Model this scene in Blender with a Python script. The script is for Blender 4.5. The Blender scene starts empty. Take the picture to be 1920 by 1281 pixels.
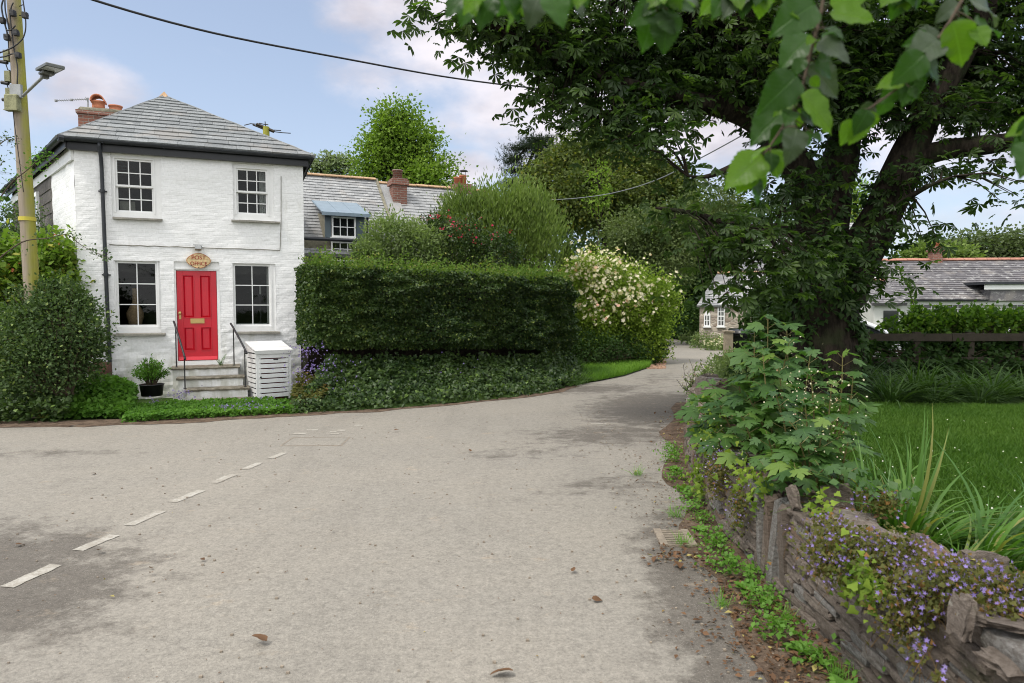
import bpy, math, random
import numpy as np
from mathutils import Vector, Matrix, noise

rnd = random.Random(7)
RG = np.random.default_rng(11)
SC = bpy.context.scene
COL = SC.collection
R = math.radians

# ---------------------------------------------------------------- camera
EYE, PITCH, FPX = 1.75, R(2.9), 1280.0
cam_d = bpy.data.cameras.new('camera')
cam_d.lens = 24.0
cam_d.sensor_width = 36.0
cam_d.clip_start = 0.05
cam_d.clip_end = 2000
cam_d.dof.use_dof = True
cam_d.dof.focus_distance = 12.0
cam_d.dof.aperture_fstop = 4.5
cam = bpy.data.objects.new('camera', cam_d)
COL.objects.link(cam)
cam.location = (0, 0, EYE)
cam.rotation_euler = (math.pi / 2 - PITCH, 0, 0)
SC.camera = cam


def ray(u, v):
    a, b = (u - 960) / FPX, (640.5 - v) / FPX
    c, s = math.cos(PITCH), math.sin(PITCH)
    return Vector((a, c + b * s, -s + b * c))


def P(u, v, y):
    d = ray(u, v)
    return Vector((0, 0, EYE)) + d * (y / d.y)


def G(u, v, z=0.0):
    d = ray(u, v)
    return Vector((0, 0, EYE)) + d * ((z - EYE) / d.z)


# ---------------------------------------------------------------- light
SUN_EL, SUN_AZ = R(58), R(232)     # azimuth clockwise from +Y
world = bpy.data.worlds.new("World")
SC.world = world
world.use_nodes = True
WT = world.node_tree
for n in list(WT.nodes):
    WT.nodes.remove(n)


class NT:
    """Tiny helper for writing node trees."""
    def __init__(s, nt):
        s.t = nt

    def n(s, typ, ins=None, **kw):
        nd = s.t.nodes.new(typ)
        for k, v in kw.items():
            setattr(nd, k, v)
        for k, v in (ins or {}).items():
            s.put(nd.inputs[k], v)
        return nd

    def put(s, sock, v):
        if isinstance(v, bpy.types.NodeSocket):
            s.t.links.new(v, sock)
        elif isinstance(v, bpy.types.Node):
            s.t.links.new(v.outputs[0], sock)
        else:
            if sock.type == 'RGBA' and not hasattr(v, '__len__'):
                v = (v, v, v, 1)
            if sock.type == 'RGBA' and len(v) == 3:
                v = (*v, 1)
            sock.default_value = v

    def m(s, op, a, b=0.0, c=0.0, clamp=False):
        nd = s.t.nodes.new('ShaderNodeMath')
        nd.operation = op
        nd.use_clamp = clamp
        s.put(nd.inputs[0], a)
        s.put(nd.inputs[1], b)
        s.put(nd.inputs[2], c)
        return nd.outputs[0]

    def mix(s, f, a, b, blend='MIX'):
        nd = s.t.nodes.new('ShaderNodeMix')
        nd.data_type = 'RGBA'
        nd.blend_type = blend
        s.put(nd.inputs[0], f)
        s.put(nd.inputs[6], a)
        s.put(nd.inputs[7], b)
        return nd.outputs[2]

    def ramp(s, f, lo, hi, a=0.0, b=1.0, smooth=True):
        nd = s.t.nodes.new('ShaderNodeMapRange')
        nd.interpolation_type = 'SMOOTHSTEP' if smooth else 'LINEAR'
        for i, v in enumerate((f, lo, hi, a, b)):
            s.put(nd.inputs[i], v)
        return nd.outputs[0]

    def noise(s, vec, scale, detail=3.0, rough=0.55, dist=0.0):
        return s.n('ShaderNodeTexNoise', {'Vector': vec, 'Scale': scale, 'Detail': detail,
                                          'Roughness': rough, 'Distortion': dist}).outputs[0]

    def xyz(s, vec):
        return s.n('ShaderNodeSeparateXYZ', {0: vec}).outputs

    def scaled(s, vec, x, y, z):
        return s.n('ShaderNodeVectorMath', {0: vec, 1: (x, y, z)}, operation='MULTIPLY').outputs[0]


w = NT(WT)
dirn = w.n('ShaderNodeTexCoord').outputs['Generated']
sky = w.n('ShaderNodeTexSky', sky_type='NISHITA', sun_disc=False, sun_elevation=SUN_EL,
          sun_rotation=SUN_AZ, altitude=50.0, air_density=1.0, dust_density=1.6, ozone_density=1.4)
dx, dy, dz = w.xyz(dirn)
az = w.m('ARCTAN2', dx, dy)
el = w.m('ARCSINE', dz)
nz1 = w.noise(w.scaled(dirn, 1.0, 1.0, 1.7), 5.0, 7.0, 0.60)
nz2 = w.noise(w.scaled(dirn, 1.0, 1.0, 1.6), 16.0, 6.0, 0.6)
nz = w.m('ADD', w.m('MULTIPLY', w.m('SUBTRACT', nz1, 0.5), 2.2), w.m('MULTIPLY', w.m('SUBTRACT', nz2, 0.5), 0.9))
mask = None
# banks of cloud: centre and half-size as directions (azimuth, elevation in radians)
for (u, v, ru, rv, k) in ((850, 80, 210, 135, 1.0), (960, 190, 200, 110, 1.0), (690, 150, 120, 60, .75),
                          (700, 15, 120, 60, .8), (1300, 120, 420, 260, 1.0), (150, 168, 95, 62, .95),
                          (60, 190, 80, 50, .6), (880, 320, 85, 48, 1.0), (1150, 240, 260, 80, .9),
                          (1750, 180, 240, 200, .9), (1700, 420, 330, 50, .45), (1000, 300, 120, 30, .5)):
    d = ray(u, v).normalized()
    ca, ce = math.atan2(d.x, d.y), math.asin(d.z)
    sa, se = ru / FPX * .95, rv / FPX * .95
    e = w.m('ADD', w.m('POWER', w.m('DIVIDE', w.m('SUBTRACT', az, ca), sa), 2.0),
            w.m('POWER', w.m('DIVIDE', w.m('SUBTRACT', el, ce), se), 2.0))
    e = w.m('MULTIPLY', w.m('SUBTRACT', 1.0, w.m('MINIMUM', e, 3.0)), k)
    mask = e if mask is None else w.m('MAXIMUM', mask, e)
# added unseen broken cloud over the rest of the dome, behind and above the camera
behind = w.ramp(dy, 0.55, -0.1, 0.0, 1.0)
over = w.ramp(dz, 0.45, 0.7, 0.0, 1.0)
rest = w.m('MULTIPLY', w.m('MAXIMUM', behind, over), 1.25)
mask = w.m('MAXIMUM', mask, w.m('SUBTRACT', rest, 0.35))
cov = w.ramp(w.m('ADD', mask, nz), -0.15, 1.15)
shade = w.ramp(w.noise(w.scaled(dirn, 1.0, 1.0, 2.2), 7.0, 5.0, .5), .35, .68)
cloudcol = w.mix(shade, (4.2, 3.95, 4.3), (6.6, 6.2, 6.5))
haze_f = w.ramp(dz, 0.0, 0.45, 0.50, 0.30)
skyc = w.mix(haze_f, w.scaled(sky.outputs[0], 1.0, 1.0, 1.0), (5.2, 5.9, 7.2))
# unseen cloud behind and above the camera, added extra bright to fill the facade
fill_gain = w.ramp(w.m('MAXIMUM', behind, over), 0.1, 1.0, 1.0, 1.9)
cloudcol = w.mix(w.m('MAXIMUM', behind, over), cloudcol, (6.3, 6.3, 6.3))
cloudcol = w.n('ShaderNodeVectorMath', {0: cloudcol, 'Scale': fill_gain}, operation='SCALE').outputs[0]
final = w.mix(w.m('MULTIPLY', cov, 0.93), skyc, cloudcol)
bg = w.n('ShaderNodeBackground', {'Color': final, 'Strength': 0.10})
w.n('ShaderNodeOutputWorld', {'Surface': bg})

sun_d = bpy.data.lights.new('sun', 'SUN')
sun_d.energy = 1.7
sun_d.angle = R(14)
sun_d.color = (1.0, 0.95, 0.87)
sun = bpy.data.objects.new('sun', sun_d)
COL.objects.link(sun)
sdir = Vector((math.sin(SUN_AZ) * math.cos(SUN_EL), math.cos(SUN_AZ) * math.cos(SUN_EL), math.sin(SUN_EL)))
sun.rotation_euler = sdir.to_track_quat('Z', 'Y').to_euler()
sun.location = sdir * 60

SC.view_settings.view_transform = 'Standard'
SC.view_settings.look = 'None'
SC.view_settings.gamma = 1.0
SC.view_settings.exposure = 0.68
SC.cycles.max_bounces = 6
SC.cycles.diffuse_bounces = 3
SC.cycles.transparent_max_bounces = 12
SC.cycles.transmission_bounces = 4
SC.cycles.caustics_reflective = False
SC.cycles.caustics_refractive = False
SC.cycles.use_denoising = True
SC.cycles.filter_width = 1.05

# ---------------------------------------------------------------- materials


def new_mat(name):
    m = bpy.data.materials.new(name)
    m.use_nodes = True
    for n in list(m.node_tree.nodes):
        m.node_tree.nodes.remove(n)
    return m, NT(m.node_tree)


def finish(t, col, rough=0.7, bump=None, bstr=0.3, bdist=0.01, spec=0.4, metal=0.0, transl=0.0, tcol=None, **kw):
    ins = {'Base Color': col, 'Roughness': rough, 'Specular IOR Level': spec, 'Metallic': metal}
    if bump is not None:
        b = t.n('ShaderNodeBump', {'Height': bump, 'Strength': bstr, 'Distance': bdist})
        ins['Normal'] = b.outputs[0]
    ins.update(kw)
    p = t.n('ShaderNodeBsdfPrincipled', ins)
    out = p.outputs[0]
    if transl:
        tr = t.n('ShaderNodeBsdfTranslucent', {'Color': tcol if tcol is not None else col})
        mx = t.n('ShaderNodeMixShader', {0: transl, 1: out, 2: tr.outputs[0]})
        out = mx.outputs[0]
    t.n('ShaderNodeOutputMaterial', {'Surface': out})


def rnd_attr(t):
    return t.n('ShaderNodeAttribute', attribute_name='rnd').outputs['Fac']


def objco(t):
    return t.n('ShaderNodeTexCoord').outputs['Object']


def uvco(t):
    return t.n('ShaderNodeUVMap', uv_map='UVMap').outputs[0]


def plain(name, col, rough=0.6, var=0.12, scale=6.0, bump=0.15, bdist=.004, metal=0.0, spec=.4, rvar=0.0):
    m, t = new_mat(name)
    c = objco(t)
    a = t.noise(c, scale, 5.0, .6)
    b = t.noise(c, scale * 9, 3.0, .6)
    f = t.m('ADD', t.m('MULTIPLY', a, .6), t.m('MULTIPLY', b, .4))
    k = t.ramp(f, .3, .7, 1 - var, 1 + var)
    if rvar:
        k = t.m('MULTIPLY', k, t.ramp(rnd_attr(t), 0, 1, 1 - rvar, 1 + rvar, False))
    cc = t.n('ShaderNodeVectorMath', {0: col, 'Scale': k}, operation='SCALE').outputs[0]
    finish(t, cc, rough, b, bump, bdist, spec, metal)
    return m


def leaf_mat(name, c1, c2, transl=.35, rough=.5, spec=.35, veins=False, c3=None, clump=.9):
    """c1..c2 vary leaf by leaf and clump by clump; c3 a rare odd leaf."""
    m, t = new_mat(name)
    r = rnd_attr(t)
    big = t.noise(objco(t), clump, 2.0, .5)
    f = t.m('ADD', t.m('MULTIPLY', r, .65), t.m('MULTIPLY', t.ramp(big, .32, .68), .35))
    col = t.mix(f, c1, c2)
    if c3 is not None:
        col = t.mix(t.ramp(r, .90, .96), col, c3)
    bump = None
    if veins:
        u, v, _ = t.xyz(uvco(t))
        au = t.m('ABSOLUTE', u)
        ph = t.m('SUBTRACT', v, t.m('MULTIPLY', au, .75))
        side = t.m('ABSOLUTE', t.m('SINE', t.m('MULTIPLY', ph, 30.0)))
        sv = t.ramp(side, .0, .22, 1.0, 0.0)
        mid = t.ramp(au, .0, .022, 1.0, 0.0)
        vv = t.m('MAXIMUM', t.m('MULTIPLY', sv, .5), mid)
        col = t.mix(t.m('MULTIPLY', vv, .34), col, tuple(min(1, x * 1.7 + .01) for x in c2))
        bump = t.m('SUBTRACT', 1.0, vv)
    tc = t.n('ShaderNodeVectorMath', {0: col, 1: (1.45, 1.65, .7)}, operation='MULTIPLY').outputs[0]
    finish(t, col, rough, bump, .5, .002, spec, 0, transl, tc)
    return m


M = {}


def mats():
    # white painted brick and rubble
    m, t = new_mat('white_painted_brick')
    uv = uvco(t)
    wob = t.noise(uv, 3.0, 3.0)
    u, v, _ = t.xyz(uv)
    uvw = t.n('ShaderNodeCombineXYZ', {0: u, 1: t.m('ADD', v, t.m('MULTIPLY', wob, .05)), 2: 0.0}).outputs[0]
    br = t.n('ShaderNodeTexBrick', {'Vector': uvw, 'Color1': 1.0, 'Color2': .8, 'Mortar': 0.0, 'Scale': 1.0,
                                    'Mortar Size': .009, 'Mortar Smooth': 1.0, 'Brick Width': .225, 'Row Height': .074}, offset=.5)
    rough_n = t.noise(uv, 22.0, 5.0, .65)
    lump = t.noise(t.scaled(uv, 1, 1.7, 1), 7.0, 3.0, .6)
    low = t.ramp(t.m('ADD', v, t.m('MULTIPLY', wob, .5)), 1.15, 1.5)       # brick above, rubble below
    vor = t.n('ShaderNodeTexVoronoi', {'Vector': t.scaled(uvw, 3.4, 7.5, 1), 'Scale': 1.0, 'Smoothness': .6, 'Randomness': .9}, feature='SMOOTH_F1').outputs[0]
    rub = t.m('SUBTRACT', 1.0, t.m('MULTIPLY', vor, 1.3))
    h = t.n('ShaderNodeMix', {0: low, 2: t.m('MULTIPLY', rub, 1.6), 3: t.m('MULTIPLY', br.outputs[0], .62)}, data_type='FLOAT').outputs[0]
    h = t.m('ADD', h, t.m('ADD', t.m('MULTIPLY', rough_n, .9), t.m('MULTIPLY', lump, 1.0)))
    stain = t.ramp(t.m('ADD', t.noise(t.scaled(uv, 3.0, .8, 1), 1.4, 5.0, .6), t.ramp(v, 1.4, 0.0, 0.0, .26)), .58, .84)
    col = t.mix(t.ramp(rough_n, .35, .7), (.80, .80, .797), (.87, .87, .866))
    col = t.mix(t.m('MULTIPLY', stain, .72), col, (.46, .46, .38))
    drip = t.ramp(t.noise(t.scaled(uv, 9.0, .6, 1), 1.0, 4.0, .6), .64, .78)
    col = t.mix(t.m('MULTIPLY', drip, .22), col, (.55, .54, .48))
    finish(t, col, .55, h, .34, .013, .35)
    M['wall'] = m
    M['white'] = plain('white_paint', (.80, .80, .79), .35, .04, 5, .08)
    M['slatwhite'] = plain('white_painted_timber', (.76, .76, .75), .45, .07, 8, .12, rvar=.04)
    M['cream'] = plain('cream_paint', (.62, .62, .58), .5, .06, 5, .1)
    M['red'] = plain('red_gloss_paint', (.55, .006, .022), .30, .05, 4, .06, spec=.5)
    M['darkred'] = plain('dark_red_plastic', (.14, .006, .012), .5, .08, 5, .05)
    M['black'] = plain('black_paint', (.010, .011, .014), .35, .15, 5, .1)
    M['iron'] = plain('black_iron', (.018, .018, .021), .42, .2, 14, .25)
    M['gutter'] = plain('weathered_gutter', (.022, .025, .030), .45, .3, 7, .2)
    M['brass'] = plain('brass', (.50, .36, .15), .32, .12, 9, .1, metal=.85)
    M['glass'] = None
    m, t = new_mat('window_glass')
    tr = t.n('ShaderNodeBsdfTransparent', {'Color': (.80, .82, .81, 1)})
    nz = t.noise(objco(t), 2.2, 2.0)
    b = t.n('ShaderNodeBump', {'Height': nz, 'Strength': .12, 'Distance': .02})
    gl = t.n('ShaderNodeBsdfGlossy', {'Color': (1, 1, 1, 1), 'Roughness': .03, 'Normal': b.outputs[0]})
    fr = t.n('ShaderNodeFresnel', {'IOR': 1.45})
    mx = t.n('ShaderNodeMixShader', {0: t.m('MULTIPLY', fr.outputs[0], .38, clamp=True), 1: tr.outputs[0], 2: gl.outputs[0]})
    t.n('ShaderNodeOutputMaterial', {'Surface': mx.outputs[0]})
    M['glass'] = m
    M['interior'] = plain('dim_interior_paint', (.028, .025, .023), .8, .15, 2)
    M['darkglass'] = plain('dark_window_glass', (.012, .014, .016), .06, .3, 2, 0, spec=.8)
    M['sill'] = plain('weathered_slate_sill', (.22, .21, .18), .7, .35, 7, .6)
    M['curtain'] = plain('pale_curtain', (.5, .5, .48), .9, .05, 3)
    M['wicker'] = plain('woven_wicker', (.50, .34, .20), .8, .35, 30, .9, .006)

    def slate(name, lo, hi, moss, lich):
        m, t = new_mat(name)
        c = objco(t)
        r = rnd_attr(t)
        a = t.noise(c, 5.0, 6.0, .65)
        b = t.noise(c, 38.0, 4.0, .6)
        col = t.mix(t.m('ADD', t.m('MULTIPLY', r, .6), t.m('MULTIPLY', a, .4)), lo, hi)
        col = t.mix(t.m('MULTIPLY', t.ramp(b, .38, .66), .5), col, tuple(x * .55 for x in lo))
        warm = t.ramp(t.noise(c, 1.7, 4.0), .52, .68)
        col = t.mix(t.m('MULTIPLY', warm, .4), col, (.30, .27, .24))
        if lich:
            lk = .55 if lich > .845 and lo[0] < .1 else lich
            l_ = t.ramp(t.noise(t.scaled(c, 1, 1, 1.6), 3.6, 8.0, .75), .53 if lich > .8 else .56, .64 if lich > .8 else .66)
            col = t.mix(t.m('MULTIPLY', l_, lk), col, (.58, .58, .55))
        if moss:
            ms = t.ramp(t.noise(c, 6.5, 5.0, .7), .68, .73)
            col = t.mix(t.m('MULTIPLY', ms, moss), col, (.20, .18, .035))
        finish(t, col, .72, t.m('ADD', a, t.m('MULTIPLY', b, .5)), .5, .012, .35)
        return m
    M['slate'] = slate('weathered_roof_slate', (.135, .145, .15), (.28, .295, .30), .85, .30)
    M['slate_pale'] = slate('pale_lichened_slate', (.22, .225, .23), (.42, .425, .425), .2, .55)
    M['slate_dark'] = slate('dark_mottled_slate', (.08, .075, .08), (.22, .21, .22), .3, .85)
    M['slatehung'] = slate('wall_slate', (.15, .14, .13), (.27, .25, .23), .2, .1)
    M['terracotta'] = plain('terracotta', (.46, .17, .09), .75, .25, 9, .4, rvar=.1)
    M['ridge'] = plain('lichened_ridge_tile', (.40, .26, .15), .85, .4, 11, .6, rvar=.15)
    M['ridge_red'] = plain('red_ridge_tile', (.36, .17, .12), .85, .25, 8, .5, rvar=.1)

    def brickmat(name, c1, c2, mort):
        m, t = new_mat(name)
        uv = uvco(t)
        br = t.n('ShaderNodeTexBrick', {'Vector': uv, 'Color1': c1, 'Color2': c2, 'Mortar': mort, 'Scale': 1.0,
                                        'Mortar Size': .008, 'Mortar Smooth': .3, 'Brick Width': .22, 'Row Height': .075})
        n_ = t.noise(uv, 30.0, 4.0)
        col = t.mix(t.ramp(n_, .35, .75, 0, .55), br.outputs[0], (.10, .08, .07))
        finish(t, col, .85, t.m('ADD', t.m('MULTIPLY', br.outputs[1], -1.0), n_), .6, .01)
        return m
    M['brick'] = brickmat('old_red_brick', (.26, .10, .065), (.17, .065, .045), (.30, .26, .22))
    m, t = new_mat('rubble_stone_wall')
    uv = uvco(t)
    vo = t.n('ShaderNodeTexVoronoi', {'Vector': t.scaled(uv, 4.5, 8.0, 1), 'Scale': 1.0}, feature='F1')
    ed = t.n('ShaderNodeTexVoronoi', {'Vector': t.scaled(uv, 4.5, 8.0, 1), 'Scale': 1.0}, feature='DISTANCE_TO_EDGE')
    hue = t.xyz(vo.outputs['Color'])
    col = t.mix(hue[0], (.24, .19, .15), (.54, .47, .39))
    col = t.mix(t.ramp(ed.outputs[0], .0, .08, .7, 0.0), col, (.33, .30, .26))
    finish(t, col, .9, t.ramp(ed.outputs[0], 0, .15), .8, .02)
    M['rubble'] = m
    M['render'] = plain('cream_render', (.60, .60, .57), .8, .06, 3, .2)
    M['blueboard'] = plain('blue_grey_boarding', (.085, .115, .135), .5, .08, 6, .1)
    M['lead'] = plain('grey_blue_sheet_roof', (.20, .26, .31), .45, .12, 4, .1, metal=.2)
    M['mossstone'] = plain('mossy_render', (.20, .185, .135), .9, .45, 9, .8)
    # asphalt -----------------------------------------------------------
    m, t = new_mat('worn_asphalt')
    c = objco(t)
    x, y, _ = t.xyz(c)
    fine = t.noise(c, 95.0, 3.0, .7)
    grit = t.n('ShaderNodeTexVoronoi', {'Vector': c, 'Scale': 75.0, 'Randomness': 1.0}, feature='F1').outputs[0]
    grit2 = t.noise(c, 34.0, 4.0, .75)
    mid = t.noise(c, 3.2, 6.0, .65)
    big = t.noise(c, .55, 4.0, .6)
    dust = t.mix(mid, (.222, .204, .175), (.290, .269, .233))
    dust = t.mix(t.ramp(big, .40, .64), dust, (.275, .252, .215))
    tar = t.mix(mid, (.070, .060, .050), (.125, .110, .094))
    # bare tar in worn patches; near left ones are shade painted into the colour (centre x, y, half sizes, angle)
    pm = None
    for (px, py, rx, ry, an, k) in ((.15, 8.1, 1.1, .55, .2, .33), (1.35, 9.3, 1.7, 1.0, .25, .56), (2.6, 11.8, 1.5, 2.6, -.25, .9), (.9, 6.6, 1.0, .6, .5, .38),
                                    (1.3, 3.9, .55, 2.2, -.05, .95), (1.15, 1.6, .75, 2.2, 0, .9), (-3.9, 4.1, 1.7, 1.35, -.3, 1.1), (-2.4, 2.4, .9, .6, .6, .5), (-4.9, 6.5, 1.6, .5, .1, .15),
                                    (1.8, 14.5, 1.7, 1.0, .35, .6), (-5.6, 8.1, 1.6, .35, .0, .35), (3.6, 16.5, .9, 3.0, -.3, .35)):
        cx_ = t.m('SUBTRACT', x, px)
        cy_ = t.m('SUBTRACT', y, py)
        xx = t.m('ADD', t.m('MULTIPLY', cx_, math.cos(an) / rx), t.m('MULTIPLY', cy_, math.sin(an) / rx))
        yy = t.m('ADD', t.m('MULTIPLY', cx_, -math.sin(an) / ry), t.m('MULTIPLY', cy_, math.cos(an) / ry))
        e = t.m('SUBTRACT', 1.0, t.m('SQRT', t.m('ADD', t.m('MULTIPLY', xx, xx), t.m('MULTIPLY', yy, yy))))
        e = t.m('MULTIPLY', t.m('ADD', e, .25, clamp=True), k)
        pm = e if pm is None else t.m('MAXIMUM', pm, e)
    # stretched scuff noise breaks up the patch edges
    scuff = t.noise(t.scaled(c, 1.0, 1.25, 1.0), 3.2, 9.0, .75)
    bare_and_shade = t.ramp(t.m('ADD', pm, t.m('MULTIPLY', t.m('SUBTRACT', scuff, .5), 1.9)), .16, .62)
    track = t.ramp(t.noise(t.scaled(c, 1.6, .28, 1.0), 1.1, 5.0, .6, .6), .50, .66)
    bare_and_shade = t.m('MAXIMUM', bare_and_shade, t.m('MULTIPLY', track, .13))
    bare_and_shade = t.m('ADD', t.m('MULTIPLY', bare_and_shade, .80), t.ramp(t.m('ADD', t.m('MULTIPLY', fine, .5), t.m('MULTIPLY', grit2, .5)), .53, .68, 0, .55), clamp=True)
    col = t.mix(bare_and_shade, dust, tar)
    stone_ = t.ramp(grit, .12, .34, 1.0, 0.0)
    col = t.mix(t.m('MULTIPLY', stone_, .42), col, (.40, .372, .325))
    sand = t.ramp(t.noise(t.scaled(c, 1.0, 1.6, 1.0), 2.1, 7.0, .7), .60, .72)
    col = t.mix(t.m('MULTIPLY', sand, .50), col, (.36, .29, .21))
    ck = t.n('ShaderNodeTexVoronoi', {'Vector': t.n('ShaderNodeVectorMath', {0: c, 1: t.n('ShaderNodeTexNoise', {'Vector': c, 'Scale': 2.5, 'Detail': 5.0}).outputs['Color']}, operation='ADD').outputs[0], 'Scale': .42}, feature='DISTANCE_TO_EDGE').outputs[0]
    crack = t.m('MULTIPLY', t.ramp(ck, .0, .007, 1.0, 0.0), t.ramp(t.noise(c, .7, 2.0), .50, .60))
    col = t.mix(t.m('MULTIPLY', crack, .22), col, (.10, .09, .08))
    spk = t.m('ADD', t.m('MULTIPLY', t.noise(c, 52.0, 4.0, .8), .55), t.m('MULTIPLY', t.noise(c, 17.0, 5.0, .8), .45))
    col = t.n('ShaderNodeVectorMath', {0: col, 'Scale': t.ramp(spk, .36, .64, .62, 1.26, False)}, operation='SCALE').outputs[0]
    h = t.m('ADD', t.m('MULTIPLY', fine, .6), t.m('MULTIPLY', stone_, .6))
    finish(t, col, .88, h, .75, .006, .25)
    M['asphalt'] = m
    m, t = new_mat('worn_road_paint')
    c = objco(t)
    wr = t.ramp(t.m('ADD', t.m('MULTIPLY', t.noise(c, 42.0, 4.0, .75), .6), t.m('MULTIPLY', t.noise(c, 5.0, 3.0), .4)), .40, .56)
    col = t.mix(t.m('MULTIPLY', wr, .85), (.40, .38, .335), (.265, .24, .20))
    finish(t, col, .85, t.noise(c, 90.0, 3.0), .5, .004)
    M['paint'] = m
    m, t = new_mat('earth')
    c = objco(t)
    a = t.noise(c, 6.0, 6.0, .7)
    b = t.noise(c, 60.0, 4.0, .7)
    col = t.mix(t.ramp(a, .35, .65), (.070, .048, .034), (.17, .122, .088))
    col = t.mix(t.ramp(b, .5, .75, 0, .6), col, (.27, .20, .145))
    finish(t, col, .95, t.m('ADD', a, b), .9, .02, .15)
    M['earth'] = m
    m, t = new_mat('grassy_soil')
    c = objco(t)
    a = t.noise(c, 1.3, 5.0, .6)
    b = t.noise(c, 30.0, 4.0, .7)
    col = t.mix(a, (.022, .045, .010), (.055, .095, .020))
    col = t.mix(t.ramp(b, .5, .8, 0, .5), col, (.03, .04, .012))
    finish(t, col, .95, b, .9, .03, .1)
    M['soil'] = m
    # timber, bark, stone ------------------------------------------------
    m, t = new_mat('telegraph_pole_wood')
    c = objco(t)
    x, y, z = t.xyz(c)
    gr = t.noise(t.scaled(c, 14.0, 14.0, .7), 2.0, 5.0, .6)
    base = t.mix(gr, (.17, .135, .10), (.38, .325, .26))
    side = t.m('ADD', t.m('MULTIPLY', t.m('ADD', x, t.m('MULTIPLY', z, .025)), 6.5), t.m('MULTIPLY', t.m('SUBTRACT', t.noise(c, 1.6, 4.0, .6), .5), 1.6))
    al = t.ramp(side, .0, .75)
    base = t.mix(al, base, t.mix(gr, (.22, .21, .03), (.36, .35, .07)))
    finish(t, base, .85, gr, .7, .012, .2)
    M['pole'] = m
    m, t = new_mat('dark_bark')
    c = objco(t)
    gr = t.noise(t.scaled(c, 5.0, 5.0, 1.4), 2.4, 7.0, .65)
    col = t.mix(t.ramp(gr, .35, .65), (.012, .009, .007), (.040, .031, .023))
    col = t.mix(t.ramp(t.noise(c, 2.2, 5.0), .52, .66, 0, .5), col, (.035, .05, .018))
    finish(t, col, .92, gr, 1.0, .05, .15)
    M['bark'] = m
    M['twig'] = plain('twig_bark', (.07, .05, .032), .85, .3, 12, .4)
    M['pink_twig'] = plain('leaf_stalk', (.14, .12, .04), .7, .3, 12, .2)
    m, t = new_mat('muddy_slate_stone')
    c = objco(t)
    r = rnd_attr(t)
    a = t.noise(t.scaled(c, 1, 1, 1.5), 7.0, 7.0, .7)
    b = t.noise(t.scaled(c, 1, 1, 1.8), 34.0, 6.0, .75)
    col = t.mix(t.m('ADD', t.m('MULTIPLY', r, .5), t.m('MULTIPLY', a, .5)), (.095, .076, .062), (.34, .285, .24))
    col = t.mix(t.ramp(r, .80, .88, 0, .6), col, (.22, .235, .235))
    col = t.mix(t.ramp(r, .06, .02, 0, .5), col, (.25, .15, .09))
    col = t.mix(t.ramp(b, .40, .62, 0, .6), col, (.085, .066, .05))
    lich = t.ramp(t.noise(c, 5.5, 8.0, .8), .60, .66)
    col = t.mix(t.m('MULTIPLY', lich, .65), col, (.43, .41, .35))
    mo = t.ramp(t.noise(c, 3.1, 5.0, .7), .60, .70)
    col = t.mix(t.m('MULTIPLY', mo, .45), col, (.055, .065, .022))
    finish(t, col, .85, t.m('ADD', a, t.m('MULTIPLY', b, .8)), 1.0, .03, .25)
    M['stone'] = m
    m, t = new_mat('slate_step_tread')
    c = objco(t)
    a = t.noise(c, 9.0, 6.0, .7)
    col = t.mix(t.ramp(a, .35, .65), (.10, .09, .065), (.24, .215, .17))
    finish(t, col, .85, a, .7, .02)
    M['tread'] = m
    M['fence'] = plain('dark_weathered_timber', (.036, .028, .018), .85, .3, 8, .5)
    M['post'] = plain('pale_timber_post', (.30, .25, .18), .8, .25, 9, .4)
    M['grate'] = plain('dusty_cast_iron', (.24, .20, .155), .7, .35, 18, .4)
    M['slot_dark'] = plain('drain_dark_sheet', (.006, .006, .005), .95, .1, 4)
    M['galv'] = plain('galvanised_grey', (.30, .31, .31), .5, .2, 8, .15, metal=.3)
    M['lamp'] = plain('grey_lamp_housing', (.12, .125, .12), .45, .12, 7, .1)
    M['lens'] = plain('lamp_lens', (.42, .44, .43), .2, .05, 9, .05)
    M['cable'] = plain('black_cable', (.018, .018, .020), .55, .2, 9)
    M['cable_grey'] = plain('grey_cable', (.20, .21, .22), .55, .2, 9)
    M['moss_box'] = plain('algae_covered_box', (.23, .23, .13), .8, .45, 9, .3)
    M['yellow'] = plain('yellow_plastic', (.50, .43, .05), .5, .1, 7)
    M['potblack'] = plain('black_plastic_pot', (.012, .012, .013), .42, .2, 6, .1)
    M['sign'] = plain('cream_sign_board', (.66, .50, .26), .55, .28, 12, .15)
    M['signred'] = plain('sign_red_lettering', (.33, .03, .018), .55, .05, 5, 0)
    M['plasticblack'] = plain('glossy_black_plastic', (.010, .010, .011), .25, .1, 5, .03)
    M['carwhite'] = plain('white_car_paint', (.72, .74, .77), .18, .02, 3, 0, spec=.6)
    M['rubber'] = plain('tyre_rubber', (.015, .015, .015), .8, .1, 9)
    M['rust'] = plain('rusty_brown_iron', (.075, .035, .022), .85, .4, 9, .5)
    # leaves --------------------------------------------------------------
    L = leaf_mat
    M['l_hedge'] = L('hornbeam_leaf', (.014, .036, .010), (.070, .118, .026), .25, .45, .32, c3=(.18, .23, .055), clump=.8)
    M['l_hedge_top'] = L('young_hedge_leaf', (.07, .13, .022), (.15, .225, .045), .35, .62, .14, c3=(.26, .26, .08))
    M['l_chestnut'] = L('chestnut_leaf', (.018, .042, .011), (.060, .105, .022), .48, .50, .35, c3=(.07, .12, .02), clump=.35)
    M['l_near_bright'] = L('lime_leaf_painted_sunlit', (.065, .15, .009), (.13, .25, .016), .62, .42, .4, veins=True, clump=3.0)  # brighter copy of the lime leaf with backlight put into the colour
    M['l_near'] = L('lime_tree_leaf', (.013, .043, .005), (.040, .110, .011), .48, .42, .4, veins=True, clump=3.0)
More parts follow.
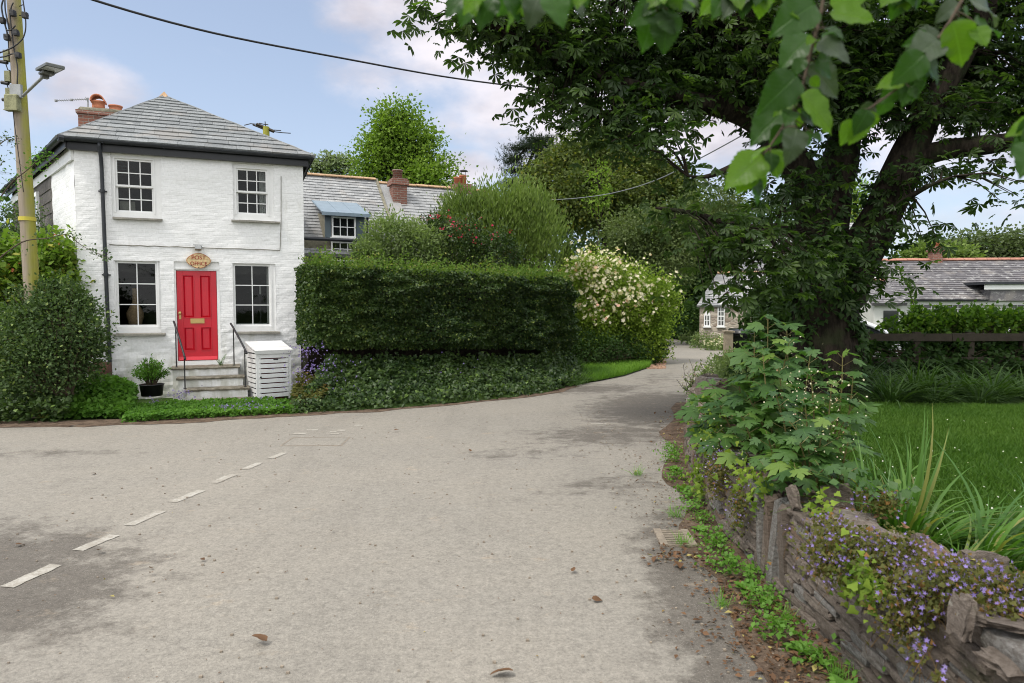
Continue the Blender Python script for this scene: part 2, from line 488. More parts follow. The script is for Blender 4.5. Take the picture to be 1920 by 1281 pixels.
    M['l_near_dull'] = L('dull_lime_tree_leaf', (.030, .050, .024), (.055, .085, .038), .35, .42, .5, veins=True, clump=3.0)
    M['l_syc'] = L('sycamore_leaf', (.030, .080, .022), (.085, .165, .032), .36, .44, .42, veins=True, c3=(.13, .21, .035), clump=1.6)
    M['l_ivy'] = L('ivy_leaf', (.016, .040, .010), (.062, .105, .024), .22, .45, .30, c3=(.12, .19, .04), clump=1.2)
    M['l_balm'] = L('lemon_balm_leaf', (.055, .140, .020), (.120, .245, .035), .35, .62, .14, clump=1.0)
    M['l_weed'] = L('weed_leaf', (.085, .200, .026), (.165, .320, .050), .38, .46, .35, veins=True, clump=2.0)
    M['l_olive'] = L('small_grey_green_leaf', (.028, .055, .018), (.095, .150, .050), .25, .55, .2, c3=(.20, .26, .08), clump=2.2)
    M['l_hydr'] = L('climber_leaf', (.085, .165, .025), (.21, .30, .05), .35, .62, .14, c3=(.30, .30, .06), clump=1.3)
    M['l_willow'] = L('willow_leaf', (.085, .135, .035), (.205, .270, .075), .35, .62, .14, clump=1.0)
    M['l_pale'] = L('pale_shrub_leaf', (.11, .165, .06), (.24, .30, .13), .35, .62, .14, clump=1.5)
    M['l_rose'] = L('rose_bush_leaf', (.080, .145, .020), (.26, .35, .05), .35, .62, .14, clump=1.2)
    M['l_bright'] = L('bright_oak_leaf', (.085, .155, .024), (.20, .295, .045), .35, .62, .14, clump=.55)
    M['l_dome'] = L('grey_green_tree_leaf', (.14, .19, .10), (.24, .29, .16), .3, .55, .14, clump=.5)
    M['l_mixed'] = L('olive_green_tree_leaf', (.050, .078, .022), (.135, .165, .045), .3, .55, .14, c3=(.20, .20, .035), clump=.35)
    M['l_conifer'] = L('dark_conifer_needle', (.014, .028, .016), (.038, .058, .028), .1, .6, .14, clump=.6)
    M['l_conhedge'] = L('conifer_hedge_leaf', (.040, .066, .015), (.085, .125, .026), .15, .6, .14, clump=.9)
    M['l_conbrown'] = L('browned_conifer_leaf', (.06, .034, .015), (.135, .088, .035), .1, .7, .2, clump=.9)
    M['l_grey'] = L('grey_willow_leaf', (.070, .105, .035), (.135, .170, .065), .3, .55, .14, clump=.6)
    M['l_deep'] = L('deep_green_leaf', (.018, .044, .012), (.050, .092, .022), .25, .62, .14, clump=.6)
    M['l_laurel'] = L('fence_hedge_leaf', (.040, .095, .012), (.120, .215, .026), .35, .62, .14, c3=(.17, .26, .03), clump=1.2)
    M['l_hill'] = L('far_hill_leaf', (.075, .105, .045), (.13, .165, .07), .3, .6, .2, clump=.25)
    M['l_grass'] = L('lawn_grass', (.045, .108, .014), (.092, .170, .026), .35, .55, .14, clump=.8)
    M['l_verge'] = L('verge_grass', (.075, .180, .018), (.150, .270, .030), .35, .55, .14, clump=1.0)
    M['l_strap'] = L('strap_leaf', (.040, .115, .014), (.110, .220, .030), .35, .42, .4, c3=(.22, .22, .06), clump=2.0)
    M['l_longgrass'] = L('long_shaded_grass', (.022, .055, .008), (.060, .115, .018), .3, .55, .2, clump=1.0)  # chestnut shade put into a darker base colour
    M['l_campleaf'] = L('bellflower_leaf', (.060, .070, .020), (.135, .130, .035), .3, .62, .14, c3=(.20, .11, .035), clump=3.0)
    M['stalk'] = L('reddish_stalk', (.10, .050, .022), (.20, .13, .045), .2, .6, .2, clump=3)
    M['f_blue'] = L('violet_blue_petal', (.17, .12, .36), (.32, .25, .55), .3, .6, .2, clump=4)
    M['f_pink'] = L('pink_red_petal', (.40, .012, .045), (.62, .05, .14), .3, .6, .2, clump=4)
    M['f_cream'] = L('cream_white_petal', (.58, .50, .34), (.78, .72, .58), .3, .6, .2, c3=(.62, .36, .26), clump=4)
    M['f_white'] = L('white_petal', (.70, .68, .60), (.85, .84, .78), .3, .6, .2, clump=4)
    M['f_coral'] = L('coral_petal', (.50, .10, .05), (.60, .20, .09), .3, .6, .2, clump=4)
    M['deadleaf'] = L('dead_brown_leaf', (.075, .040, .022), (.19, .105, .055), .1, .7, .2, c3=(.32, .27, .09), clump=5)
    M['palestone'] = plain('pale_pebbles', (.40, .25, .17), .9, .35, 20, .5, rvar=.3)


mats()
# ---------------------------------------------------------------- objects
FR = {}       # frame of every object, to place children in world coordinates


def label(o, lab=None, cat=None, group=None, kind=None):
    if lab:
        o['label'] = lab
    if cat:
        o['category'] = cat
    if group:
        o['group'] = group
    if kind:
        o['kind'] = kind
    return o


def thing(name, lab, cat, loc=(0, 0, 0), rotz=0.0, group=None):
    o = bpy.data.objects.new(name, None)
    o.empty_display_size = .1
    COL.objects.link(o)
    o.location = loc
    o.rotation_euler = (0, 0, rotz)
    FR[o.name] = Matrix.Translation(Vector(loc)) @ Matrix.Rotation(rotz, 4, 'Z')
    return label(o, lab, cat, group)


def adopt(o, parent, loc=None):
    if parent is not None:
        o.parent = parent
        FR[o.name] = FR[parent.name]
    else:
        FR[o.name] = Matrix.Translation(Vector(loc)) if loc is not None else Matrix.Identity(4)
        if loc is not None:
            o.location = loc
    return o


class MB:
    """Collects shapes of one part, then links them as one mesh object."""
    def __init__(s):
        s.v, s.f, s.mi, s.rv, s.r, s.k, s.sm = [], [], [], [], .5, 0, []
        s.smooth = False

    def add(s, vs, fs):
        o = len(s.v)
        s.v += [tuple(p) for p in vs]
        s.rv += [s.r] * len(vs)
        for f in fs:
            s.f.append(tuple(o + i for i in f))
            s.mi.append(s.k)
            s.sm.append(s.smooth)

    def box(s, x0, x1, y0, y1, z0, z1, mat=None, jit=0.0):
        vs = [Vector((x, y, z)) for z in (z0, z1) for y in (y0, y1) for x in (x0, x1)]
        if jit:
            vs = [p + Vector((rnd.uniform(-jit, jit), rnd.uniform(-jit, jit), rnd.uniform(-jit, jit))) for p in vs]
        if mat is not None:
            vs = [mat @ p for p in vs]
        s.add(vs, [(0, 2, 3, 1), (4, 5, 7, 6), (0, 1, 5, 4), (2, 6, 7, 3), (0, 4, 6, 2), (1, 3, 7, 5)])

    def bev(s, x0, x1, y0, y1, z0, z1, b=.004, mat=None):
        """box with chamfered vertical and top edges"""
        vs, fs = [], []
        prof = [(z0, 0), (z1 - b, 0), (z1, b)]
        for (z, i) in prof:
            c = b
            for (x, y) in ((x0 + c, y0 + i), (x1 - c, y0 + i), (x1 - i, y0 + c), (x1 - i, y1 - c), (x1 - c, y1 - i), (x0 + c, y1 - i), (x0 + i, y1 - c), (x0 + i, y0 + c)):
                vs.append(Vector((x, y, z)))
        for k in range(2):
            for i in range(8):
                j = (i + 1) % 8
                fs.append((k * 8 + i, k * 8 + j, k * 8 + 8 + j, k * 8 + 8 + i))
        fs.append(tuple(range(16, 24)))
        fs.append(tuple(reversed(range(8))))
        if mat is not None:
            vs = [mat @ p for p in vs]
        s.add(vs, fs)

    def tube(s, pts, rad, n=8, cap=True):
        pts = [Vector(p) for p in pts]
        if not hasattr(rad, '__len__'):
            rad = [rad] * len(pts)
        vs, fs = [], []
        up = None
        for i, p in enumerate(pts):
            t = (pts[min(i + 1, len(pts) - 1)] - pts[max(i - 1, 0)])
            t = t.normalized() if t.length > 1e-9 else Vector((0, 0, 1))
            if up is None:
                up = Vector((0, 0, 1)) if abs(t.z) < .9 else Vector((1, 0, 0))
            a = t.cross(up)
            a = a.normalized() if a.length > 1e-6 else t.orthogonal().normalized()
            up = a.cross(t).normalized()
            for k in range(n):
                an = 2 * math.pi * k / n
                vs.append(p + (a * math.cos(an) + up * math.sin(an)) * rad[i])
        for i in range(len(pts) - 1):
            for k in range(n):
                k2 = (k + 1) % n
                fs.append((i * n + k, i * n + k2, (i + 1) * n + k2, (i + 1) * n + k))
        if cap:
            fs.append(tuple(reversed(range(n))))
            fs.append(tuple((len(pts) - 1) * n + k for k in range(n)))
        s.add(vs, fs)

    def lathe(s, prof, c=(0, 0, 0), n=20, mat=None):
        vs, fs = [], []
        for (r_, z) in prof:
            for k in range(n):
                a = 2 * math.pi * k / n
                vs.append(Vector((c[0] + r_ * math.cos(a), c[1] + r_ * math.sin(a), c[2] + z)))
        for i in range(len(prof) - 1):
            for k in range(n):
                k2 = (k + 1) % n
                fs.append((i * n + k, i * n + k2, (i + 1) * n + k2, (i + 1) * n + k))
        fs.append(tuple(reversed(range(n))))
        fs.append(tuple((len(prof) - 1) * n + k for k in range(n)))
        if mat is not None:
            vs = [mat @ p for p in vs]
        s.add(vs, fs)

    def prism(s, poly, off):
        """poly: list of points, extruded by vector off"""
        n = len(poly)
        off = Vector(off)
        vs = [Vector(p) for p in poly] + [Vector(p) + off for p in poly]
        fs = [tuple(range(n - 1, -1, -1)), tuple(range(n, 2 * n))]
        for i in range(n):
            j = (i + 1) % n
            fs.append((i, j, n + j, n + i))
        s.add(vs, fs)

    def rock(s, c, size, mat=None, amp=.12, seed=None, n=3):
        """rounded, lumpy block"""
        sd = rnd.uniform(0, 100) if seed is None else seed
        idx = {}
        vs, fs = [], []

        def vid(i, j, k):
            key = (i, j, k)
            if key not in idx:
                q = Vector((i / n * 2 - 1, j / n * 2 - 1, k / n * 2 - 1))
                # pull corners in a little
                ln = max(abs(q.x), abs(q.y), abs(q.z))
                q2 = q.lerp(q.normalized() * 1.15, .22)
                d = noise.noise_vector(q * 1.3 + Vector((sd, sd * .7, 3))) * amp
                q2 = q2 + d
                p = Vector((q2.x * size[0] / 2, q2.y * size[1] / 2, q2.z * size[2] / 2))
                idx[key] = len(vs)
                vs.append((mat @ p if mat is not None else p) + Vector(c))
            return idx[key]
        for a in range(n):
            for b in range(n):
                for (w0, flip) in ((0, 1), (n, 0)):
                    for ax in range(3):
                        q = []
                        for (da, db) in ((0, 0), (1, 0), (1, 1), (0, 1)):
                            t = [0, 0, 0]
                            t[ax] = w0
                            t[(ax + 1) % 3] = a + da
                            t[(ax + 2) % 3] = b + db
                            q.append(vid(*t))
                        fs.append(tuple(reversed(q)) if flip else tuple(q))
        s.add(vs, fs)

    def build(s, name, mat, parent=None, lab=None, cat=None, group=None, kind=None, world=False, loc=None, mats=None):
        me = bpy.data.meshes.new(name)
        if world and parent is not None:
            inv = FR[parent.name].inverted()
            s.v = [tuple(inv @ Vector(p)) for p in s.v]
        if loc is not None and parent is None:
            l = Vector(loc)
            s.v = [tuple(Vector(p) - l) for p in s.v]
        me.from_pydata(s.v, [], s.f)
        for m in (mats or [mat]):
            me.materials.append(m)
        me.polygons.foreach_set('material_index', s.mi)
        me.polygons.foreach_set('use_smooth', s.sm)
        at = me.attributes.new('rnd', 'FLOAT', 'POINT')
        at.data.foreach_set('value', s.rv)
        # metric box-projected UVs
        uv = me.uv_layers.new(name='UVMap')
        nv, nl = len(me.vertices), len(me.loops)
        co = np.empty(nv * 3)
        me.vertices.foreach_get('co', co)
        co = co.reshape(-1, 3)
        li = np.empty(nl, dtype=np.int32)
        me.loops.foreach_get('vertex_index', li)
        pn = np.empty(len(me.polygons) * 3)
        me.polygons.foreach_get('normal', pn)
        pn = np.abs(pn.reshape(-1, 3))
        lt = np.empty(len(me.polygons), dtype=np.int32)
        me.polygons.foreach_get('loop_total', lt)
        ax = np.repeat(np.argmax(pn, axis=1), lt)
        # assumes loops stored in polygon order
        c = co[li]
        U = np.where(ax == 0, c[:, 1], c[:, 0])
        V = np.where(ax == 2, c[:, 1], c[:, 2])
        uv.data.foreach_set('uv', np.stack([U, V], 1).ravel())
        o = bpy.data.objects.new(name, me)
        COL.objects.link(o)
        adopt(o, parent, loc)
        return label(o, lab, cat, group, kind)


# ---------------------------------------------------------------- leaves
def T_simple(w=.34, fold=.10, b=.45):
    return (np.array([(0, 0, 0), (w, b, fold), (0, 1, -.05), (-w, b, fold)], float), [(0, 1, 2), (0, 2, 3)])


def T_palmate(n=5, spread=72, ln=1.0, w=.17):
    vs, fs = [], []
    for i in range(n):
        a = R(-spread + 2 * spread * i / (n - 1))
        L_ = ln * (1 - .28 * abs(a) / R(spread))
        ca, sa = math.cos(a), math.sin(a)
        base = len(vs)
        for (x, y, z) in ((0, 0, 0), (w * .55, .45 * L_, .03), (w, .72 * L_, -.02), (0, L_, -.16), (-w, .72 * L_, -.02), (-w * .55, .45 * L_, .03)):
            vs.append((x * ca + y * sa, -x * sa + y * ca, z))
        fs += [(base, base + 1, base + 2), (base, base + 2, base + 3), (base, base + 3, base + 4), (base, base + 4, base + 5)]
    return (np.array(vs), fs)


def T_sycamore():
    o = [(0, .0), (.16, -.06), (.40, .02), (.62, .10), (.52, .20), (.60, .30), (.42, .33), (.56, .50), (.74, .66), (.50, .66),
         (.40, .74), (.26, .60), (.24, .82), (.14, .90), (0, 1.12)]
    pts = o + [(-x, y) for (x, y) in reversed(o[1:-1])]
    vs = [(0, .36, .03)] + [(x, y - .02, -.11 * (x * x + (y - .36) ** 2) * 1.6) for (x, y) in pts]
    n = len(pts)
    return (np.array(vs, float), [(0, 1 + i, 1 + (i + 1) % n) for i in range(n)])


def T_ivy():
    o = [(0, .05), (.30, -.08), (.50, .22), (.30, .45), (0, 1)]
    pts = o + [(-x, y) for (x, y) in reversed(o[1:-1])]
    vs = [(0, .35, .06)] + [(x, y, -.05 * (abs(x) + y)) for (x, y) in pts]
    n = len(pts)
    return (np.array(vs, float), [(0, 1 + i, 1 + (i + 1) % n) for i in range(n)])


def T_ovate(rows=18, wd=.40, bend=.22, tw=0.0):
    """broad serrate leaf with a folded, curved blade"""
    vs, fs = [], []
    for i in range(rows + 1):
        t = i / rows
        hw = wd * (math.sin(math.pi * min(1, t * 1.02) ** .62) ** .85) if 0 < t < 1 else 0.0
        ser = .035 if i % 2 else 0.0
        for k, f in enumerate((-1, -.5, 0, .5, 1)):
            x = hw * f * (1 + (ser if abs(f) == 1 else 0) * 2.2)
            z = .22 * abs(f) * hw - bend * (t - .25) ** 2 + .022 * math.sin(i * .9 + f * 2) * abs(f) + tw * f * hw * t
            vs.append((x, t + (.02 if abs(f) == 1 and i % 2 else 0), z))
    for i in range(rows):
        for k in range(4):
            a = i * 5 + k
            fs += [(a, a + 1, a + 6), (a, a + 6, a + 5)]
    return (np.array(vs, float), fs)


def T_blade(w=.035, seg=5, droop=.35):
    vs, fs = [], []
    for i in range(seg + 1):
        t = i / seg
        hw = w * (1 - t ** 2.2) * (.6 + .8 * t * (1 - t) * 2)
        y, z = t, -droop * t ** 2.6
        vs += [(-hw, y, z), (hw, y, z)]
    for i in range(seg):
        a = i * 2
        fs += [(a, a + 1, a + 3), (a, a + 3, a + 2)]
    return (np.array(vs, float), fs)


def T_star(n=5, r_in=.25, cup=.25):
    vs = [(0, 0, 0)]
    for i in range(2 * n):
        a = math.pi * i / n
        q = 1.0 if i % 2 == 0 else r_in
        vs.append((q * math.cos(a) * .5, q * math.sin(a) * .5, cup * q * .5))
    return (np.array(vs, float), [(0, 1 + i, 1 + (i + 1) % (2 * n)) for i in range(2 * n)])


def T_tuft():
    vs, fs = [], []
    for i in range(5):
        a = 2 * math.pi * i / 5
        b = len(vs)
        c, s_ = math.cos(a), math.sin(a)
        vs += [(-.05 * s_, .05 * c + 0, 0), (.05 * s_, -.05 * c, 0), (.45 * c, .45 * s_, 1.0)]
        fs.append((b, b + 1, b + 2))
    return (np.array(vs, float), fs)


def unit(a):
    return a / np.maximum(np.linalg.norm(a, axis=1, keepdims=True), 1e-9)


class Leaves:
    def __init__(s):
        s.P, s.T, s.N, s.S = [], [], [], []

    def add(s, P_, T_, N_, S_):
        s.P.append(np.asarray(P_, float).reshape(-1, 3))
        s.T.append(np.asarray(T_, float).reshape(-1, 3))
        s.N.append(np.asarray(N_, float).reshape(-1, 3))
        s.S.append(np.broadcast_to(np.asarray(S_, float), (len(s.P[-1]),)).copy())

    def build(s, name, tmpl, mat, parent=None, lab=None, cat=None, group=None, kind=None, loc=None, twist=0.0, smooth=False):
        P_ = np.concatenate(s.P)
        T_ = unit(np.concatenate(s.T))
        N_ = np.concatenate(s.N)
        S_ = np.concatenate(s.S)
        n = len(P_)
        side = np.cross(T_, N_)
        bad = np.linalg.norm(side, axis=1) < 1e-4
        side[bad] = np.cross(T_[bad], np.array([[.3, .9, .2]]))
        side = unit(side)
        N_ = unit(np.cross(side, T_))
        tv, tf = tmpl
        tf = np.array(tf)
        K, F = len(tv), len(tf)
        V = P_[:, None, :] + S_[:, None, None] * (tv[None, :, 0:1] * side[:, None, :] + tv[None, :, 1:2] * T_[:, None, :] + tv[None, :, 2:3] * N_[:, None, :])
        V = V.reshape(-1, 3)
        if parent is not None:
            inv = np.array(FR[parent.name].inverted())
            V = V @ inv[:3, :3].T + inv[:3, 3]
        elif loc is not None:
            V = V - np.array(loc)[None, :]
        idx = (tf[None, :, :] + (np.arange(n) * K)[:, None, None]).reshape(-1)
        me = bpy.data.meshes.new(name)
        me.vertices.add(len(V))
        me.vertices.foreach_set('co', V.ravel())
        me.loops.add(len(idx))
        me.loops.foreach_set('vertex_index', idx.astype(np.int32))
        me.polygons.add(n * F)
        me.polygons.foreach_set('loop_start', np.arange(0, len(idx), 3, dtype=np.int32))
        me.polygons.foreach_set('loop_total', np.full(n * F, 3, dtype=np.int32))
        if smooth:
            me.polygons.foreach_set('use_smooth', np.ones(n * F, dtype=bool))
        me.update(calc_edges=True)
        at = me.attributes.new('rnd', 'FLOAT', 'POINT')
        at.data.foreach_set('value', np.repeat(RG.random(n), K))
        uv = me.uv_layers.new(name='UVMap')
        uvs = np.tile(tv[:, :2], (n, 1))[idx]
        uv.data.foreach_set('uv', uvs.ravel())
        me.materials.append(mat)
        o = bpy.data.objects.new(name, me)
        COL.objects.link(o)
        adopt(o, parent, loc)
        return label(o, lab, cat, group, kind)


def rdir(n, up=0.0):
    d = RG.normal(size=(n, 3))
    d = unit(d)
    d[:, 2] += up
    return unit(d)


def ell_pts(c, r, n, shell=.55, seed=None):
    """points in an ellipsoid, biased to its outer shell, with bites taken out by noise"""
    d = rdir(n)
    rad = shell + (1 - shell) * RG.random(n) ** .6
    lump = np.array([noise.noise(Vector(q) * 1.9 + Vector(c) * .37) for q in d])
    rad = rad * (1 + .50 * lump)
    return np.array(c)[None, :] + d * rad[:, None] * np.array(r)[None, :], d


def tree(name, lab, cat, base, blobs, tmpl, lsize, mat, tips=60, per=40, spread=.5, trunk_r=.2, trunk_top=None,
         group=None, droop=.2, twig_r=.012, twigs=True, up=.7, limbs=None, bark=None, crown='crown', shell=.5, wood='trunk', flat=1.0):
    """tapered trunk, limbs to each clump of the crown, twigs to every spray of leaves"""
    th = thing(name, lab, cat, base, 0, group)
    base = Vector(base)
    mb = MB()
    mb.smooth = True
    cen = sum((Vector(b[0]) * b[2] for b in blobs), Vector()) / sum(b[2] for b in blobs)
    top = Vector(trunk_top) if trunk_top is not None else base.lerp(cen, .75)
    mid = base.lerp(top, .5) + Vector((rnd.uniform(-.05, .05), rnd.uniform(-.05, .05), 0)) * (top - base).length
    mb.tube([base, base.lerp(mid, .3), mid, top], [trunk_r * 1.25, trunk_r, trunk_r * .8, trunk_r * .55], 10)
    lv = Leaves()
    tot = sum(b[2] for b in blobs)
    for (c, r_, wgt) in blobs:
        c = Vector(c)
        hub = top.lerp(c, .15)
        mb.tube([top, top.lerp(c, .5) + Vector((0, 0, .08 * (c - top).length)), c], [trunk_r * .5, trunk_r * .34, trunk_r * .16], 6)
        nt = max(3, int(tips * wgt / tot))
        tp, dd = ell_pts(c, r_, nt, shell)
        for q, d in zip(tp, dd):
            qv = Vector(q)
            if twigs:
                m_ = c.lerp(qv, .55) + Vector((0, 0, .06 * (qv - c).length))
                mb.tube([c.lerp(qv, .05), m_, qv], [twig_r * 2, twig_r * 1.3, twig_r * .5], 4, False)
        tp = np.repeat(tp, per, axis=0)
        dd = np.repeat(dd, per, axis=0)
        off = RG.normal(size=tp.shape) * spread * .5
        off[:, 2] *= flat
        pos = tp + off
        out = unit(dd + RG.normal(size=dd.shape) * .8 + off * .5)
        out[:, 2] -= droop
        nn = rdir(len(pos)) * .7
        nn[:, 2] += up
        lv.add(pos, out, nn, lsize * RG.uniform(.65, 1.25, len(pos)))
    mb.build(wood, bark or M['bark'], th, world=True)
    lv.build(crown, tmpl, mat, th)
    return th


def bush(name, lab, cat, blobs, tmpl, lsize, mat, n, group=None, up=.6, droop=.1, shell=.6, stems=True, flowers=None, base=None, part='foliage', upright=0.0, smooth=False):
    """leafy shrub: woody stems from the ground, leaves through the volume; flowers = (tmpl, size, mat, n, name, zmin)"""
    if base is None:
        b0 = blobs[0]
        base = (b0[0][0], b0[0][1], min(b[0][2] - b[1][2] for b in blobs))
    th = thing(name, lab, cat, base, 0, group)
    lv = Leaves()
    tot = sum(b[1][0] * b[1][1] + b[1][0] * b[1][2] for b in blobs)
    mb = MB()
    allp, alld = [], []
    for (c, r_) in blobs:
        k = int(n * (r_[0] * r_[1] + r_[0] * r_[2]) / tot)
        # sprays
        ns = max(6, k // 28)
        tp, dd = ell_pts(c, r_, ns, shell)
        rep = max(1, k // ns)
        sp = .22 * (r_[0] * r_[1] * r_[2]) ** (1 / 3)
        pos = np.repeat(tp, rep, axis=0) + RG.normal(size=(ns * rep, 3)) * sp
        d2 = np.repeat(dd, rep, axis=0)
        out = unit(d2 + RG.normal(size=d2.shape) * .8)
        out[:, 2] += upright - droop
        nn = rdir(len(pos)) * .7 + d2 * .3
        nn[:, 2] += up
        pos[:, 2] = np.maximum(pos[:, 2], base[2] + .01)
        lv.add(pos, out, nn, lsize * RG.uniform(.6, 1.25, len(pos)))
        allp.append(pos)
        alld.append(d2)
        if stems:
            for q in tp[::max(1, ns // 26)]:
                b_ = Vector((base[0] + rnd.uniform(-.2, .2) * r_[0], base[1] + rnd.uniform(-.2, .2) * r_[1], base[2]))
                m_ = b_.lerp(Vector(q), .55) + Vector((0, 0, .1))
                mb.tube([b_, m_, q], [.012, .008, .003], 4, False)
    if stems:
        mb.build('stems', M['twig'], th, world=True)
    lv.build(part, tmpl, mat, th, smooth=smooth)
    if flowers:
        ft, fs, fm, fn, fname, zmin = flowers
        pp, dd = np.concatenate(allp), np.concatenate(alld)
        cen = np.array([b[0] for b in blobs]).mean(0)
        score = -(pp[:, 1] - cen[1]) * .6 + (pp[:, 2] - cen[2]) * .5 + RG.normal(size=len(pp)) * .5 * blobs[0][1][0]
        ok = np.where(pp[:, 2] > zmin)[0]
        ok = ok[np.argsort(-score[ok])][:fn * 4]
        ok = RG.choice(ok, min(fn, len(ok)), replace=False)
        fl = Leaves()
        # small heads of several blooms
        rep = 3
        pos = np.repeat(pp[ok], rep, axis=0) + RG.normal(size=(len(ok) * rep, 3)) * fs * .9 + np.repeat(dd[ok], rep, axis=0) * .06
        nn = unit(np.repeat(dd[ok], rep, axis=0) + RG.normal(size=pos.shape) * .5 + np.array([[-.1, -.5, .5]]))
        fl.add(pos, RG.normal(size=pos.shape), nn, fs * RG.uniform(.7, 1.3, len(pos)))
        fl.build(fname, ft, fm, th, kind='stuff')
    return th


def clip_poly(poly, a, b, c):
    """keep a*u+b*v+c >= 0"""
    out = []
    for i in range(len(poly)):
        p, q = poly[i], poly[(i + 1) % len(poly)]
        dp, dq = a * p[0] + b * p[1] + c, a * q[0] + b * q[1] + c
        if dp >= 0:
            out.append(p)
        if (dp >= 0) != (dq >= 0):
            t = dp / (dp - dq)
            out.append((p[0] + t * (q[0] - p[0]), p[1] + t * (q[1] - p[1])))
    return out


def slates(mb, pts, row=.2, wmin=.18, wmax=.36, th=.018, graded=0.0, over=.0):
    """lay courses of individual slates on a convex polygon; pts[0]->pts[1] is the eave"""
    pts = [Vector(p) for p in pts]
    U = (pts[1] - pts[0]).normalized()
    N = U.cross(pts[-1] - pts[0]).normalized()
    if N.z < 0:
        N = -N
    V = N.cross(U)
    if V.z < 0:
        V = -V
    O = pts[0]
    poly = [((p - O).dot(U), (p - O).dot(V)) for p in pts]
    umin, umax = min(p[0] for p in poly), max(p[0] for p in poly)
    vmax = max(p[1] for p in poly)
    area = sum(poly[i][0] * poly[(i + 1) % len(poly)][1] - poly[(i + 1) % len(poly)][0] * poly[i][1] for i in range(len(poly)))
    sgn = 1 if area > 0 else -1
    v = -over
    k = 0
    while v < vmax:
        rh = row * (1 - graded * v / vmax)
        u = umin - rnd.uniform(0, wmax)
        while u < umax:
            wd = rnd.uniform(wmin, wmax)
            q = [(u + .002, v + rnd.uniform(-.007, .007)), (u + wd - .002, v + rnd.uniform(-.007, .007)), (u + wd - .002, v + rh * 1.15), (u + .002, v + rh * 1.15)]
            for i in range(len(poly)):
                a, b = poly[i], poly[(i + 1) % len(poly)]
                if i == 0:
                    continue
                nx, ny = -(b[1] - a[1]) * sgn, (b[0] - a[0]) * sgn
                q = clip_poly(q, nx, ny, -(nx * a[0] + ny * a[1]))
                if len(q) < 3:
                    break
            if len(q) >= 3:
                mb.r = rnd.random()
                lift = rnd.uniform(0, .006)
                tilt = rnd.uniform(-.004, .004)

                def h(p):
                    return th * (1.25 - (p[1] - v) / rh) + .006 + lift + tilt * (p[0] - u) / wd
                top = [O + U * p[0] + V * p[1] + N * h(p) for p in q]
                bot = [O + U * p[0] + V * p[1] + N * -.02 for p in q]
                n = len(q)
                order = list(range(n)) if sgn > 0 else list(range(n))
                fs = [tuple(order)]
                for i in range(n):
                    j = (i + 1) % n
                    fs.append((i, n + i, n + j, j))
                mb.add(top + bot, fs)
            u += wd
        v += rh
        k += 1


def deck(mb, pts, t=.05):
    pts = [Vector(p) for p in pts]
    N = (pts[1] - pts[0]).cross(pts[2] - pts[0]).normalized()
    if N.z < 0:
        N = -N
    mb.prism([p - N * .022 for p in pts], N * -t)


def ridge_tiles(mb, a, b, w=.14, ln=.42, th=.02, h=.07):
    a, b = Vector(a), Vector(b)
    d = (b - a)
    n = max(1, int(d.length / ln))
    t = d.normalized()
    s_ = t.cross(Vector((0, 0, 1))).normalized()
    for i in range(n):
        mb.r = rnd.random()
        p, q = a + d * (i / n), a + d * ((i + .96) / n)
        lift = Vector((0, 0, rnd.uniform(0, .012)))
        sec = []
        for e in (p, q):
            for k in (-1, -.5, 0, .5, 1):
                sec.append(e + s_ * w * k + Vector((0, 0, h * (1 - abs(k) ** 1.6) + .01)) + lift)
            for k in (1, .5, 0, -.5, -1):
                sec.append(e + s_ * w * k * .9 + Vector((0, 0, h * (1 - abs(k) ** 1.6) - th)) + lift)
        fs = [tuple(range(9, -1, -1)), tuple(range(10, 20))]
        for k in range(10):
            k2 = (k + 1) % 10
            fs.append((k, k2, 10 + k2, 10 + k))
        mb.add(sec, fs)


def copy_tree(o, parent=None):
    c = o.copy()
    COL.objects.link(c)
    if parent is not None:
        c.parent = parent
    for ch in list(o.children):
        copy_tree(ch, c)
    return c
# ---------------------------------------------------------------- ground, road
def sheet(name, pts, z, mat, kind='structure', thick=0.0, sub=False):
    mb = MB()
    n = len(pts)
    if thick:
        mb.prism([(p[0], p[1], z - thick) for p in pts], (0, 0, thick))
    else:
        mb.add([(p[0], p[1], z) for p in pts], [tuple(range(n))])
    o = mb.build(name, mat, kind=kind)
    return o


sheet('ground', [(-500, -300), (500, -300), (500, 900), (-500, 900)], -0.02, M['soil'])


def smooth_line(pts, k=6):
    out = []
    n = len(pts)
    for i in range(n - 1):
        p0, p1, p2, p3 = (Vector(pts[max(i - 1, 0)]), Vector(pts[i]), Vector(pts[i + 1]), Vector(pts[min(i + 2, n - 1)]))
        for j in range(k):
            t = j / k
            out.append(.5 * ((2 * p1) + (p2 - p0) * t + (2 * p0 - 5 * p1 + 4 * p2 - p3) * t * t + (3 * p1 - p0 - 3 * p2 + p3) * t ** 3))
    out.append(Vector(pts[-1]))
    return out


g2 = lambda u, v: (G(u, v).x, G(u, v).y, 0)
left_edge = [(-30, 8.6, 0), (-16, 9.4, 0), g2(0, 799), g2(150, 796), g2(300, 792), g2(430, 786), g2(560, 777), g2(700, 769), g2(850, 757), g2(1000, 741),
             g2(1085, 722), g2(1150, 709), g2(1215, 690), g2(1246, 674), g2(1246, 658), (7.0, 34.5, 0), (4.5, 41, 0), (-2, 47, 0)]
right_edge = [(-1, 53, 0), (6, 46, 0), (8.6, 38.5, 0), g2(1300, 642), g2(1345, 654), (8.6, 24, 0), (6.9, 21.5, 0), (5.4, 18.5, 0),
              (3.9, 14.5, 0), (2.75, 10.5, 0), (2.05, 7.8, 0), (1.78, 6.2, 0), (1.66, 5, 0), (1.62, 3.5, 0), (1.62, -8, 0)]
LE, RE = smooth_line(left_edge), smooth_line(right_edge)
road_poly = LE + RE + [Vector((-30, -8, 0))]


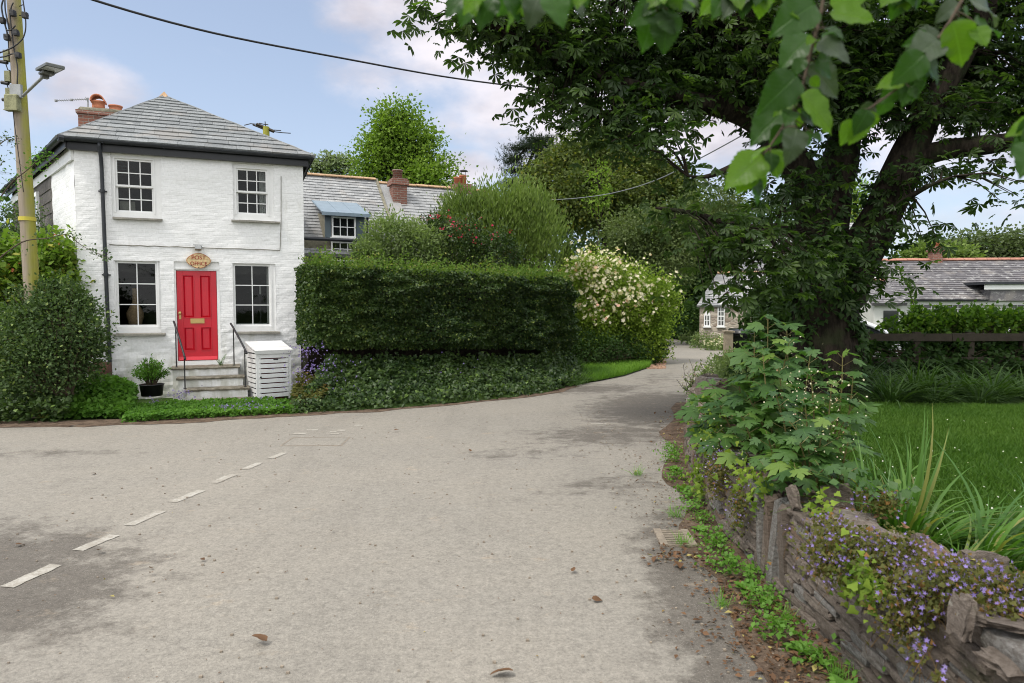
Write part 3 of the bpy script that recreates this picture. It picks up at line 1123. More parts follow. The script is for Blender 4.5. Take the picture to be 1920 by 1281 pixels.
def tri_sheet(name, poly, z, mat, kind='structure'):
    from mathutils.geometry import tessellate_polygon
    t = tessellate_polygon([[Vector((p[0], p[1], 0)) for p in poly]])
    mb = MB()
    mb.add([(p[0], p[1], z) for p in poly], [tuple(f) for f in t])
    o = mb.build(name, mat, kind=kind)
    me = o.data
    for pl in me.polygons:
        if pl.normal.z < 0:
            pl.flip()
    return o


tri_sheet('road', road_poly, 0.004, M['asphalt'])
# strip of washed-down earth along the cottage side of the road
es = []
for p in LE[6:60]:
    es.append(p)
ear = []
for i, p in enumerate(es):
    q = es[min(i + 1, len(es) - 1)] - es[max(i - 1, 0)]
    n_ = Vector((q.y, -q.x, 0)).normalized()
    w_ = .20 + .16 * noise.noise(Vector((i * .35, 2.2, 0))) + rnd.uniform(-.03, .03)
    ear.append(p + n_ * max(.06, w_))
tri_sheet('roadside_earth', [p + Vector((-.2, .35, 0)) for p in es] + list(reversed(ear)), 0.009, M['earth'])
# earth and washed soil at the foot of the stone wall
es = [p for p in RE if 1.2 < p.y < 12.5 and p.x < 4]
ear = []
for i, p in enumerate(es):
    w_ = .30 + .20 * noise.noise(Vector((p.y * .9, 7.2, 0))) + rnd.uniform(-.03, .03) + (.12 if p.y < 4 else 0)
    ear.append(p - Vector((max(.08, w_), .02, 0)))
tri_sheet('wall_foot_earth', [p + Vector((.3, 0, 0)) for p in es] + list(reversed(ear)), 0.009, M['earth'])

# lawn behind the stone wall -------------------------------------------------
LZ = .45
wall_line = smooth_line([(1.66, 1.0, 0), (1.66, 2.5, 0), (1.66, 4.2, 0), (1.74, 5.6, 0), (1.9, 6.9, 0), (2.2, 8.2, 0), (2.75, 9.8, 0), (3.45, 11.8, 0)], 8)
lawn_poly = [p + Vector((.28, 0, 0)) for p in wall_line] + [Vector((4.2, 13.5, 0)), Vector((20, 13.5, 0)), Vector((20, 0, 0)), Vector((1.95, 0, 0))]
tri_sheet('lawn', lawn_poly, LZ - .03, M['soil'])
# dashed centre line -----------------------------------------------------------
cnt = 0
for (a, b, wd) in (((12, 1103), (106, 1061), .105), ((145, 1034), (215, 1005), .10), ((242, 987), (302, 960), .10), ((324, 943), (378, 921), .10),
                   ((400, 907), (438, 891), .10), ((459, 881), (487, 869), .09), ((506, 861), (534, 850), .09)):
    p, q = G(*a), G(*b)
    t = (q - p).normalized()
    s_ = Vector((-t.y, t.x, 0)) * wd / 2
    mb = MB()
    k = 8
    top = [p.lerp(q, i / k) + s_ * rnd.uniform(.82, 1.05) for i in range(k + 1)]
    bot = [p.lerp(q, i / k) - s_ * rnd.uniform(.82, 1.05) for i in range(k + 1)]
    poly = bot + list(reversed(top))
    mb.add([(v.x, v.y, .0085) for v in poly], [tuple(range(len(poly)))])
    mb.build('road_marking', M['paint'], kind='structure')
for (a, b) in (((550, 814), (574, 814)), ((574, 807.5), (595, 807.5)), ((618, 811), (631, 811)), ((620, 814), (636, 814)), ((633, 808), (648, 808)), ((665, 798.5), (682, 798.5)), ((1108, 795), (1138, 796))):
    p, q = G(*a), G(*b)
    mb = MB()
    s_ = Vector((0, .05, 0))
    mb.add([(v.x, v.y, .0085) for v in (p - s_, q - s_, q + s_, p + s_)], [(0, 1, 2, 3)])
    mb.build('road_marking', M['paint'], kind='structure')

# ---------------------------------------------------------------- the white cottage
FA = math.atan2(.118, .2998)
Z0 = 12.7
A0 = P(138, 282, Z0)
EAVE = A0.z                                  # underside of fascia
ORI = Vector((A0.x, A0.y, 0))
HM = Matrix.Translation(ORI) @ Matrix.Rotation(FA, 4, 'Z')
HI = HM.inverted()


def F(u, v, y=0.0):
    """pixel -> point on the plane y (metres behind the facade), cottage coordinates"""
    o = HI @ Vector((0, 0, EYE))
    d = (HI.to_3x3() @ ray(u, v))
    return o + d * ((y - o.y) / d.y)


W = F(568, 313).x
house = thing('white_cottage', 'white painted brick cottage with red front door, four white windows and grey slate hipped roof', 'cottage', ORI, FA)

# openings: (x0, x1, z0, z1)


def opening(u0, v0, u1, v1):
    a, b = F(u0, v0), F(u1, v1)
    c, d_ = F(u0, v1), F(u1, v0)
    return ((a.x + c.x) / 2, (b.x + d_.x) / 2, (b.z + c.z) / 2, (a.z + d_.z) / 2)


UL = opening(209, 291, 302, 410)
UR = opening(437, 308, 513, 413)
LL = opening(215, 489, 301, 626)
LR = opening(437, 494, 517, 622)
DO = opening(328, 491, 413, 686)
holes = [UL, UR, LL, LR, DO]
STEP_TOP = DO[2]


def wall_grid(mb, x0, x1, z0, z1, holes, step, y0=0.0, amp=.012, th=.35, arch=0.0):
    xs = sorted(set([x0, x1] + [h[0] for h in holes] + [h[1] for h in holes]))
    zs = sorted(set([z0, z1] + [h[2] for h in holes] + [h[3] for h in holes]))

    def fill(vals):
        out = []
        for a, b in zip(vals, vals[1:]):
            n = max(1, round((b - a) / step))
            out += [a + (b - a) * i / n for i in range(n)]
        return out + [vals[-1]]
    xs, zs = fill(xs), fill(zs)
    idx = {}
    vs, fs = [], []

    def vid(i, j):
        if (i, j) not in idx:
            x, z = xs[i], zs[j]
            q = Vector((x * 2.6, z * 3.6, 5.1))
            d = noise.noise(q) * amp + noise.noise(q * 3.1) * amp * .5
            if z < 1.35:
                d += noise.noise(Vector((x * 5, z * 11, 1))) * amp * 1.2
            idx[(i, j)] = len(vs)
            vs.append((x, y0 + d, z))
        return idx[(i, j)]
    for i in range(len(xs) - 1):
        for j in range(len(zs) - 1):
            cx, cz = (xs[i] + xs[i + 1]) / 2, (zs[j] + zs[j + 1]) / 2
            if any(h[0] < cx < h[1] and h[2] < cz < h[3] for h in holes):
                continue
            fs.append((vid(i, j), vid(i + 1, j), vid(i + 1, j + 1), vid(i, j + 1)))
    mb.add(vs, fs)
    for h in holes:          # reveals
        y1 = y0 + .13
        a, b, c, d = h
        mb.add([(a, y0 - .002, c), (a, y1, c), (a, y1, d), (a, y0 - .002, d)], [(0, 1, 2, 3)])
        mb.add([(b, y0 - .002, c), (b, y1, c), (b, y1, d), (b, y0 - .002, d)], [(3, 2, 1, 0)])
        mb.add([(a, y0 - .002, d), (b, y0 - .002, d), (b, y1, d), (a, y1, d)], [(0, 1, 2, 3)])
        mb.add([(a, y0 - .002, c), (b, y0 - .002, c), (b, y1, c), (a, y1, c)], [(3, 2, 1, 0)])
    # back face of the wall
    xs2 = sorted(set([x0, x1] + [h[0] for h in holes] + [h[1] for h in holes]))
    zs2 = sorted(set([z0, z1] + [h[2] for h in holes] + [h[3] for h in holes]))
    for i in range(len(xs2) - 1):
        for j in range(len(zs2) - 1):
            cx, cz = (xs2[i] + xs2[i + 1]) / 2, (zs2[j] + zs2[j + 1]) / 2
            if any(h[0] < cx < h[1] and h[2] < cz < h[3] for h in holes):
                continue
            a, b, c, d = xs2[i], xs2[i + 1], zs2[j], zs2[j + 1]
            y = y0 + .25
            mb.add([(a, y, c), (b, y, c), (b, y, d), (a, y, d)], [(3, 2, 1, 0)])


SL = 7.6                                     # length of the side wall
sd = Vector((-.365, .931, 0)).normalized()   # direction of the side wall
LB = sd * SL
RB = Vector((W, 7.1, 0))
TOPZ = EAVE + .14
mb = MB()
mb.smooth = False
wall_grid(mb, 0, W, -.3, TOPZ, holes, .06)
# white return on the side wall, then right and back walls
white_len = 2.2
mb2 = MB()
wall_grid(mb2, 0, white_len, -.3, TOPZ, [], .09, amp=.02)
for (vs, ) in ((mb2.v,),):
    tv = [Vector((sd.x * (x) - sd.y * 0 + (-sd.y) * (-y) * -1 * 0, 0, 0)) for (x, y, z) in vs[:0]]
out = []
nrm = Vector((-sd.y, sd.x, 0)) * -1          # inward normal of the side wall
for (x, y, z) in mb2.v:
    p = sd * x + Vector((sd.y, -sd.x, 0)) * (y if y > .1 else y)
    out.append((p.x, p.y, z))
mb.add(out, [tuple(reversed(f)) for f in mb2.f])
mb.add([(W, 0, -.3), (W, RB.y, -.3), (W, RB.y, TOPZ), (W, 0, TOPZ)], [(0, 1, 2, 3)])
mb.add([(W, RB.y, -.3), (LB.x, LB.y, -.3), (LB.x, LB.y, TOPZ), (W, RB.y, TOPZ)], [(0, 1, 2, 3)])
mb.add([(W - .25, .25, -.3), (W - .25, RB.y, -.3), (W - .25, RB.y, TOPZ), (W - .25, .25, TOPZ)], [(3, 2, 1, 0)])
# flat-arch render band over the ground floor and drip line
wallo = mb.build('wall', M['wall'], house)
mb = MB()
for (x0, x1, u0, v0, u1, v1) in ((0, 0, 205, 459, 525, 469),):
    a, b = F(u0, v0, -.012), F(u1, v1, -.012)
    k = 24
    pts = [a.lerp(b, i / k) + Vector((0, rnd.uniform(-.003, .003), rnd.uniform(-.006, .006))) for i in range(k + 1)]
    mb.tube([p + Vector((0, .0, 0)) for p in pts], .009, 6)
    c = F(527, 420, -.012)
    mb.tube([b, c, F(527, 330, -.012)], .007, 5)
mb.build('wall_cable', M['sill'], house)

# slate-hung stretch of the side wall with its narrow window
mb = MB()
ins = Vector((sd.y, -sd.x, 0))
slate_h = []
x = white_len


def SW(s_, z, o=0.0):
    p = sd * s_ - Vector((sd.y, -sd.x, 0)) * -1 * -o
    return Vector((p.x, p.y, z))


# outward normal of side wall
ON = Vector((-sd.y, sd.x, 0))
if ON.x > 0:
    ON = -ON
zc = -.3
while zc < TOPZ - .02:
    s_ = white_len - rnd.uniform(0, .2)
    while s_ < SL:
        wd = rnd.uniform(.24, .34)
        a, b = max(s_, white_len), min(s_ + wd - .006, SL)
        if b - a > .03:
            z1 = min(zc + .30, TOPZ)
            mid_s, mid_z = (a + b) / 2, (zc + z1) / 2
            mb.r = rnd.random()
            p = [sd * a + ON * .03 + Vector((0, 0, zc)), sd * b + ON * .03 + Vector((0, 0, zc)), sd * b + ON * .012 + Vector((0, 0, z1)), sd * a + ON * .012 + Vector((0, 0, z1))]
            q = [v - ON * .03 for v in p]
            mb.add(p + q, [(0, 1, 2, 3), (3, 2, 1, 0), (0, 4, 5, 1), (1, 5, 6, 2), (0, 3, 7, 4)])
        s_ += wd
    zc += .25
mb.build('slate_cladding', M['slatehung'], house)
# narrow side window
s0, s1, z0_, z1_ = 3.55, 4.35, 2.75, 4.30
sw = MB()
for (a, b, c, d) in ((s0, s0 + .09, z0_, z1_), (s1 - .09, s1, z0_, z1_), (s0 + .09, s1 - .09, z0_, z0_ + .09), (s0 + .09, s1 - .09, z1_ - .09, z1_), (s0 + .09, s1 - .09, 3.5, 3.55)):
    q = [sd * a + Vector((0, 0, c)), sd * b + Vector((0, 0, c)), sd * b + Vector((0, 0, d)), sd * a + Vector((0, 0, d))]
    sw.prism([v + ON * .02 for v in q], ON * .06)
swo = sw.build('window', M['white'], house, lab='narrow side window in the slate hung wall')
g = MB()
g.prism([sd * (s0 + .08) + ON * .03 + Vector((0, 0, z0_ + .08)), sd * (s1 - .08) + ON * .03 + Vector((0, 0, z0_ + .08)), sd * (s1 - .08) + ON * .03 + Vector((0, 0, z1_ - .08)), sd * (s0 + .08) + ON * .03 + Vector((0, 0, z1_ - .08))], ON * .015)
g.build('glass', M['darkglass'], swo)

# floors and inner partitions make the rooms behind the windows
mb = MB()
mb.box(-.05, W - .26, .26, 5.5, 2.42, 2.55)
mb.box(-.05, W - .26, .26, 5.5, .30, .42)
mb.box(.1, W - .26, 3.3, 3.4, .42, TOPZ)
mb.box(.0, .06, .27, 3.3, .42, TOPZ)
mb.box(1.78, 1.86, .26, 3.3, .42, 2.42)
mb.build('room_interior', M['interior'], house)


def casing(mb, o, y, t, dp):
    a, b, c, d = o
    mb.box(a, a + t, y, y + dp, c, d)
    mb.box(b - t, b, y, y + dp, c, d)
    mb.box(a + t, b - t, y, y + dp, d - t, d)
    mb.box(a + t, b - t, y, y + dp, c, c + t)


def window(o, cols, rows_, split, lab, gl, sil):
    """sash window: casing > sash bars, glass, sill"""
    fr = MB()
    a, b, c, d = o
    ga, gb, gc, gd = gl                        # glazed area
    y = .035
    fr.box(a, ga - .03, y, y + .10, c, d)
    fr.box(gb + .03, b, y, y + .10, c, d)
    fr.box(ga - .03, gb + .03, y, y + .10, gd + .03, d)
    fr.box(ga - .03, gb + .03, y, y + .10, c, gc - .03)
    # inner bead gives the casing its step
    fr.box(ga - .055, ga - .03, y - .014, y - .001, gc - .05, gd + .05)
    fr.box(gb + .03, gb + .055, y - .014, y - .001, gc - .05, gd + .05)
    fr.box(ga - .03, gb + .03, y - .014, y - .001, gd + .03, gd + .05)
    wo = fr.build('window', M['white'], house, lab=lab)
    zm = (gc + gd) / 2

    def sash(z0, z1, ys, r_, nm):
        s_ = MB()
        s_.box(ga - .03, ga + .006, ys, ys + .035, z0 - .03, z1 + .03)
        s_.box(gb - .006, gb + .03, ys, ys + .035, z0 - .03, z1 + .03)
        s_.box(ga + .006, gb - .006, ys, ys + .035, z0 - .03, z0 + .008)
        s_.box(ga + .006, gb - .006, ys, ys + .035, z1 - .008, z1 + .03)
        w_ = gb - ga
        for i in range(1, cols):
            x = ga + w_ * i / cols
            s_.box(x - .009, x + .009, ys + .004, ys + .030, z0 + .008, z1 - .008)
        for j in range(1, r_):
            z = z0 + (z1 - z0) * j / r_
            for i in range(cols):
                xa = ga + w_ * i / cols + (.009 if i else .006)
                xb = ga + w_ * (i + 1) / cols - (.009 if i < cols - 1 else .006)
                s_.box(xa, xb, ys + .006, ys + .028, z - .009, z + .009)
        s_.build(nm, M['white'], wo)
    if split:
        sash(zm + .006, gd, y + .02, rows_ // 2, 'sash')
        sash(gc, zm - .026, y + .060, rows_ // 2, 'sash')
    else:
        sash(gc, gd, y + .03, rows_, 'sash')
    g = MB()
    gy = y + .045
    if split:
        g.box(ga, gb, gy, gy + .003, zm, gd)
        g.box(ga, gb, gy + .04, gy + .043, gc, zm)
    else:
        g.box(ga, gb, gy, gy + .003, gc, gd)
    g.build('glass', M['glass'], wo)
    sl = MB()
    x0, x1, z1 = sil
    k = 10
    for i in range(k):
        xa, xb = x0 + (x1 - x0) * i / k, x0 + (x1 - x0) * (i + 1) / k
        e = rnd.uniform(-.008, .008)
        sl.add([(xa, -.085 + e, z1 - .035), (xb, -.085 + e, z1 - .035), (xb, -.08 + e, z1), (xa, -.08 + e, z1), (xa, .02, z1 - .03), (xb, .02, z1 - .03), (xb, .03, z1 + .014), (xa, .03, z1 + .014)],
               [(0, 1, 2, 3), (3, 2, 6, 7), (0, 4, 5, 1), (0, 3, 7, 4), (1, 5, 6, 2)])
    sl.build('sill', M['sill'], wo)
    return wo


def gz(u0, v0, u1, v1):
    return opening(u0, v0, u1, v1)


def sill(u0, u1, v):
    return (F(u0, v, -.06).x, F(u1, v, -.06).x, (F(u0, v, -.06).z + F(u1, v, -.06).z) / 2)


window(UL, 3, 4, True, 'upper window over the left window, twelve small panes', gz(219, 301, 284, 395), sill(211, 304, 409))
window(UR, 3, 4, True, 'upper right window, twelve small panes', gz(446, 319, 499, 399), sill(434, 525, 414))
window(LL, 2, 3, False, 'ground floor window with a tall vase behind it', gz(221, 493, 292, 610), sill(212, 310, 626))
window(LR, 2, 3, False, 'ground floor window with a candlestick behind it', gz(441, 498, 505, 609), sill(443, 525, 623))

# doorway ----------------------------------------------------------------------
a, b, c, d = DO
dl = opening(332, 508, 407, 676)
fr = MB()
fr.box(a, dl[0] - .006, .03, .13, c, d)
fr.box(dl[1] + .006, b, .03, .13, c, d)
fr.box(dl[0] - .006, dl[1] + .006, .03, .13, dl[3] + .006, d)
fr.box(dl[0] - .006, dl[1] + .006, .0, .13, c, dl[2] - .006)
fr.box(a + .004, b - .004, .012, .029, dl[3] + .03, dl[3] + .055)
fr.build('door_frame', M['white'], house)
door = MB()
x0, x1, z0, z1 = dl
w_, h_ = x1 - x0, z1 - z0
y = .055
st = w_ * .15
mu = w_ * .14
rails = [(0, .11), (.365, .50), (.94, 1.0)]
zz = [z0 + h_ * q for q in (0, .11, .375, .475, .955, 1.0)]
# stiles, rails, muntin
door.bev(x0, x0 + st, y, y + .045, z0, z1, .003)
door.bev(x1 - st, x1, y, y + .045, z0, z1, .003)
for (p, q) in ((zz[0], zz[1]), (zz[2], zz[3]), (zz[4], zz[5])):
    door.box(x0 + st, x1 - st, y + .001, y + .044, p, q)
xm = (x0 + x1) / 2
for (p, q) in ((zz[1], zz[2]), (zz[3], zz[4])):
    door.box(xm - mu / 2, xm + mu / 2, y + .001, y + .044, p, q)
    for (s0_, s1_) in ((x0 + st, xm - mu / 2), (xm + mu / 2, x1 - st)):
        # sunk panel with a raised, chamfered field
        door.box(s0_, s1_, y + .026, y + .04, p, q)
        m_ = .045
        o8 = [(s0_ + .012, p + .012), (s1_ - .012, p + .012), (s1_ - .012, q - .012), (s0_ + .012, q - .012)]
        i8 = [(s0_ + m_, p + m_), (s1_ - m_, p + m_), (s1_ - m_, q - m_), (s0_ + m_, q - m_)]
        door.add([(u, y + .0255, v) for u, v in o8] + [(u, y + .008, v) for u, v in i8], [(0, 1, 5, 4), (1, 2, 6, 5), (2, 3, 7, 6), (3, 0, 4, 7), (4, 5, 6, 7)])
        # bolection moulding round it
        for (ea, eb, fa, fb) in ((s0_, s1_, p, p + .014), (s0_, s1_, q - .014, q)):
            door.box(ea, eb, y - .006, y + .025, fa, fb)
        for (ea, eb) in ((s0_, s0_ + .012), (s1_ - .012, s1_)):
            door.box(ea, eb, y - .006, y + .025, p + .014, q - .014)
door.prism([(x0 + .01, y, z0 + .075), (x0 + .01, y - .045, z0 + .01), (x0 + .01, y, z0 + .01)], (w_ - .02, 0, 0))
dob = door.build('door', M['red'], house)
hb = MB()
kx, kz = x0 + .05, F(337, 588).z
hb.box(kx - .018, kx + .018, y - .008, y - .001, kz - .11, kz + .04)
hb.lathe([(.010, 0), (.012, .02), (.026, .028), (.030, .045), (.022, .058), (.004, .062)], mat=Matrix.Translation((kx, y - .008, kz + .005)) @ Matrix.Rotation(R(90), 4, 'X'))
hb.build('door_handle', M['brass'], dob)
lb = MB()
lx, lz = (F(370, 602).x), F(370, 602).z
lb.box(lx - .125, lx + .125, y - .010, y - .001, lz - .048, lz + .048)
lb.box(lx - .09, lx + .09, y - .017, y - .0105, lz - .022, lz + .020)
lb.build('letterbox', M['brass'], dob)

# fascia, gutter, downpipe -------------------------------------------------------
mb = MB()
OV = .13
E = [Vector((-OV * 1.0, -OV, 0)), Vector((W + OV, -OV, 0))]
fz0, fz1 = EAVE, EAVE + .22
mb.box(-.08, W + .10, -.10, -.02, fz0, fz1)
mb.box(-.06, W + .08, -.019, .10, fz0 + .012, fz0 + .03)
sdv = sd
# side fascia (dark) with pale strip below
q = [Vector((-.075, -.07, 0)), Vector((-.075, -.07, 0)) + sd * (SL + .2)]
mb.prism([q[0] + ON * .02 + Vector((0, 0, fz0 + .03)), q[1] + ON * .02 + Vector((0, 0, fz0 + .03)), q[1] + ON * .02 + Vector((0, 0, fz1)), q[0] + ON * .02 + Vector((0, 0, fz1))], ON * .03)
mb.prism([Vector((W + .08, -.02, fz0)), Vector((W + .08, RB.y + .1, fz0)), Vector((W + .08, RB.y + .1, fz1)), Vector((W + .08, -.02, fz1))], Vector((.03, 0, 0)))
mb.build('fascia', M['black'], house)
mb = MB()
mb.prism([ON * .0 + sd * .02 + Vector((0, 0, fz0 - .17)), sd * SL + Vector((0, 0, fz0 - .17)), sd * SL + Vector((0, 0, fz0 + .02)), sd * .02 + Vector((0, 0, fz0 + .02))], ON * .045)
mb.build('side_board', M['slatwhite'], house, lab='pale board under the side gutter')


def gutter_run(mb, a, b, out, r_=.058):
    n = 8
    a, b, out = Vector(a), Vector(b), Vector(out)
    sec = []
    for k in range(n + 1):
        an = math.pi * k / n
        sec.append(out * math.cos(an) * r_ * -1 + Vector((0, 0, -math.sin(an) * r_)))
    for k in range(n, -1, -1):
        sec.append(sec[k] * .86)
    N_ = len(sec)
    vs = [a + s_ for s_ in sec] + [b + s_ for s_ in sec]
    fs = []
    for k in range(N_ - 1):
        fs.append((k, k + 1, N_ + k + 1, N_ + k))
    fs.append(tuple(range(N_)))
    fs.append(tuple(range(2 * N_ - 1, N_ - 1, -1)))
    mb.add(vs, fs)


mb = MB()
gz_ = fz1 - .03
gutter_run(mb, (-.17, -.165, gz_), (W + .17, -.165, gz_ - .015), (0, -1, 0))
ca = Vector((-.17, -.165, gz_))
gutter_run(mb, ca, ca + sd * (SL + .3), ON)
for i in range(1, 7):
    p = ca + sd * (i * 1.15)
    mb.tube([p - sd * .05 + Vector((0, 0, -.01)), p + sd * .05 + Vector((0, 0, -.01))], .066, 8)
mb.tube([ca + Vector((-.03, -.03, -.02)), ca + Vector((.05, 0, -.02))], .066, 8)
for i in range(5):
    x = .5 + i * 1.0
    mb.box(x - .012, x + .012, -.235, -.10, gz_ - .062, gz_ - .055)
mb.build('gutter', M['gutter'], house)
mb = MB()
px = F(190, 300).x
bx = F(208, 690).x
pts = [(px, -.165, gz_ - .05), (px, -.165, gz_ - .12), (px + .005, -.06, gz_ - .30), (px + .01, -.055, gz_ - .5), ((px + bx) / 2, -.055, 2.4), (bx, -.06, .25), (bx, -.06, .02)]
mb.smooth = True
mb.tube(pts, .034, 10)
mb.smooth = False
for z in (3.9, 2.35, 1.0):
    xx = px + (bx - px) * (gz_ - z) / gz_
    mb.tube([(xx, -.06, z - .03), (xx, -.06, z + .03)], .043, 10)
    mb.box(xx - .07, xx + .07, -.035, -.005, z - .012, z + .012)
mb.build('downpipe', M['gutter'], house)

# roof -----------------------------------------------------------------------------
RZ = EAVE + .20
apy = 2.35
ap = F(308, 181, apy)
eFL, eFR = Vector((-.20, -.17, RZ)), Vector((W + .20, -.17, RZ))
eBL = Vector((LB.x - .15, LB.y + .15, RZ))
eBR = Vector((W + .20, RB.y + .15, RZ))
rb = Vector((ap.x + .35, 5.2, ap.z))
roof = MB()
deck(roof, [eFL, eFR, ap], .04)
deck(roof, [eFR, eBR, rb, ap], .04)
deck(roof, [eBR, eBL, rb], .04)
deck(roof, [eBL, eFL, ap], .04)
deck(roof, [eBL, ap, rb], .04)
slates(roof, [eFL, eFR, ap], .235, .24, .52, .020, graded=.30, over=.03)
slates(roof, [eFR, eBR, rb, ap], .22, .24, .42, .018, over=.03)
slates(roof, [eBL, eFL, ap], .22, .24, .42, .018, over=.03)
slates(roof, [eBR, eBL, rb], .25, .3, .5, .018)
# mortared hips
for (p, q, w2, h2) in ((eFL, ap, .018, .022), (eFR, ap, .018, .022)):
    roof.r = .7
    roof.tube([p.lerp(q, i / 16) + Vector((0, 0, .012 + rnd.uniform(-.004, .008))) for i in range(17)], .026, 5)
ro = roof.build('roof', M['slate'], house)
mb = MB()
mb.add([ap + Vector((-.17, -.14, -.13)), ap + Vector((.17, -.14, -.13)), ap + Vector((.17, .25, -.05)), ap + Vector((-.17, .25, -.05)), ap + Vector((0, 0, .11))], [(0, 1, 4), (1, 2, 4), (2, 3, 4), (3, 0, 4)])
mb.build('ridge_cap', M['ridge'], ro)
mb = MB()
ridge_tiles(mb, ap + Vector((0, .2, 0)), rb)
mb.build('ridge_tiles', M['slate_dark'], ro)

# chimney behind the left hip
cy = 4.3
c0 = F(196, 225, cy)
cz = F(196, 214, cy).z
mb = MB()
ch = .36
mb.box(c0.x - .48, c0.x + .48, cy - ch, cy + ch, RZ - .2, cz - .12)
mb.box(c0.x - .52, c0.x + .52, cy - ch - .04, cy + ch + .04, cz - .121, cz - .045, jit=.008)
cho = mb.build('chimney', M['brick'], ro)
mb = MB()
mb.smooth = True
mb.rock((c0.x, cy, cz - .02), (1.0, .74, .13), amp=.25)
mb.build('flaunching', M['mossstone'], cho)
for (u, v0_, v1_, hood) in ((185, 211, 191, True), (217, 214, 199, False)):
    p = F(u, v0_, cy - .05)
    t_ = F(u, v1_, cy - .05).z
    mb = MB()
    mb.smooth = True
    h_ = t_ - p.z
    mb.lathe([(.145, 0), (.135, h_ * .5), (.135, h_ * .82), (.155, h_ * .86), (.155, h_), (.12, h_), (.11, h_ * .4)], (p.x, p.y, p.z), 20)
    if hood:
        # half-round hood tile standing over the pot
        n = 12
        vs, fs = [], []
        for k in range(n + 1):
            an = math.pi * k / n
            for (rr, yy) in ((.155, -.17), (.155, .17), (.128, .17), (.128, -.17)):
                vs.append((p.x + math.cos(an) * rr, p.y + yy, t_ - .02 + math.sin(an) * rr * 1.05))
        for k in range(n):
            for q in range(4):
                q2 = (q + 1) % 4
                fs.append((k * 4 + q, k * 4 + q2, k * 4 + 4 + q2, k * 4 + 4 + q))
        fs += [(0, 1, 2, 3), (n * 4 + 3, n * 4 + 2, n * 4 + 1, n * 4)]
        mb.add(vs, fs)
    mb.build('chimney_pot', M['terracotta'], cho, lab='terracotta pot with a half round hood' if hood else 'open terracotta pot')

# things in the ground-floor rooms -----------------------------------------------
p = F(254, 610, .55)
mb = MB()
mb.smooth = True
tz = p.z - .02
vh = F(252, 541, .55).z - tz
mb.lathe([(.07, 0), (.115, .06 * vh), (.155, .25 * vh), (.150, .36 * vh), (.095, .52 * vh), (.045, .63 * vh), (.038, .8 * vh), (.046, vh), (.03, vh)], (0, 0, 0), 24)
vl = HM @ Vector((p.x, .55, tz))
mb.build('vase', M['wicker'], None, 'tall narrow necked woven vase behind the lower left window', 'vase', loc=None).location = vl
t = thing('side_table', 'dark table under the woven vase inside the lower left window', 'table', HM @ Vector((p.x, .7, .42)), FA)
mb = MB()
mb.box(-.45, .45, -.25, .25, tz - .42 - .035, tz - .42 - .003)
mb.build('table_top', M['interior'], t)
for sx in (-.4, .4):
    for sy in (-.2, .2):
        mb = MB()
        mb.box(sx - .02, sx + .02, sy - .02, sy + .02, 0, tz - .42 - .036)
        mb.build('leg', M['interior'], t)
q = F(489, 606, .5)
mb = MB()
mb.smooth = True
qh = F(489, 552, .5).z - q.z
mb.lathe([(.06, 0), (.06, .015), (.015, .03), (.012, .25 * qh), (.024, .4 * qh), (.014, .5 * qh), (.014, .9 * qh), (.045, .95 * qh), (.045, qh), (.012, qh)], (0, 0, 0), 12)
cl = HM @ Vector((q.x, .5, q.z))
mb.build('candlestick', M['iron'], None, 'black iron candlestick holding a pale candle, behind the lower right window', 'candlestick').location = cl
mb = MB()
mb.lathe([(.018, 0), (.018, .16), (.003, .17)], (0, 0, 0), 10)
mb.build('candle', M['curtain'], None, 'pale candle standing on the iron candlestick', 'candle').location = cl + Vector((0, 0, qh + .003))
t = thing('window_shelf', 'shelf carrying the candlestick behind the lower right window', 'shelf', HM @ Vector((q.x, .5, q.z)), FA)
mb = MB()
mb.box(-.5, .5, -.16, .16, -.03, -.003)
mb.build('board', M['slatwhite'], t)
for xx in (-.4, .36):
    mb = MB()
    mb.box(xx, xx + .04, -.12, .12, -.2, -.031)
    mb.build('bracket', M['slatwhite'], t)
# folded inside shutter, seen through the right-hand panes
mb = MB()
a_, b_, c_, d_ = LR
mb.box(b_ - .16, b_ - .13, .20, .46, c_, d_)
mb.build('window_shutter', M['curtain'], house)
# curtain in the upper right window
a_, b_, c_, d_ = UR
mb = MB()
mb.smooth = True
k = 18
vs, fs = [], []
for i in range(k + 1):
    x = b_ - .10 - .17 * (1 - i / k)
    yv = .20 + .025 * math.sin(i * 1.6)
    vs += [(x, yv, c_ + .02), (x, yv, d_ - .05)]
for i in range(k):
    fs.append((2 * i, 2 * i + 2, 2 * i + 3, 2 * i + 1))
mb.add(vs, fs)
cu = mb.build('curtain', M['curtain'], None, 'pale drawn back curtain in the upper right window', 'curtain')
cu.location = ORI
cu.rotation_euler = (0, 0, FA)
mb = MB()
a_, b_, c_, d_ = UL
cu = MB()
cu.box(a_ + .10, a_ + .36, .19, .21, c_ + .05, c_ + .34)
cu = cu.build('picture_board', M['sill'], None, 'grey board standing in the corner of the upper left window', 'board')
cu.location = ORI
cu.rotation_euler = (0, 0, FA)

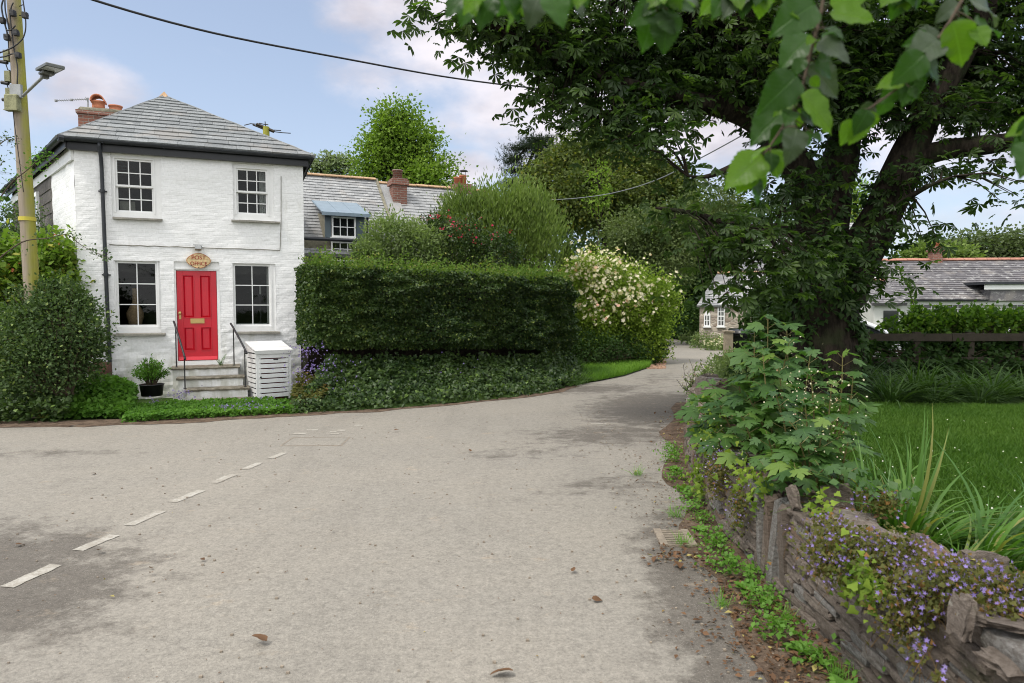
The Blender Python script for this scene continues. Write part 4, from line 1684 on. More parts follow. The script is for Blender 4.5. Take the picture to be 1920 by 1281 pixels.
# sign and lamp ------------------------------------------------------------------
sc_ = F(372.5, 489, -.05)
sg = thing('shop_sign', 'cream oval sign reading POST OFFICE over the red door', 'sign', HM @ Vector((sc_.x, -.05, sc_.z)), FA)
sw_, sh_ = (F(395, 489, -.05).x - F(350, 489, -.05).x) / 2, (F(372, 475, -.05).z - F(372, 503, -.05).z) / 2
mb = MB()
n = 32
poly = []
for k in range(n):
    an = 2 * math.pi * k / n
    rr = 1 + (.035 * math.cos(4 * an))
    poly.append((sw_ * math.cos(an) * rr, -.02, sh_ * math.sin(an) * rr))
mb.prism(poly, (0, .035, 0))
mb.build('board', M['sign'], sg)
mb = MB()
for k in range(n):
    a1, a2 = poly[k], poly[(k + 1) % n]
    mb.tube([(a1[0] * .95, -.022, a1[2] * .95), (a2[0] * .95, -.022, a2[2] * .95)], .0035, 4)
mb.box(-sw_ * .78, sw_ * .78, -.0235, -.0205, .03, .034)
mb.build('rim_line', M['signred'], sg)
for (txt, zz_, size) in (('POST', .17 * sh_, .74 * sh_), ('OFFICE', -.62 * sh_, .70 * sh_)):
    cu = bpy.data.curves.new('lettering', 'FONT')
    cu.body = txt
    cu.size = size
    cu.align_x = 'CENTER'
    cu.extrude = .002
    cu.space_character = 1.02
    cu.offset = .0008
    o = bpy.data.objects.new('lettering', cu)
    COL.objects.link(o)
    cu.materials.append(M['signred'])
    o.parent = sg
    o.rotation_euler = (R(90), 0, 0)
    o.location = (0, -.0235, zz_)
    # keep the words inside the oval
    bpy.context.view_layer.update()
    dg = bpy.context.evaluated_depsgraph_get()
    me_ = bpy.data.meshes.new_from_object(o.evaluated_get(dg))
    nm_ = o.name
    bpy.data.objects.remove(o)
    o = bpy.data.objects.new('lettering', me_)
    COL.objects.link(o)
    o.parent = sg
    o.rotation_euler = (R(90), 0, 0)
    o.location = (0, -.0235, zz_)
    bpy.context.view_layer.update()
    lim = sw_ * (1.17 if txt == 'POST' else 1.40)
    o.scale = (lim / o.dimensions.x, 1, 1)
for i, (fx, fz) in enumerate(((-.62, -.62), (0, -.93), (.62, -.66))):
    mb = MB()
    mb.box(fx * sw_ - .010, fx * sw_ + .010, -.030, -.0205, fz * sh_ - .008, fz * sh_ + .008)
    mb.build('fixing', M['iron'], sg)
lp = F(372, 466, -.06)
la = thing('wall_lamp', 'small grey floodlight on the wall just above the oval sign', 'lamp', HM @ Vector((lp.x, -.02, lp.z)), FA)
mb = MB()
mb.box(-.06, .06, -.02, .012, -.01, .06)
mb.box(-.09, .09, -.10, -.06, .062, .070)
mb.tube([(-.045, -.02, .05), (-.045, -.10, .06), (-.045, -.12, -.02)], .006, 5)
mb.tube([(.045, -.02, .05), (.045, -.10, .06), (.045, -.12, -.02)], .006, 5)
mb.build('bracket', M['galv'], la)
mb = MB()
mb.box(-.055, .055, -.16, -.07, -.075, -.005, mat=Matrix.Rotation(R(-20), 4, 'X'))
mb.build('lamp_head', M['galv'], la)

# steps --------------------------------------------------------------------------
sp = thing('stone_steps', 'four white painted stone steps with slate treads up to the red door', 'steps', HM @ Vector((F(385, 690).x, -.5, 0)), FA)
depth = [.52, .80, 1.08, 1.36]
tops = []
us = ((319, 450, 688), (330, 459, 707), (346, 468, 728), (357, 479, 750))
lab_ = ['top step landing', 'second step', 'third step', 'lowest step half buried in plants']
for i, (u0, u1, v) in enumerate(us):
    dd = depth[i]
    pa, pb = F(u0, v, -dd), F(u1, v, -dd)
    zt = (pa.z + pb.z) / 2
    tops.append((pa.x, pb.x, zt, dd))
for i, (xa, xb, zt, dd) in enumerate(tops):
    back = 0.0 if i == 0 else tops[i - 1][3] - .04
    zlow = -.1
    mb = MB()
    # riser block with an uneven painted face
    k = 10
    vs, fs = [], []
    for ii in range(k + 1):
        x = xa + .035 + (xb - xa - .07) * ii / k
        for jj in range(4):
            z = zlow + (zt - .045 - zlow) * jj / 3
            vs.append((x, -(dd - .035) + rnd.uniform(-.012, .012), z))
    for ii in range(k):
        for jj in range(3):
            q_ = ii * 4 + jj
            fs.append((q_, q_ + 4, q_ + 5, q_ + 1))
    mb.add(vs, fs)
    mb.box(xa + .04, xb - .04, -(dd - .05), -back, zlow, zt - .046)
    SM = FR[sp.name].inverted() @ HM
    mb.v = [tuple(SM @ Vector(p)) for p in mb.v]
    ri = mb.build('step', M['wall'], sp, lab=lab_[i])
    tr = MB()
    tr.smooth = False
    vs, fs = [], []
    k = 14
    for ii in range(k + 1):
        x = xa + (xb - xa) * ii / k
        e = rnd.uniform(-.014, .014)
        e2 = rnd.uniform(-.006, .006)
        bk = -back + (.0 if i == 0 else .0)
        vs += [(x, -dd + e, zt - .045 + e2), (x, -dd + e - .008, zt - .02), (x, -dd + e + .01, zt + e2), (x, bk - .003, zt + e2 * .5), (x, bk - .003, zt - .045)]
    for ii in range(k):
        for q_ in range(4):
            b0 = ii * 5
            fs.append((b0 + q_, b0 + 5 + q_, b0 + 6 + q_, b0 + q_ + 1))
    fs += [(0, 1, 2, 3, 4), tuple(k * 5 + q_ for q_ in (4, 3, 2, 1, 0))]
    tr.add(vs, fs)
    tr.v = [tuple(SM @ Vector(p)) for p in tr.v]
    tr.build('tread', M['tread'], ri)

# handrails: posts stand on the first and third steps


def handrail(lab, up_foot, lo_foot, up_top, lo_top, r0, r1):
    d1, d2 = .43, 1.02
    t = thing('handrail', lab, 'handrail', HM @ Vector((F(up_foot[0], up_foot[1], -d1).x, -d1, tops[0][2])), FA, 'handrails of the stone steps')
    M2 = FR[t.name].inverted() @ HM

    def pt(u, v, d_):
        return M2 @ F(u, v, -d_)
    uf = pt(*up_foot, d1)
    uf.z = 0.004
    lf = pt(*lo_foot, d2)
    lf.z = tops[2][2] - tops[0][2] + .004
    ut = pt(*up_top, d1)
    lt = pt(*lo_top, d2)
    ut.x, ut.y = uf.x, uf.y
    lt.x, lt.y = lf.x, lf.y
    for (p_, q_) in ((uf, ut), (lf, lt)):
        mb = MB()
        mb.tube([p_, q_], .011, 8)
        mb.lathe([(.028, 0), (.028, .006), (.014, .012)], p_, 10)
        mb.build('post', M['iron'], t)
    mb = MB()
    dr = (lt - ut)
    mb.smooth = True
    s_ = ut - dr * r0
    e_ = lt + dr * r1
    mb.tube([s_, ut + Vector((0, 0, .012)), ut.lerp(lt, .5) + Vector((0, 0, .018)), lt + Vector((0, 0, .010)), e_], .019, 8)
    mb.tube([e_ + Vector((0, 0, .006)), e_ + Vector((.004, -.012, -.03))], .022, 8)
    mb.build('rail', M['iron'], t)
    return t


handrail('black iron handrail on the left of the steps, crossing in front of the red door', (331, 688), (347, 727), (328, 614), (343, 668), .22, .06)
handrail('black iron handrail on the right of the steps, next to the white slatted store', (439, 685), (460, 722), (437, 616), (458, 655), .25, .14)

# white slatted bin store -----------------------------------------------------------
bs0 = F(482, 752, -1.25)
bs1 = F(550, 750, -1.25)
bw = bs1.x - bs0.x
bz1 = F(482, 660, -1.25).z
bt = thing('bin_store', 'white slatted wooden bin store with a lid beside the steps', 'bin store', HM @ Vector((bs0.x, -1.25, max(.02, bs0.z))), FA + R(15))
bh = bz1 - max(.02, bs0.z)
bd = .62
for (x, y_) in ((0, 0), (bw - .05, 0), (0, bd - .05), (bw - .05, bd - .05)):
    mb = MB()
    mb.box(x, x + .05, y_, y_ + .05, -.02, bh - .002)
    mb.build('post', M['slatwhite'], bt)
dr_ = MB()
n = 9
gap = .021
sh = (bh - .06) / n
for i in range(n):
    dr_.r = rnd.random()
    dr_.bev(.052, bw - .052, -.012, .010, .03 + i * sh, .03 + (i + 1) * sh - gap, .003)
dr_.box(.056, .085, .0105, .03, .035, bh - .04)
dr_.box(bw - .085, bw - .056, .0105, .03, .035, bh - .04)
dro = dr_.build('door', M['slatwhite'], bt)
mb = MB()
mb.box(bw * .48, bw * .62, -.017, -.0125, bh - .165, bh - .145)
mb.build('nameplate', M['iron'], dro)
mb = MB()
mb.box(.058, .085, -.024, -.0125, bh * .45, bh * .45 + .03)
mb.build('catch', M['iron'], dro)
for (xx, nm) in ((-.012, 'left side'), (bw + .001, 'right side')):
    mb = MB()
    for i in range(n):
        mb.r = rnd.random()
        mb.box(xx, xx + .011, .052, bd - .052, .03 + i * sh, .03 + (i + 1) * sh - gap)
    mb.build('side_panel', M['slatwhite'], bt)
mb = MB()
mb.box(.052, bw - .052, bd - .03, bd - .02, .03, bh)
mb.build('back_panel', M['slatwhite'], bt)
mb = MB()
# sloping lid: two boards and a lip
ang = math.atan2(.13, bd)
Lm = Matrix.Translation((0, -.03, bh)) @ Matrix.Rotation(ang, 4, 'X')
ll = (bd + .06) / math.cos(ang)
for (p_, q_) in ((0, .33), (.34, .66), (.67, 1.0)):
    mb.box(-.03, bw + .03, ll * p_, ll * q_, .004, .026, mat=Lm)
mb.box(-.032, bw + .032, -.014, -.001, -.045, .027, mat=Lm)
for xx in (-.02, bw + .006):
    mb.prism([(xx, .0, bh - .02), (xx, bd, bh - .02), (xx, bd, bh + .115)], (.014, 0, 0))
mb.build('lid', M['slatwhite'], bt)
wb = MB()
cx0, cx1, cy0, cy1 = .09, bw - .09, .075, bd - .08
wb.add([(cx0 + .03, cy0 + .03, -.04), (cx1 - .03, cy0 + .03, -.04), (cx1 - .03, cy1 - .03, -.04), (cx0 + .03, cy1 - .03, -.04),
        (cx0, cy0, bh - .14), (cx1, cy0, bh - .14), (cx1, cy1, bh - .14), (cx0, cy1, bh - .14)],
       [(3, 2, 1, 0), (0, 1, 5, 4), (1, 2, 6, 5), (2, 3, 7, 6), (3, 0, 4, 7)])
wb.bev(cx0 - .015, cx1 + .015, cy0 - .015, cy1 + .015, bh - .139, bh - .10, .01)
wo = wb.build('bin', M['darkred'], None, 'dark red plastic bin inside the white slatted store', 'bin')
wo.location = bt.location
wo.rotation_euler = bt.rotation_euler

# plant pot -------------------------------------------------------------------------
pp = F(285, 742, -1.0)
pt_ = thing('potted_shrub', 'feathery green shrub in a wide black pot left of the steps', 'potted plant', HM @ Vector((pp.x, -1.0, max(.06, pp.z))), FA)
pw = (F(309, 725, -1.0).x - F(261, 725, -1.0).x) / 2
ph = F(285, 720, -1.0).z - max(.06, pp.z)
mb = MB()
mb.smooth = True
mb.lathe([(pw * .84, 0), (pw * .96, ph * .92), (pw * 1.02, ph * .93), (pw * 1.02, ph), (pw * .93, ph), (pw * .90, ph * .86), (0.01, ph * .86)], (0, 0, 0), 28)
mb.build('pot', M['potblack'], pt_)
lv = Leaves()
Lp = pt_.matrix_basis
base = Vector(pt_.location) + Vector((0, 0, ph * .85))
top_h = F(285, 668, -1.0).z - pt_.location.z - ph * .85
mb = MB()
for i in range(70):
    a_ = rnd.uniform(0, 6.28)
    sp_ = rnd.random() ** .6
    tip = base + Vector((math.cos(a_) * sp_ * .30, math.sin(a_) * sp_ * .28, top_h * (1.08 - .50 * sp_) * rnd.uniform(.6, 1.0)))
    m_ = base.lerp(tip, .5) + Vector((0, 0, .06))
    b_ = base + Vector((math.cos(a_) * .06, math.sin(a_) * .06, 0))
    mb.tube([b_, m_, tip], [.006, .004, .002], 4, False)
    n = 34
    tt = RG.uniform(.35, 1.05, n)[:, None]
    pos = np.array(b_)[None] * (1 - tt) ** 2 + 2 * np.array(m_)[None] * tt * (1 - tt) + np.array(tip)[None] * tt ** 2
    out = rdir(n) + np.array((tip - b_).normalized())[None] * .6
    lv.add(pos + RG.normal(size=(n, 3)) * .016, out, rdir(n, 1.0), .045 * RG.uniform(.6, 1.3, n))
mb.build('stems', M['twig'], pt_, world=True)
lv.build('foliage', T_simple(.22, .06, .45), M['l_balm'], pt_)
# fern growing by the door
fb = HM @ Vector((F(415, 683, -.35).x, -.35, tops[0][2]))
t = thing('doorstep_fern', 'small fern growing on the top step against the door frame', 'fern', fb)
lv = Leaves()
for i in range(7):
    a_ = rnd.uniform(1.5, 3.6) if i % 2 else rnd.uniform(-1, 1.2)
    hh = rnd.uniform(.12, .26)
    k = 12
    for j in range(k):
        s_ = j / k
        p_ = fb + Vector((math.cos(a_) * s_ * .13, math.sin(a_) * s_ * .05 - .03 * s_, hh * math.sin(min(1.4, s_ * 1.5)) * 1.0))
        for sx in (-1, 1):
            d_ = Vector((-math.sin(a_) * .4 + sx * .8, -.2, .35))
            lv.add([p_], [d_], [(0, -.5, .8)], .045 * (1.1 - s_))
lv.build('fronds', T_simple(.22), M['l_balm'], t)
# ---------------------------------------------------------------- row of old cottages behind
RA = R(25)
r0_ = P(560, 327, 22.0)
row = thing('row_cottage', 'long low slate roofed cottage with blue grey dormer and brick chimneys behind the hedge', 'cottage', (r0_.x, r0_.y, 0), RA)
RM = FR[row.name]
RI = RM.inverted()


def RF(u, v, y):
    o = RI @ Vector((0, 0, EYE))
    d = RI.to_3x3() @ ray(u, v)
    return o + d * ((y - o.y) / d.y)


ridz = r0_.z
xr1 = RF(872, 357, 0).x
xv = RF(704, 345, 0).x              # verge between the two roofs
run, drop = 3.1, 2.75
pitch_ = drop / run
rf = MB()
deck(rf, [(-2.5, -run, ridz - drop), (xv + .6, -run, ridz - drop), (xv + .6, 0, ridz), (-2.5, 0, ridz)], .06)
slates(rf, [(-2.5, -run, ridz - drop), (xv, -run, ridz - drop), (xv, 0, ridz), (-2.5, 0, ridz)], .155, .13, .30, .022)
# second roof, a little lower
dz2 = -.10
deck(rf, [(xv + .65, -run, ridz - drop + dz2), (xr1 + 1.2, -run, ridz - drop + dz2), (xr1 + 1.2, 0, ridz + dz2), (xv + .65, 0, ridz + dz2)], .06)
slates(rf, [(xv + .08, -run, ridz - drop + dz2), (xr1 + 1.2, -run, ridz - drop + dz2), (xr1 + 1.2, 0, ridz + dz2), (xv + .08, 0, ridz + dz2)], .17, .15, .32, .020)
deck(rf, [(-2.5, run, ridz - drop), (xr1 + 1.2, run, ridz - drop), (xr1 + 1.2, .0, ridz - .05), (-2.5, .0, ridz - .05)], .06)
rfo = rf.build('roof', M['slate_pale'], row)
mb = MB()
ridge_tiles(mb, (-2.5, 0, ridz), (xv, 0, ridz), .15, .40)
ridge_tiles(mb, (xv + .1, 0, ridz + dz2), (xr1 + 1.2, 0, ridz + dz2), .14, .40)
mb.build('ridge_tiles', M['ridge'], rfo)
mb = MB()
for i in range(14):        # verge mortar
    t0, t1 = i / 14, (i + 1) / 14
    p, q = Vector((xv + .03, -run * t0, ridz - drop * t0 + .05)), Vector((xv + .03, -run * t1, ridz - drop * t1 + .05))
    mb.prism([p + Vector((-.05, 0, -.30)), q + Vector((-.05, 0, -.30)), q + Vector((-.05, 0, rnd.uniform(-.01, .02))), p + Vector((-.05, 0, rnd.uniform(-.01, .02)))], (.09, 0, 0))
mb.build('verge', M['mossstone'], rfo)
mb = MB()
ez = ridz - drop
mb.box(-2.5, xr1 + 1.2, -run + .35, -run + .6, -.1, ez + .12)
mb.add([(xr1 + 1.2, -run + .35, 0), (xr1 + 1.2, run, 0), (xr1 + 1.2, run, ez), (xr1 + 1.2, 0, ridz), (xr1 + 1.2, -run + .35, ez)], [(0, 1, 2, 3, 4)])
mb.box(-2.5, xr1 + 1.2, run - .3, run - .1, -.1, ez)
mb.build('wall', M['rubble'], row)

# dormer --------------------------------------------------------------------------
dy = -run + .10
wl, wr = RF(622, 440, dy).x, RF(667, 440, dy).x
zt, zs, zb = RF(645, 407, dy).z, RF(645, 446, dy).z, RF(645, 480, dy).z
dl_, dr2 = RF(610, 440, dy).x, RF(684, 440, dy).x
dm = MB()
dm.box(dl_, wl - .02, dy, dy + .08, zs - .02, zt + .06)
dm.box(wr + .02, dr2, dy, dy + .08, zs - .02, zt + .06)
dm.box(wl - .02, wr + .02, dy + .01, dy + .07, zt + .0, zt + .06)
dmo = dm.build('dormer', M['blueboard'], row, lab='blue grey boarded dormer with a sheet metal roof')
ck = MB()
for xx in (dl_ + .02, dr2 - .04):
    y2 = -(ridz - (zt + .1)) / pitch_
    ck.prism([(xx, dy + .085, zs - .05), (xx, dy + .085, zt + .05), (xx, 0 - (ridz - zt - .25) / pitch_ * 1.0 + .0, zt + .25), (xx, -(ridz - (zs - .05)) / pitch_ + .2, zs + .0)], (.03, 0, 0))
ck.build('cheek', M['mossstone'], dmo)
mb = MB()
yb = -1.45
zbk = zt + .62
xl2 = dl_ - .12
pr = [(xl2, dy - .18, zt + .07), (dr2 + .12, dy - .18, zt + .07), (dr2 + .12, yb, zbk), (xl2, yb, zbk)]
deck(mb, [Vector(p) + Vector((0, 0, .05)) for p in pr], .035)
for k in range(4):
    t0 = k / 3
    x = xl2 + .02 + (dr2 - xl2 + .06) * t0
    mb.prism([(x, dy - .17, zt + .085), (x, yb, zbk + .015), (x, yb, zbk + .035), (x, dy - .17, zt + .105)], (.02, 0, 0))
mb.box(xl2, dr2 + .12, dy - .215, dy - .182, zt + .0, zt + .09)
mb.build('dormer_roof', M['lead'], dmo)
mb = MB()
mb.tube([(dr2 + .05, dy - .16, zt + .03), (dr2 + .05, dy - .10, zt - .1), (dr2 + .05, dy - .06, zs), (dr2 + .05, dy - .06, zb - .6)], .035, 8)
mb.tube([(dl_ - .9, dy - .16, zs - .075), (dr2 + .06, dy - .16, zs - .085)], .05, 8)
mb.build('gutter', M['gutter'], row)


def small_window(parent, x0, x1, z0, z1, y, cols, rows_, lab=None, fmat=None, arch=False, dark='darkglass'):
    s_ = MB()
    f = .045
    s_.box(x0, x0 + f, y - .03, y + .03, z0, z1)
    s_.box(x1 - f, x1, y - .03, y + .03, z0, z1)
    s_.box(x0 + f, x1 - f, y - .03, y + .03, z0, z0 + f)
    s_.box(x0 + f, x1 - f, y - .03, y + .03, z1 - f, z1)
    for i in range(1, cols):
        x = x0 + f + (x1 - x0 - 2 * f) * i / cols
        s_.box(x - .012, x + .012, y - .025, y + .01, z0 + f, z1 - f)
    for j in range(1, rows_):
        z = z0 + f + (z1 - z0 - 2 * f) * j / rows_
        th_ = .024 if (rows_ > 2 and j == rows_ // 2) else .012
        for i in range(cols):
            xa = x0 + f + (x1 - x0 - 2 * f) * i / cols + (.012 if i else 0)
            xb = x0 + f + (x1 - x0 - 2 * f) * (i + 1) / cols - (.012 if i < cols - 1 else 0)
            s_.box(xa, xb, y - .024, y + .009, z - th_, z + th_)
    if arch:
        k = 8
        pts = [(x0 + (x1 - x0) * i / k, y - .03, z1 - .001 + .16 * math.sin(math.pi * i / k)) for i in range(k + 1)]
        s_.prism(pts, (0, .05, 0))
    s_.box(x0 - .04, x1 + .04, y - .08, y + .02, z0 - .05, z0 - .002)
    w_ = s_.build('window', fmat or M['white'], parent, lab=lab)
    g = MB()
    g.box(x0 + f * .5, x1 - f * .5, y + .012, y + .02, z0 + f * .5, z1 - f * .5)
    g.build('glass', M[dark], w_)
    return w_


small_window(row, wl, wr, zs + .01, zt, dy + .0, 3, 2, 'dormer window with six panes')
small_window(row, wl - .02, wr + .02, zb - .35, zs - .11, dy + .02, 3, 4, 'window under the dormer, half hidden by the hedge')
mb = MB()
mb.box(wl - .8, wl - .03, dy + .06, dy + .2, zb - 1.2, zs - .1)
mb.box(wr + .03, wr + .8, dy + .06, dy + .2, zb - 1.2, zs - .1)
mb.build('bay_wall', M['mossstone'], row)


def chimney(parent, frame_inv, u0, u1, vtop, y, zbot, pots, lab=None, cap=.06):
    def q(u, v):
        o = frame_inv @ Vector((0, 0, EYE))
        d = frame_inv.to_3x3() @ ray(u, v)
        return o + d * ((y - o.y) / d.y)
    a, b = q(u0, vtop), q(u1, vtop)
    w2 = (b.x - a.x) / 2
    cx = (a.x + b.x) / 2
    mb = MB()
    mb.box(cx - w2, cx + w2, y, y + 2 * w2, zbot, a.z - .22)
    mb.box(cx - w2 - cap, cx + w2 + cap, y - cap, y + 2 * w2 + cap, a.z - .219, a.z - .06)
    mb.box(cx - w2 - cap * .3, cx + w2 + cap * .3, y - cap * .3, y + 2 * w2 + cap * .3, a.z - .059, a.z)
    co = mb.build('chimney', M['brick'], parent, lab=lab)
    for (u, vt, r_) in pots:
        p = q(u, vtop)
        h_ = q(u, vt).z - a.z
        mb = MB()
        mb.smooth = True
        mb.lathe([(r_ * 1.02, 0), (r_ * .95, h_ * .84), (r_ * 1.12, h_ * .86), (r_ * 1.12, h_), (r_ * .85, h_), (r_ * .8, h_ * .6)], (p.x, y + w2, a.z), 16)
        mb.build('chimney_pot', M['brick'] if r_ > .15 else M['terracotta'], co)
    return co, q, a.z


chimney(row, RI, 737, 763, 333, -.9, ridz - 1.8, [(749, 317, .16)], 'tall single chimney on the verge')
co_, q_, az_ = chimney(row, RI, 854, 886, 343, -.2, ridz - 1.2, [(864, 330, .13), (874, 326, .12)], 'chimney half hidden by the feathery shrub', .02)
mb = MB()
p = q_(874, 320)
for a_ in range(4):
    an = a_ * math.pi / 2 + .4
    mb.tube([(p.x + .10 * math.cos(an), p.y + .25 + .10 * math.sin(an), p.z - .12), (p.x + .10 * math.cos(an), p.y + .25 + .10 * math.sin(an), p.z + .02)], .008, 4)
mb.lathe([(.16, 0), (.13, .03), (.01, .04)], (p.x, p.y + .25, p.z + .02), 14)
mb.build('cowl', M['iron'], co_)

# ---------------------------------------------------------------- telegraph pole
PY = 10.9
pb, ptp = P(63, 640, PY), P(20, -60, PY)
pb.z = 0
ptp = P(18, -120, PY)
low = P(62, 580, PY)
hi = P(26, 0, PY)
dirp = (hi - low) / (hi.z - low.z)
pb = low + dirp * (0 - low.z)
pt2 = low + dirp * (8.2 - low.z)
pole = thing('telegraph_pole', 'leaning wooden telegraph pole streaked yellow green with algae beside the white cottage', 'pole', pb)
mb = MB()
mb.smooth = True
mb.tube([pb + dirp * -.3, low, hi, pt2], [.120, .112, .093, .085], 24)
mb.build('shaft', M['pole'], pole, world=True)


def on_pole(v, u=None, off=0.0):
    z = P(50, v, PY).z
    p = low + dirp * (z - low.z)
    return p


ins_ = 0
for v in (103, 142, 174):
    p = on_pole(v + 6)
    c = Vector((p.x - .135, p.y - .03, p.z))
    mb = MB()
    mb.box(c.x - .035, c.x + .05, c.y - .05, c.y + .05, c.z - .06, c.z + .10)
    o = mb.build('junction_box', M['moss_box'], pole, world=True)
    mb = MB()
    mb.tube([c + Vector((-.10, -.02, -.07)), c + Vector((.01, -.02, -.09))], .028, 8)
    mb.tube([c + Vector((-.02, -.02, -.09)), c + Vector((.02, -.03, -.2)), c + Vector((.07, -.05, -.22))], .008, 5)
    mb.build('clamp', M['cable'], o, world=True)
p = on_pole(197)
mb = MB()
mb.bev(p.x - .118, p.x + .088, p.y - .20, p.y - .09, p.z - .12, p.z + .11, .012)
mb.box(p.x - .122, p.x + .084, p.y - .205, p.y - .09, p.z - .132, p.z - .121)
mb.build('fuse_box', M['moss_box'], pole, world=True)
mb = MB()
p = on_pole(176)
mb.box(p.x - .05, p.x + .12, p.y - .15, p.y - .10, p.z - .10, p.z + .10)
mb.build('lamp_bracket', M['galv'], pole, world=True)
p = on_pole(392)
mb = MB()
mb.tube([p + Vector((0, 0, -.19)), p + Vector((0, 0, -.13))], [.121, .121], 24)
mb.build('yellow_band', M['yellow'], pole, world=True)
mb = MB()
# climbing cables and loops round the pole head
for (uvs, r_, yo) in ((((6, 0), (3, 12), (5, 28), (9, 45), (13, 60), (16, 78), (17, 95)), .012, -.05),
                      (((9, 0), (10, 20), (14, 40), (17, 55)), .010, -.12),
                      (((43, 0), (46, 20), (48, 36), (48, 55), (44, 70), (38, 78), (28, 86), (14, 93), (-4, 101)), .009, -.14),
                      (((34, 82), (22, 90), (8, 96), (2, 98), (-4, 97)), .010, -.15),
                      (((37, 103), (24, 101), (10, 106), (-4, 108)), .010, -.15),
                      (((25, 5), (21, 14), (19, 26), (20, 40), (22, 60), (26, 90), (30, 110), (33, 130), (32, 160), (31, 178)), .009, -.13),
                      (((36, 12), (43, 9)), .007, -.10), (((36, 29), (47, 29)), .007, -.10),
                      (((12, 56), (20, 57), (29, 48)), .010, -.14),
                      (((24, 205), (28, 240), (36, 300), (44, 360)), .006, -.14)):
    mb.smooth = True
    pts = [P(u, v, PY + yo) for (u, v) in uvs]
    mb.tube(smooth_line(pts, 4) if len(pts) > 2 else pts, r_, 6)
mb.build('cables', M['cable'], pole, world=True)
mb = MB()
for (u, v) in ((24, 25), (30, 62), (34, 104), (5, 39), (47, 29), (13, 70)):
    p = P(u, v, PY - .14)
    mb.rock(p, (.07, .07, .09), amp=.2)
mb.build('clamps', M['cable'], pole, world=True, kind='stuff')

# street lamp
p0 = P(43, 180, PY - .14)
p1 = P(86, 139, PY - .6)
sl = thing('street_lamp', 'grey flat headed street lamp on a short angled arm fixed to the telegraph pole', 'street lamp', p0)
mb = MB()
mb.smooth = True
mb.tube([p0, p0.lerp(p1, .95), p1], [.021, .021, .017], 8)
mb.build('arm', M['galv'], sl, world=True)
d1 = (P(133, 115, PY - 1.35) - P(90, 137, PY - .65)).normalized()
sidev = d1.cross(Vector((0, 0, 1))).normalized()
upv = sidev.cross(d1).normalized()
LM = Matrix(((d1.x, sidev.x, upv.x), (d1.y, sidev.y, upv.y), (d1.z, sidev.z, upv.z))).to_4x4()
LM.translation = P(84, 134, PY - .6)
mb = MB()
mb.bev(.0, .52, -.12, .12, -.018, .026, .010, mat=LM)
mb.bev(-.02, .20, -.08, .08, -.060, -.019, .015, mat=LM)
mb.box(-.06, .05, -.045, .045, -.10, -.03, mat=LM)
h = mb.build('lamp_head', M['lamp'], sl, world=True)
mb = MB()
mb.box(.23, .49, -.10, .10, -.025, -.019, mat=LM)
mb.build('lens', M['lens'], h, world=True)
mb = MB()
mb.lathe([(.03, 0), (.03, .05), (.022, .07)], (.05, 0, .036), 10, mat=LM)
mb.build('light_sensor', M['galv'], h, world=True)

# overhead cables ---------------------------------------------------------------------


def wire(pts, r_, mat, lab, name='overhead_cable'):
    mb = MB()
    mb.smooth = True
    w3 = smooth_line([P(*q) for q in pts], 6)
    mb.tube(w3, r_, 6)
    return mb.build(name, mat, None, lab, 'cable', loc=w3[0])


wire([(60, -48, 8.5), (175, 0, 9), (400, 62, 10.3), (640, 109, 12), (860, 148, 13.8), (1060, 171, 15.5), (1200, 178, 17)], .016, M['cable'],
     'thick black overhead cable crossing the sky from top left into the chestnut tree')
wire([(1030, 375, 26), (1080, 372, 24), (1150, 362, 21), (1230, 338, 18), (1320, 293, 15), (1420, 238, 13)], .013, M['cable_grey'],
     'pale grey cable sagging in front of the round olive green tree')
wire([(700, 338, 24), (860, 352, 26), (1000, 340, 28)], .006, M['cable'], 'thin dark cable over the ridge of the low slate roof')

# TV aerial -----------------------------------------------------------------------------
am = HM @ F(163, 243, 4.0)
ae = thing('tv_aerial', 'thin television aerial on a mast beside the terracotta chimney pots', 'aerial', am)
mt = HM @ F(165, 185, 4.0)
mb = MB()
mb.tube([am + Vector((0, 0, -.45)), mt + Vector((0, 0, .02))], .016, 6)
mb.build('mast', M['galv'], ae, world=True)
e0, e1 = HM @ F(163, 186, 4.0), HM @ F(105, 189, 4.0)
mb = MB()
mb.tube([e0, e1], .009, 5)
dv = (e1 - e0)
perp = dv.cross(Vector((0, 0, 1))).normalized()
for k in range(15):
    p = e0 + dv * (k / 14)
    ln = .09 if k else .18
    mb.tube([p - perp * ln, p + perp * ln], .0045, 4)
for k in (0, 7, 14):
    mb.rock(e0 + dv * (k / 14), (.05, .05, .05))
mb.build('boom', M['galv'], ae, world=True)

# distant pole --------------------------------------------------------------------------
DY = 27.0
b_ = P(498, 268, DY)
dp = thing('distant_pole', 'far mossy pole with a dark crossarm and three hanging black clamps, behind the cottage roof', 'pole', (b_.x, b_.y, 0))
mb = MB()
mb.tube([(b_.x, b_.y, 0), P(499, 238, DY)], [.17, .12], 10)
mb.build('shaft', M['pole'], dp, world=True)
mb = MB()
p, q = P(481, 233, DY), P(514, 247, DY)
mb.tube([p, q], .06, 4)
mb.tube([P(474, 234, DY + .3), P(496, 243, DY + .2)], .03, 4)
mb.build('crossarm', M['fence'], dp, world=True)
mb = MB()
for pts in (((458, 235), (470, 232), (481, 233)), ((486, 231), (494, 233), (503, 234)), ((513, 247), (530, 249), (545, 250)), ((513, 244), (527, 245)), ((497, 228), (498, 240))):
    mb.tube([P(u, v, DY) for u, v in pts], .018, 4)
mb.build('wires', M['cable'], dp, world=True)
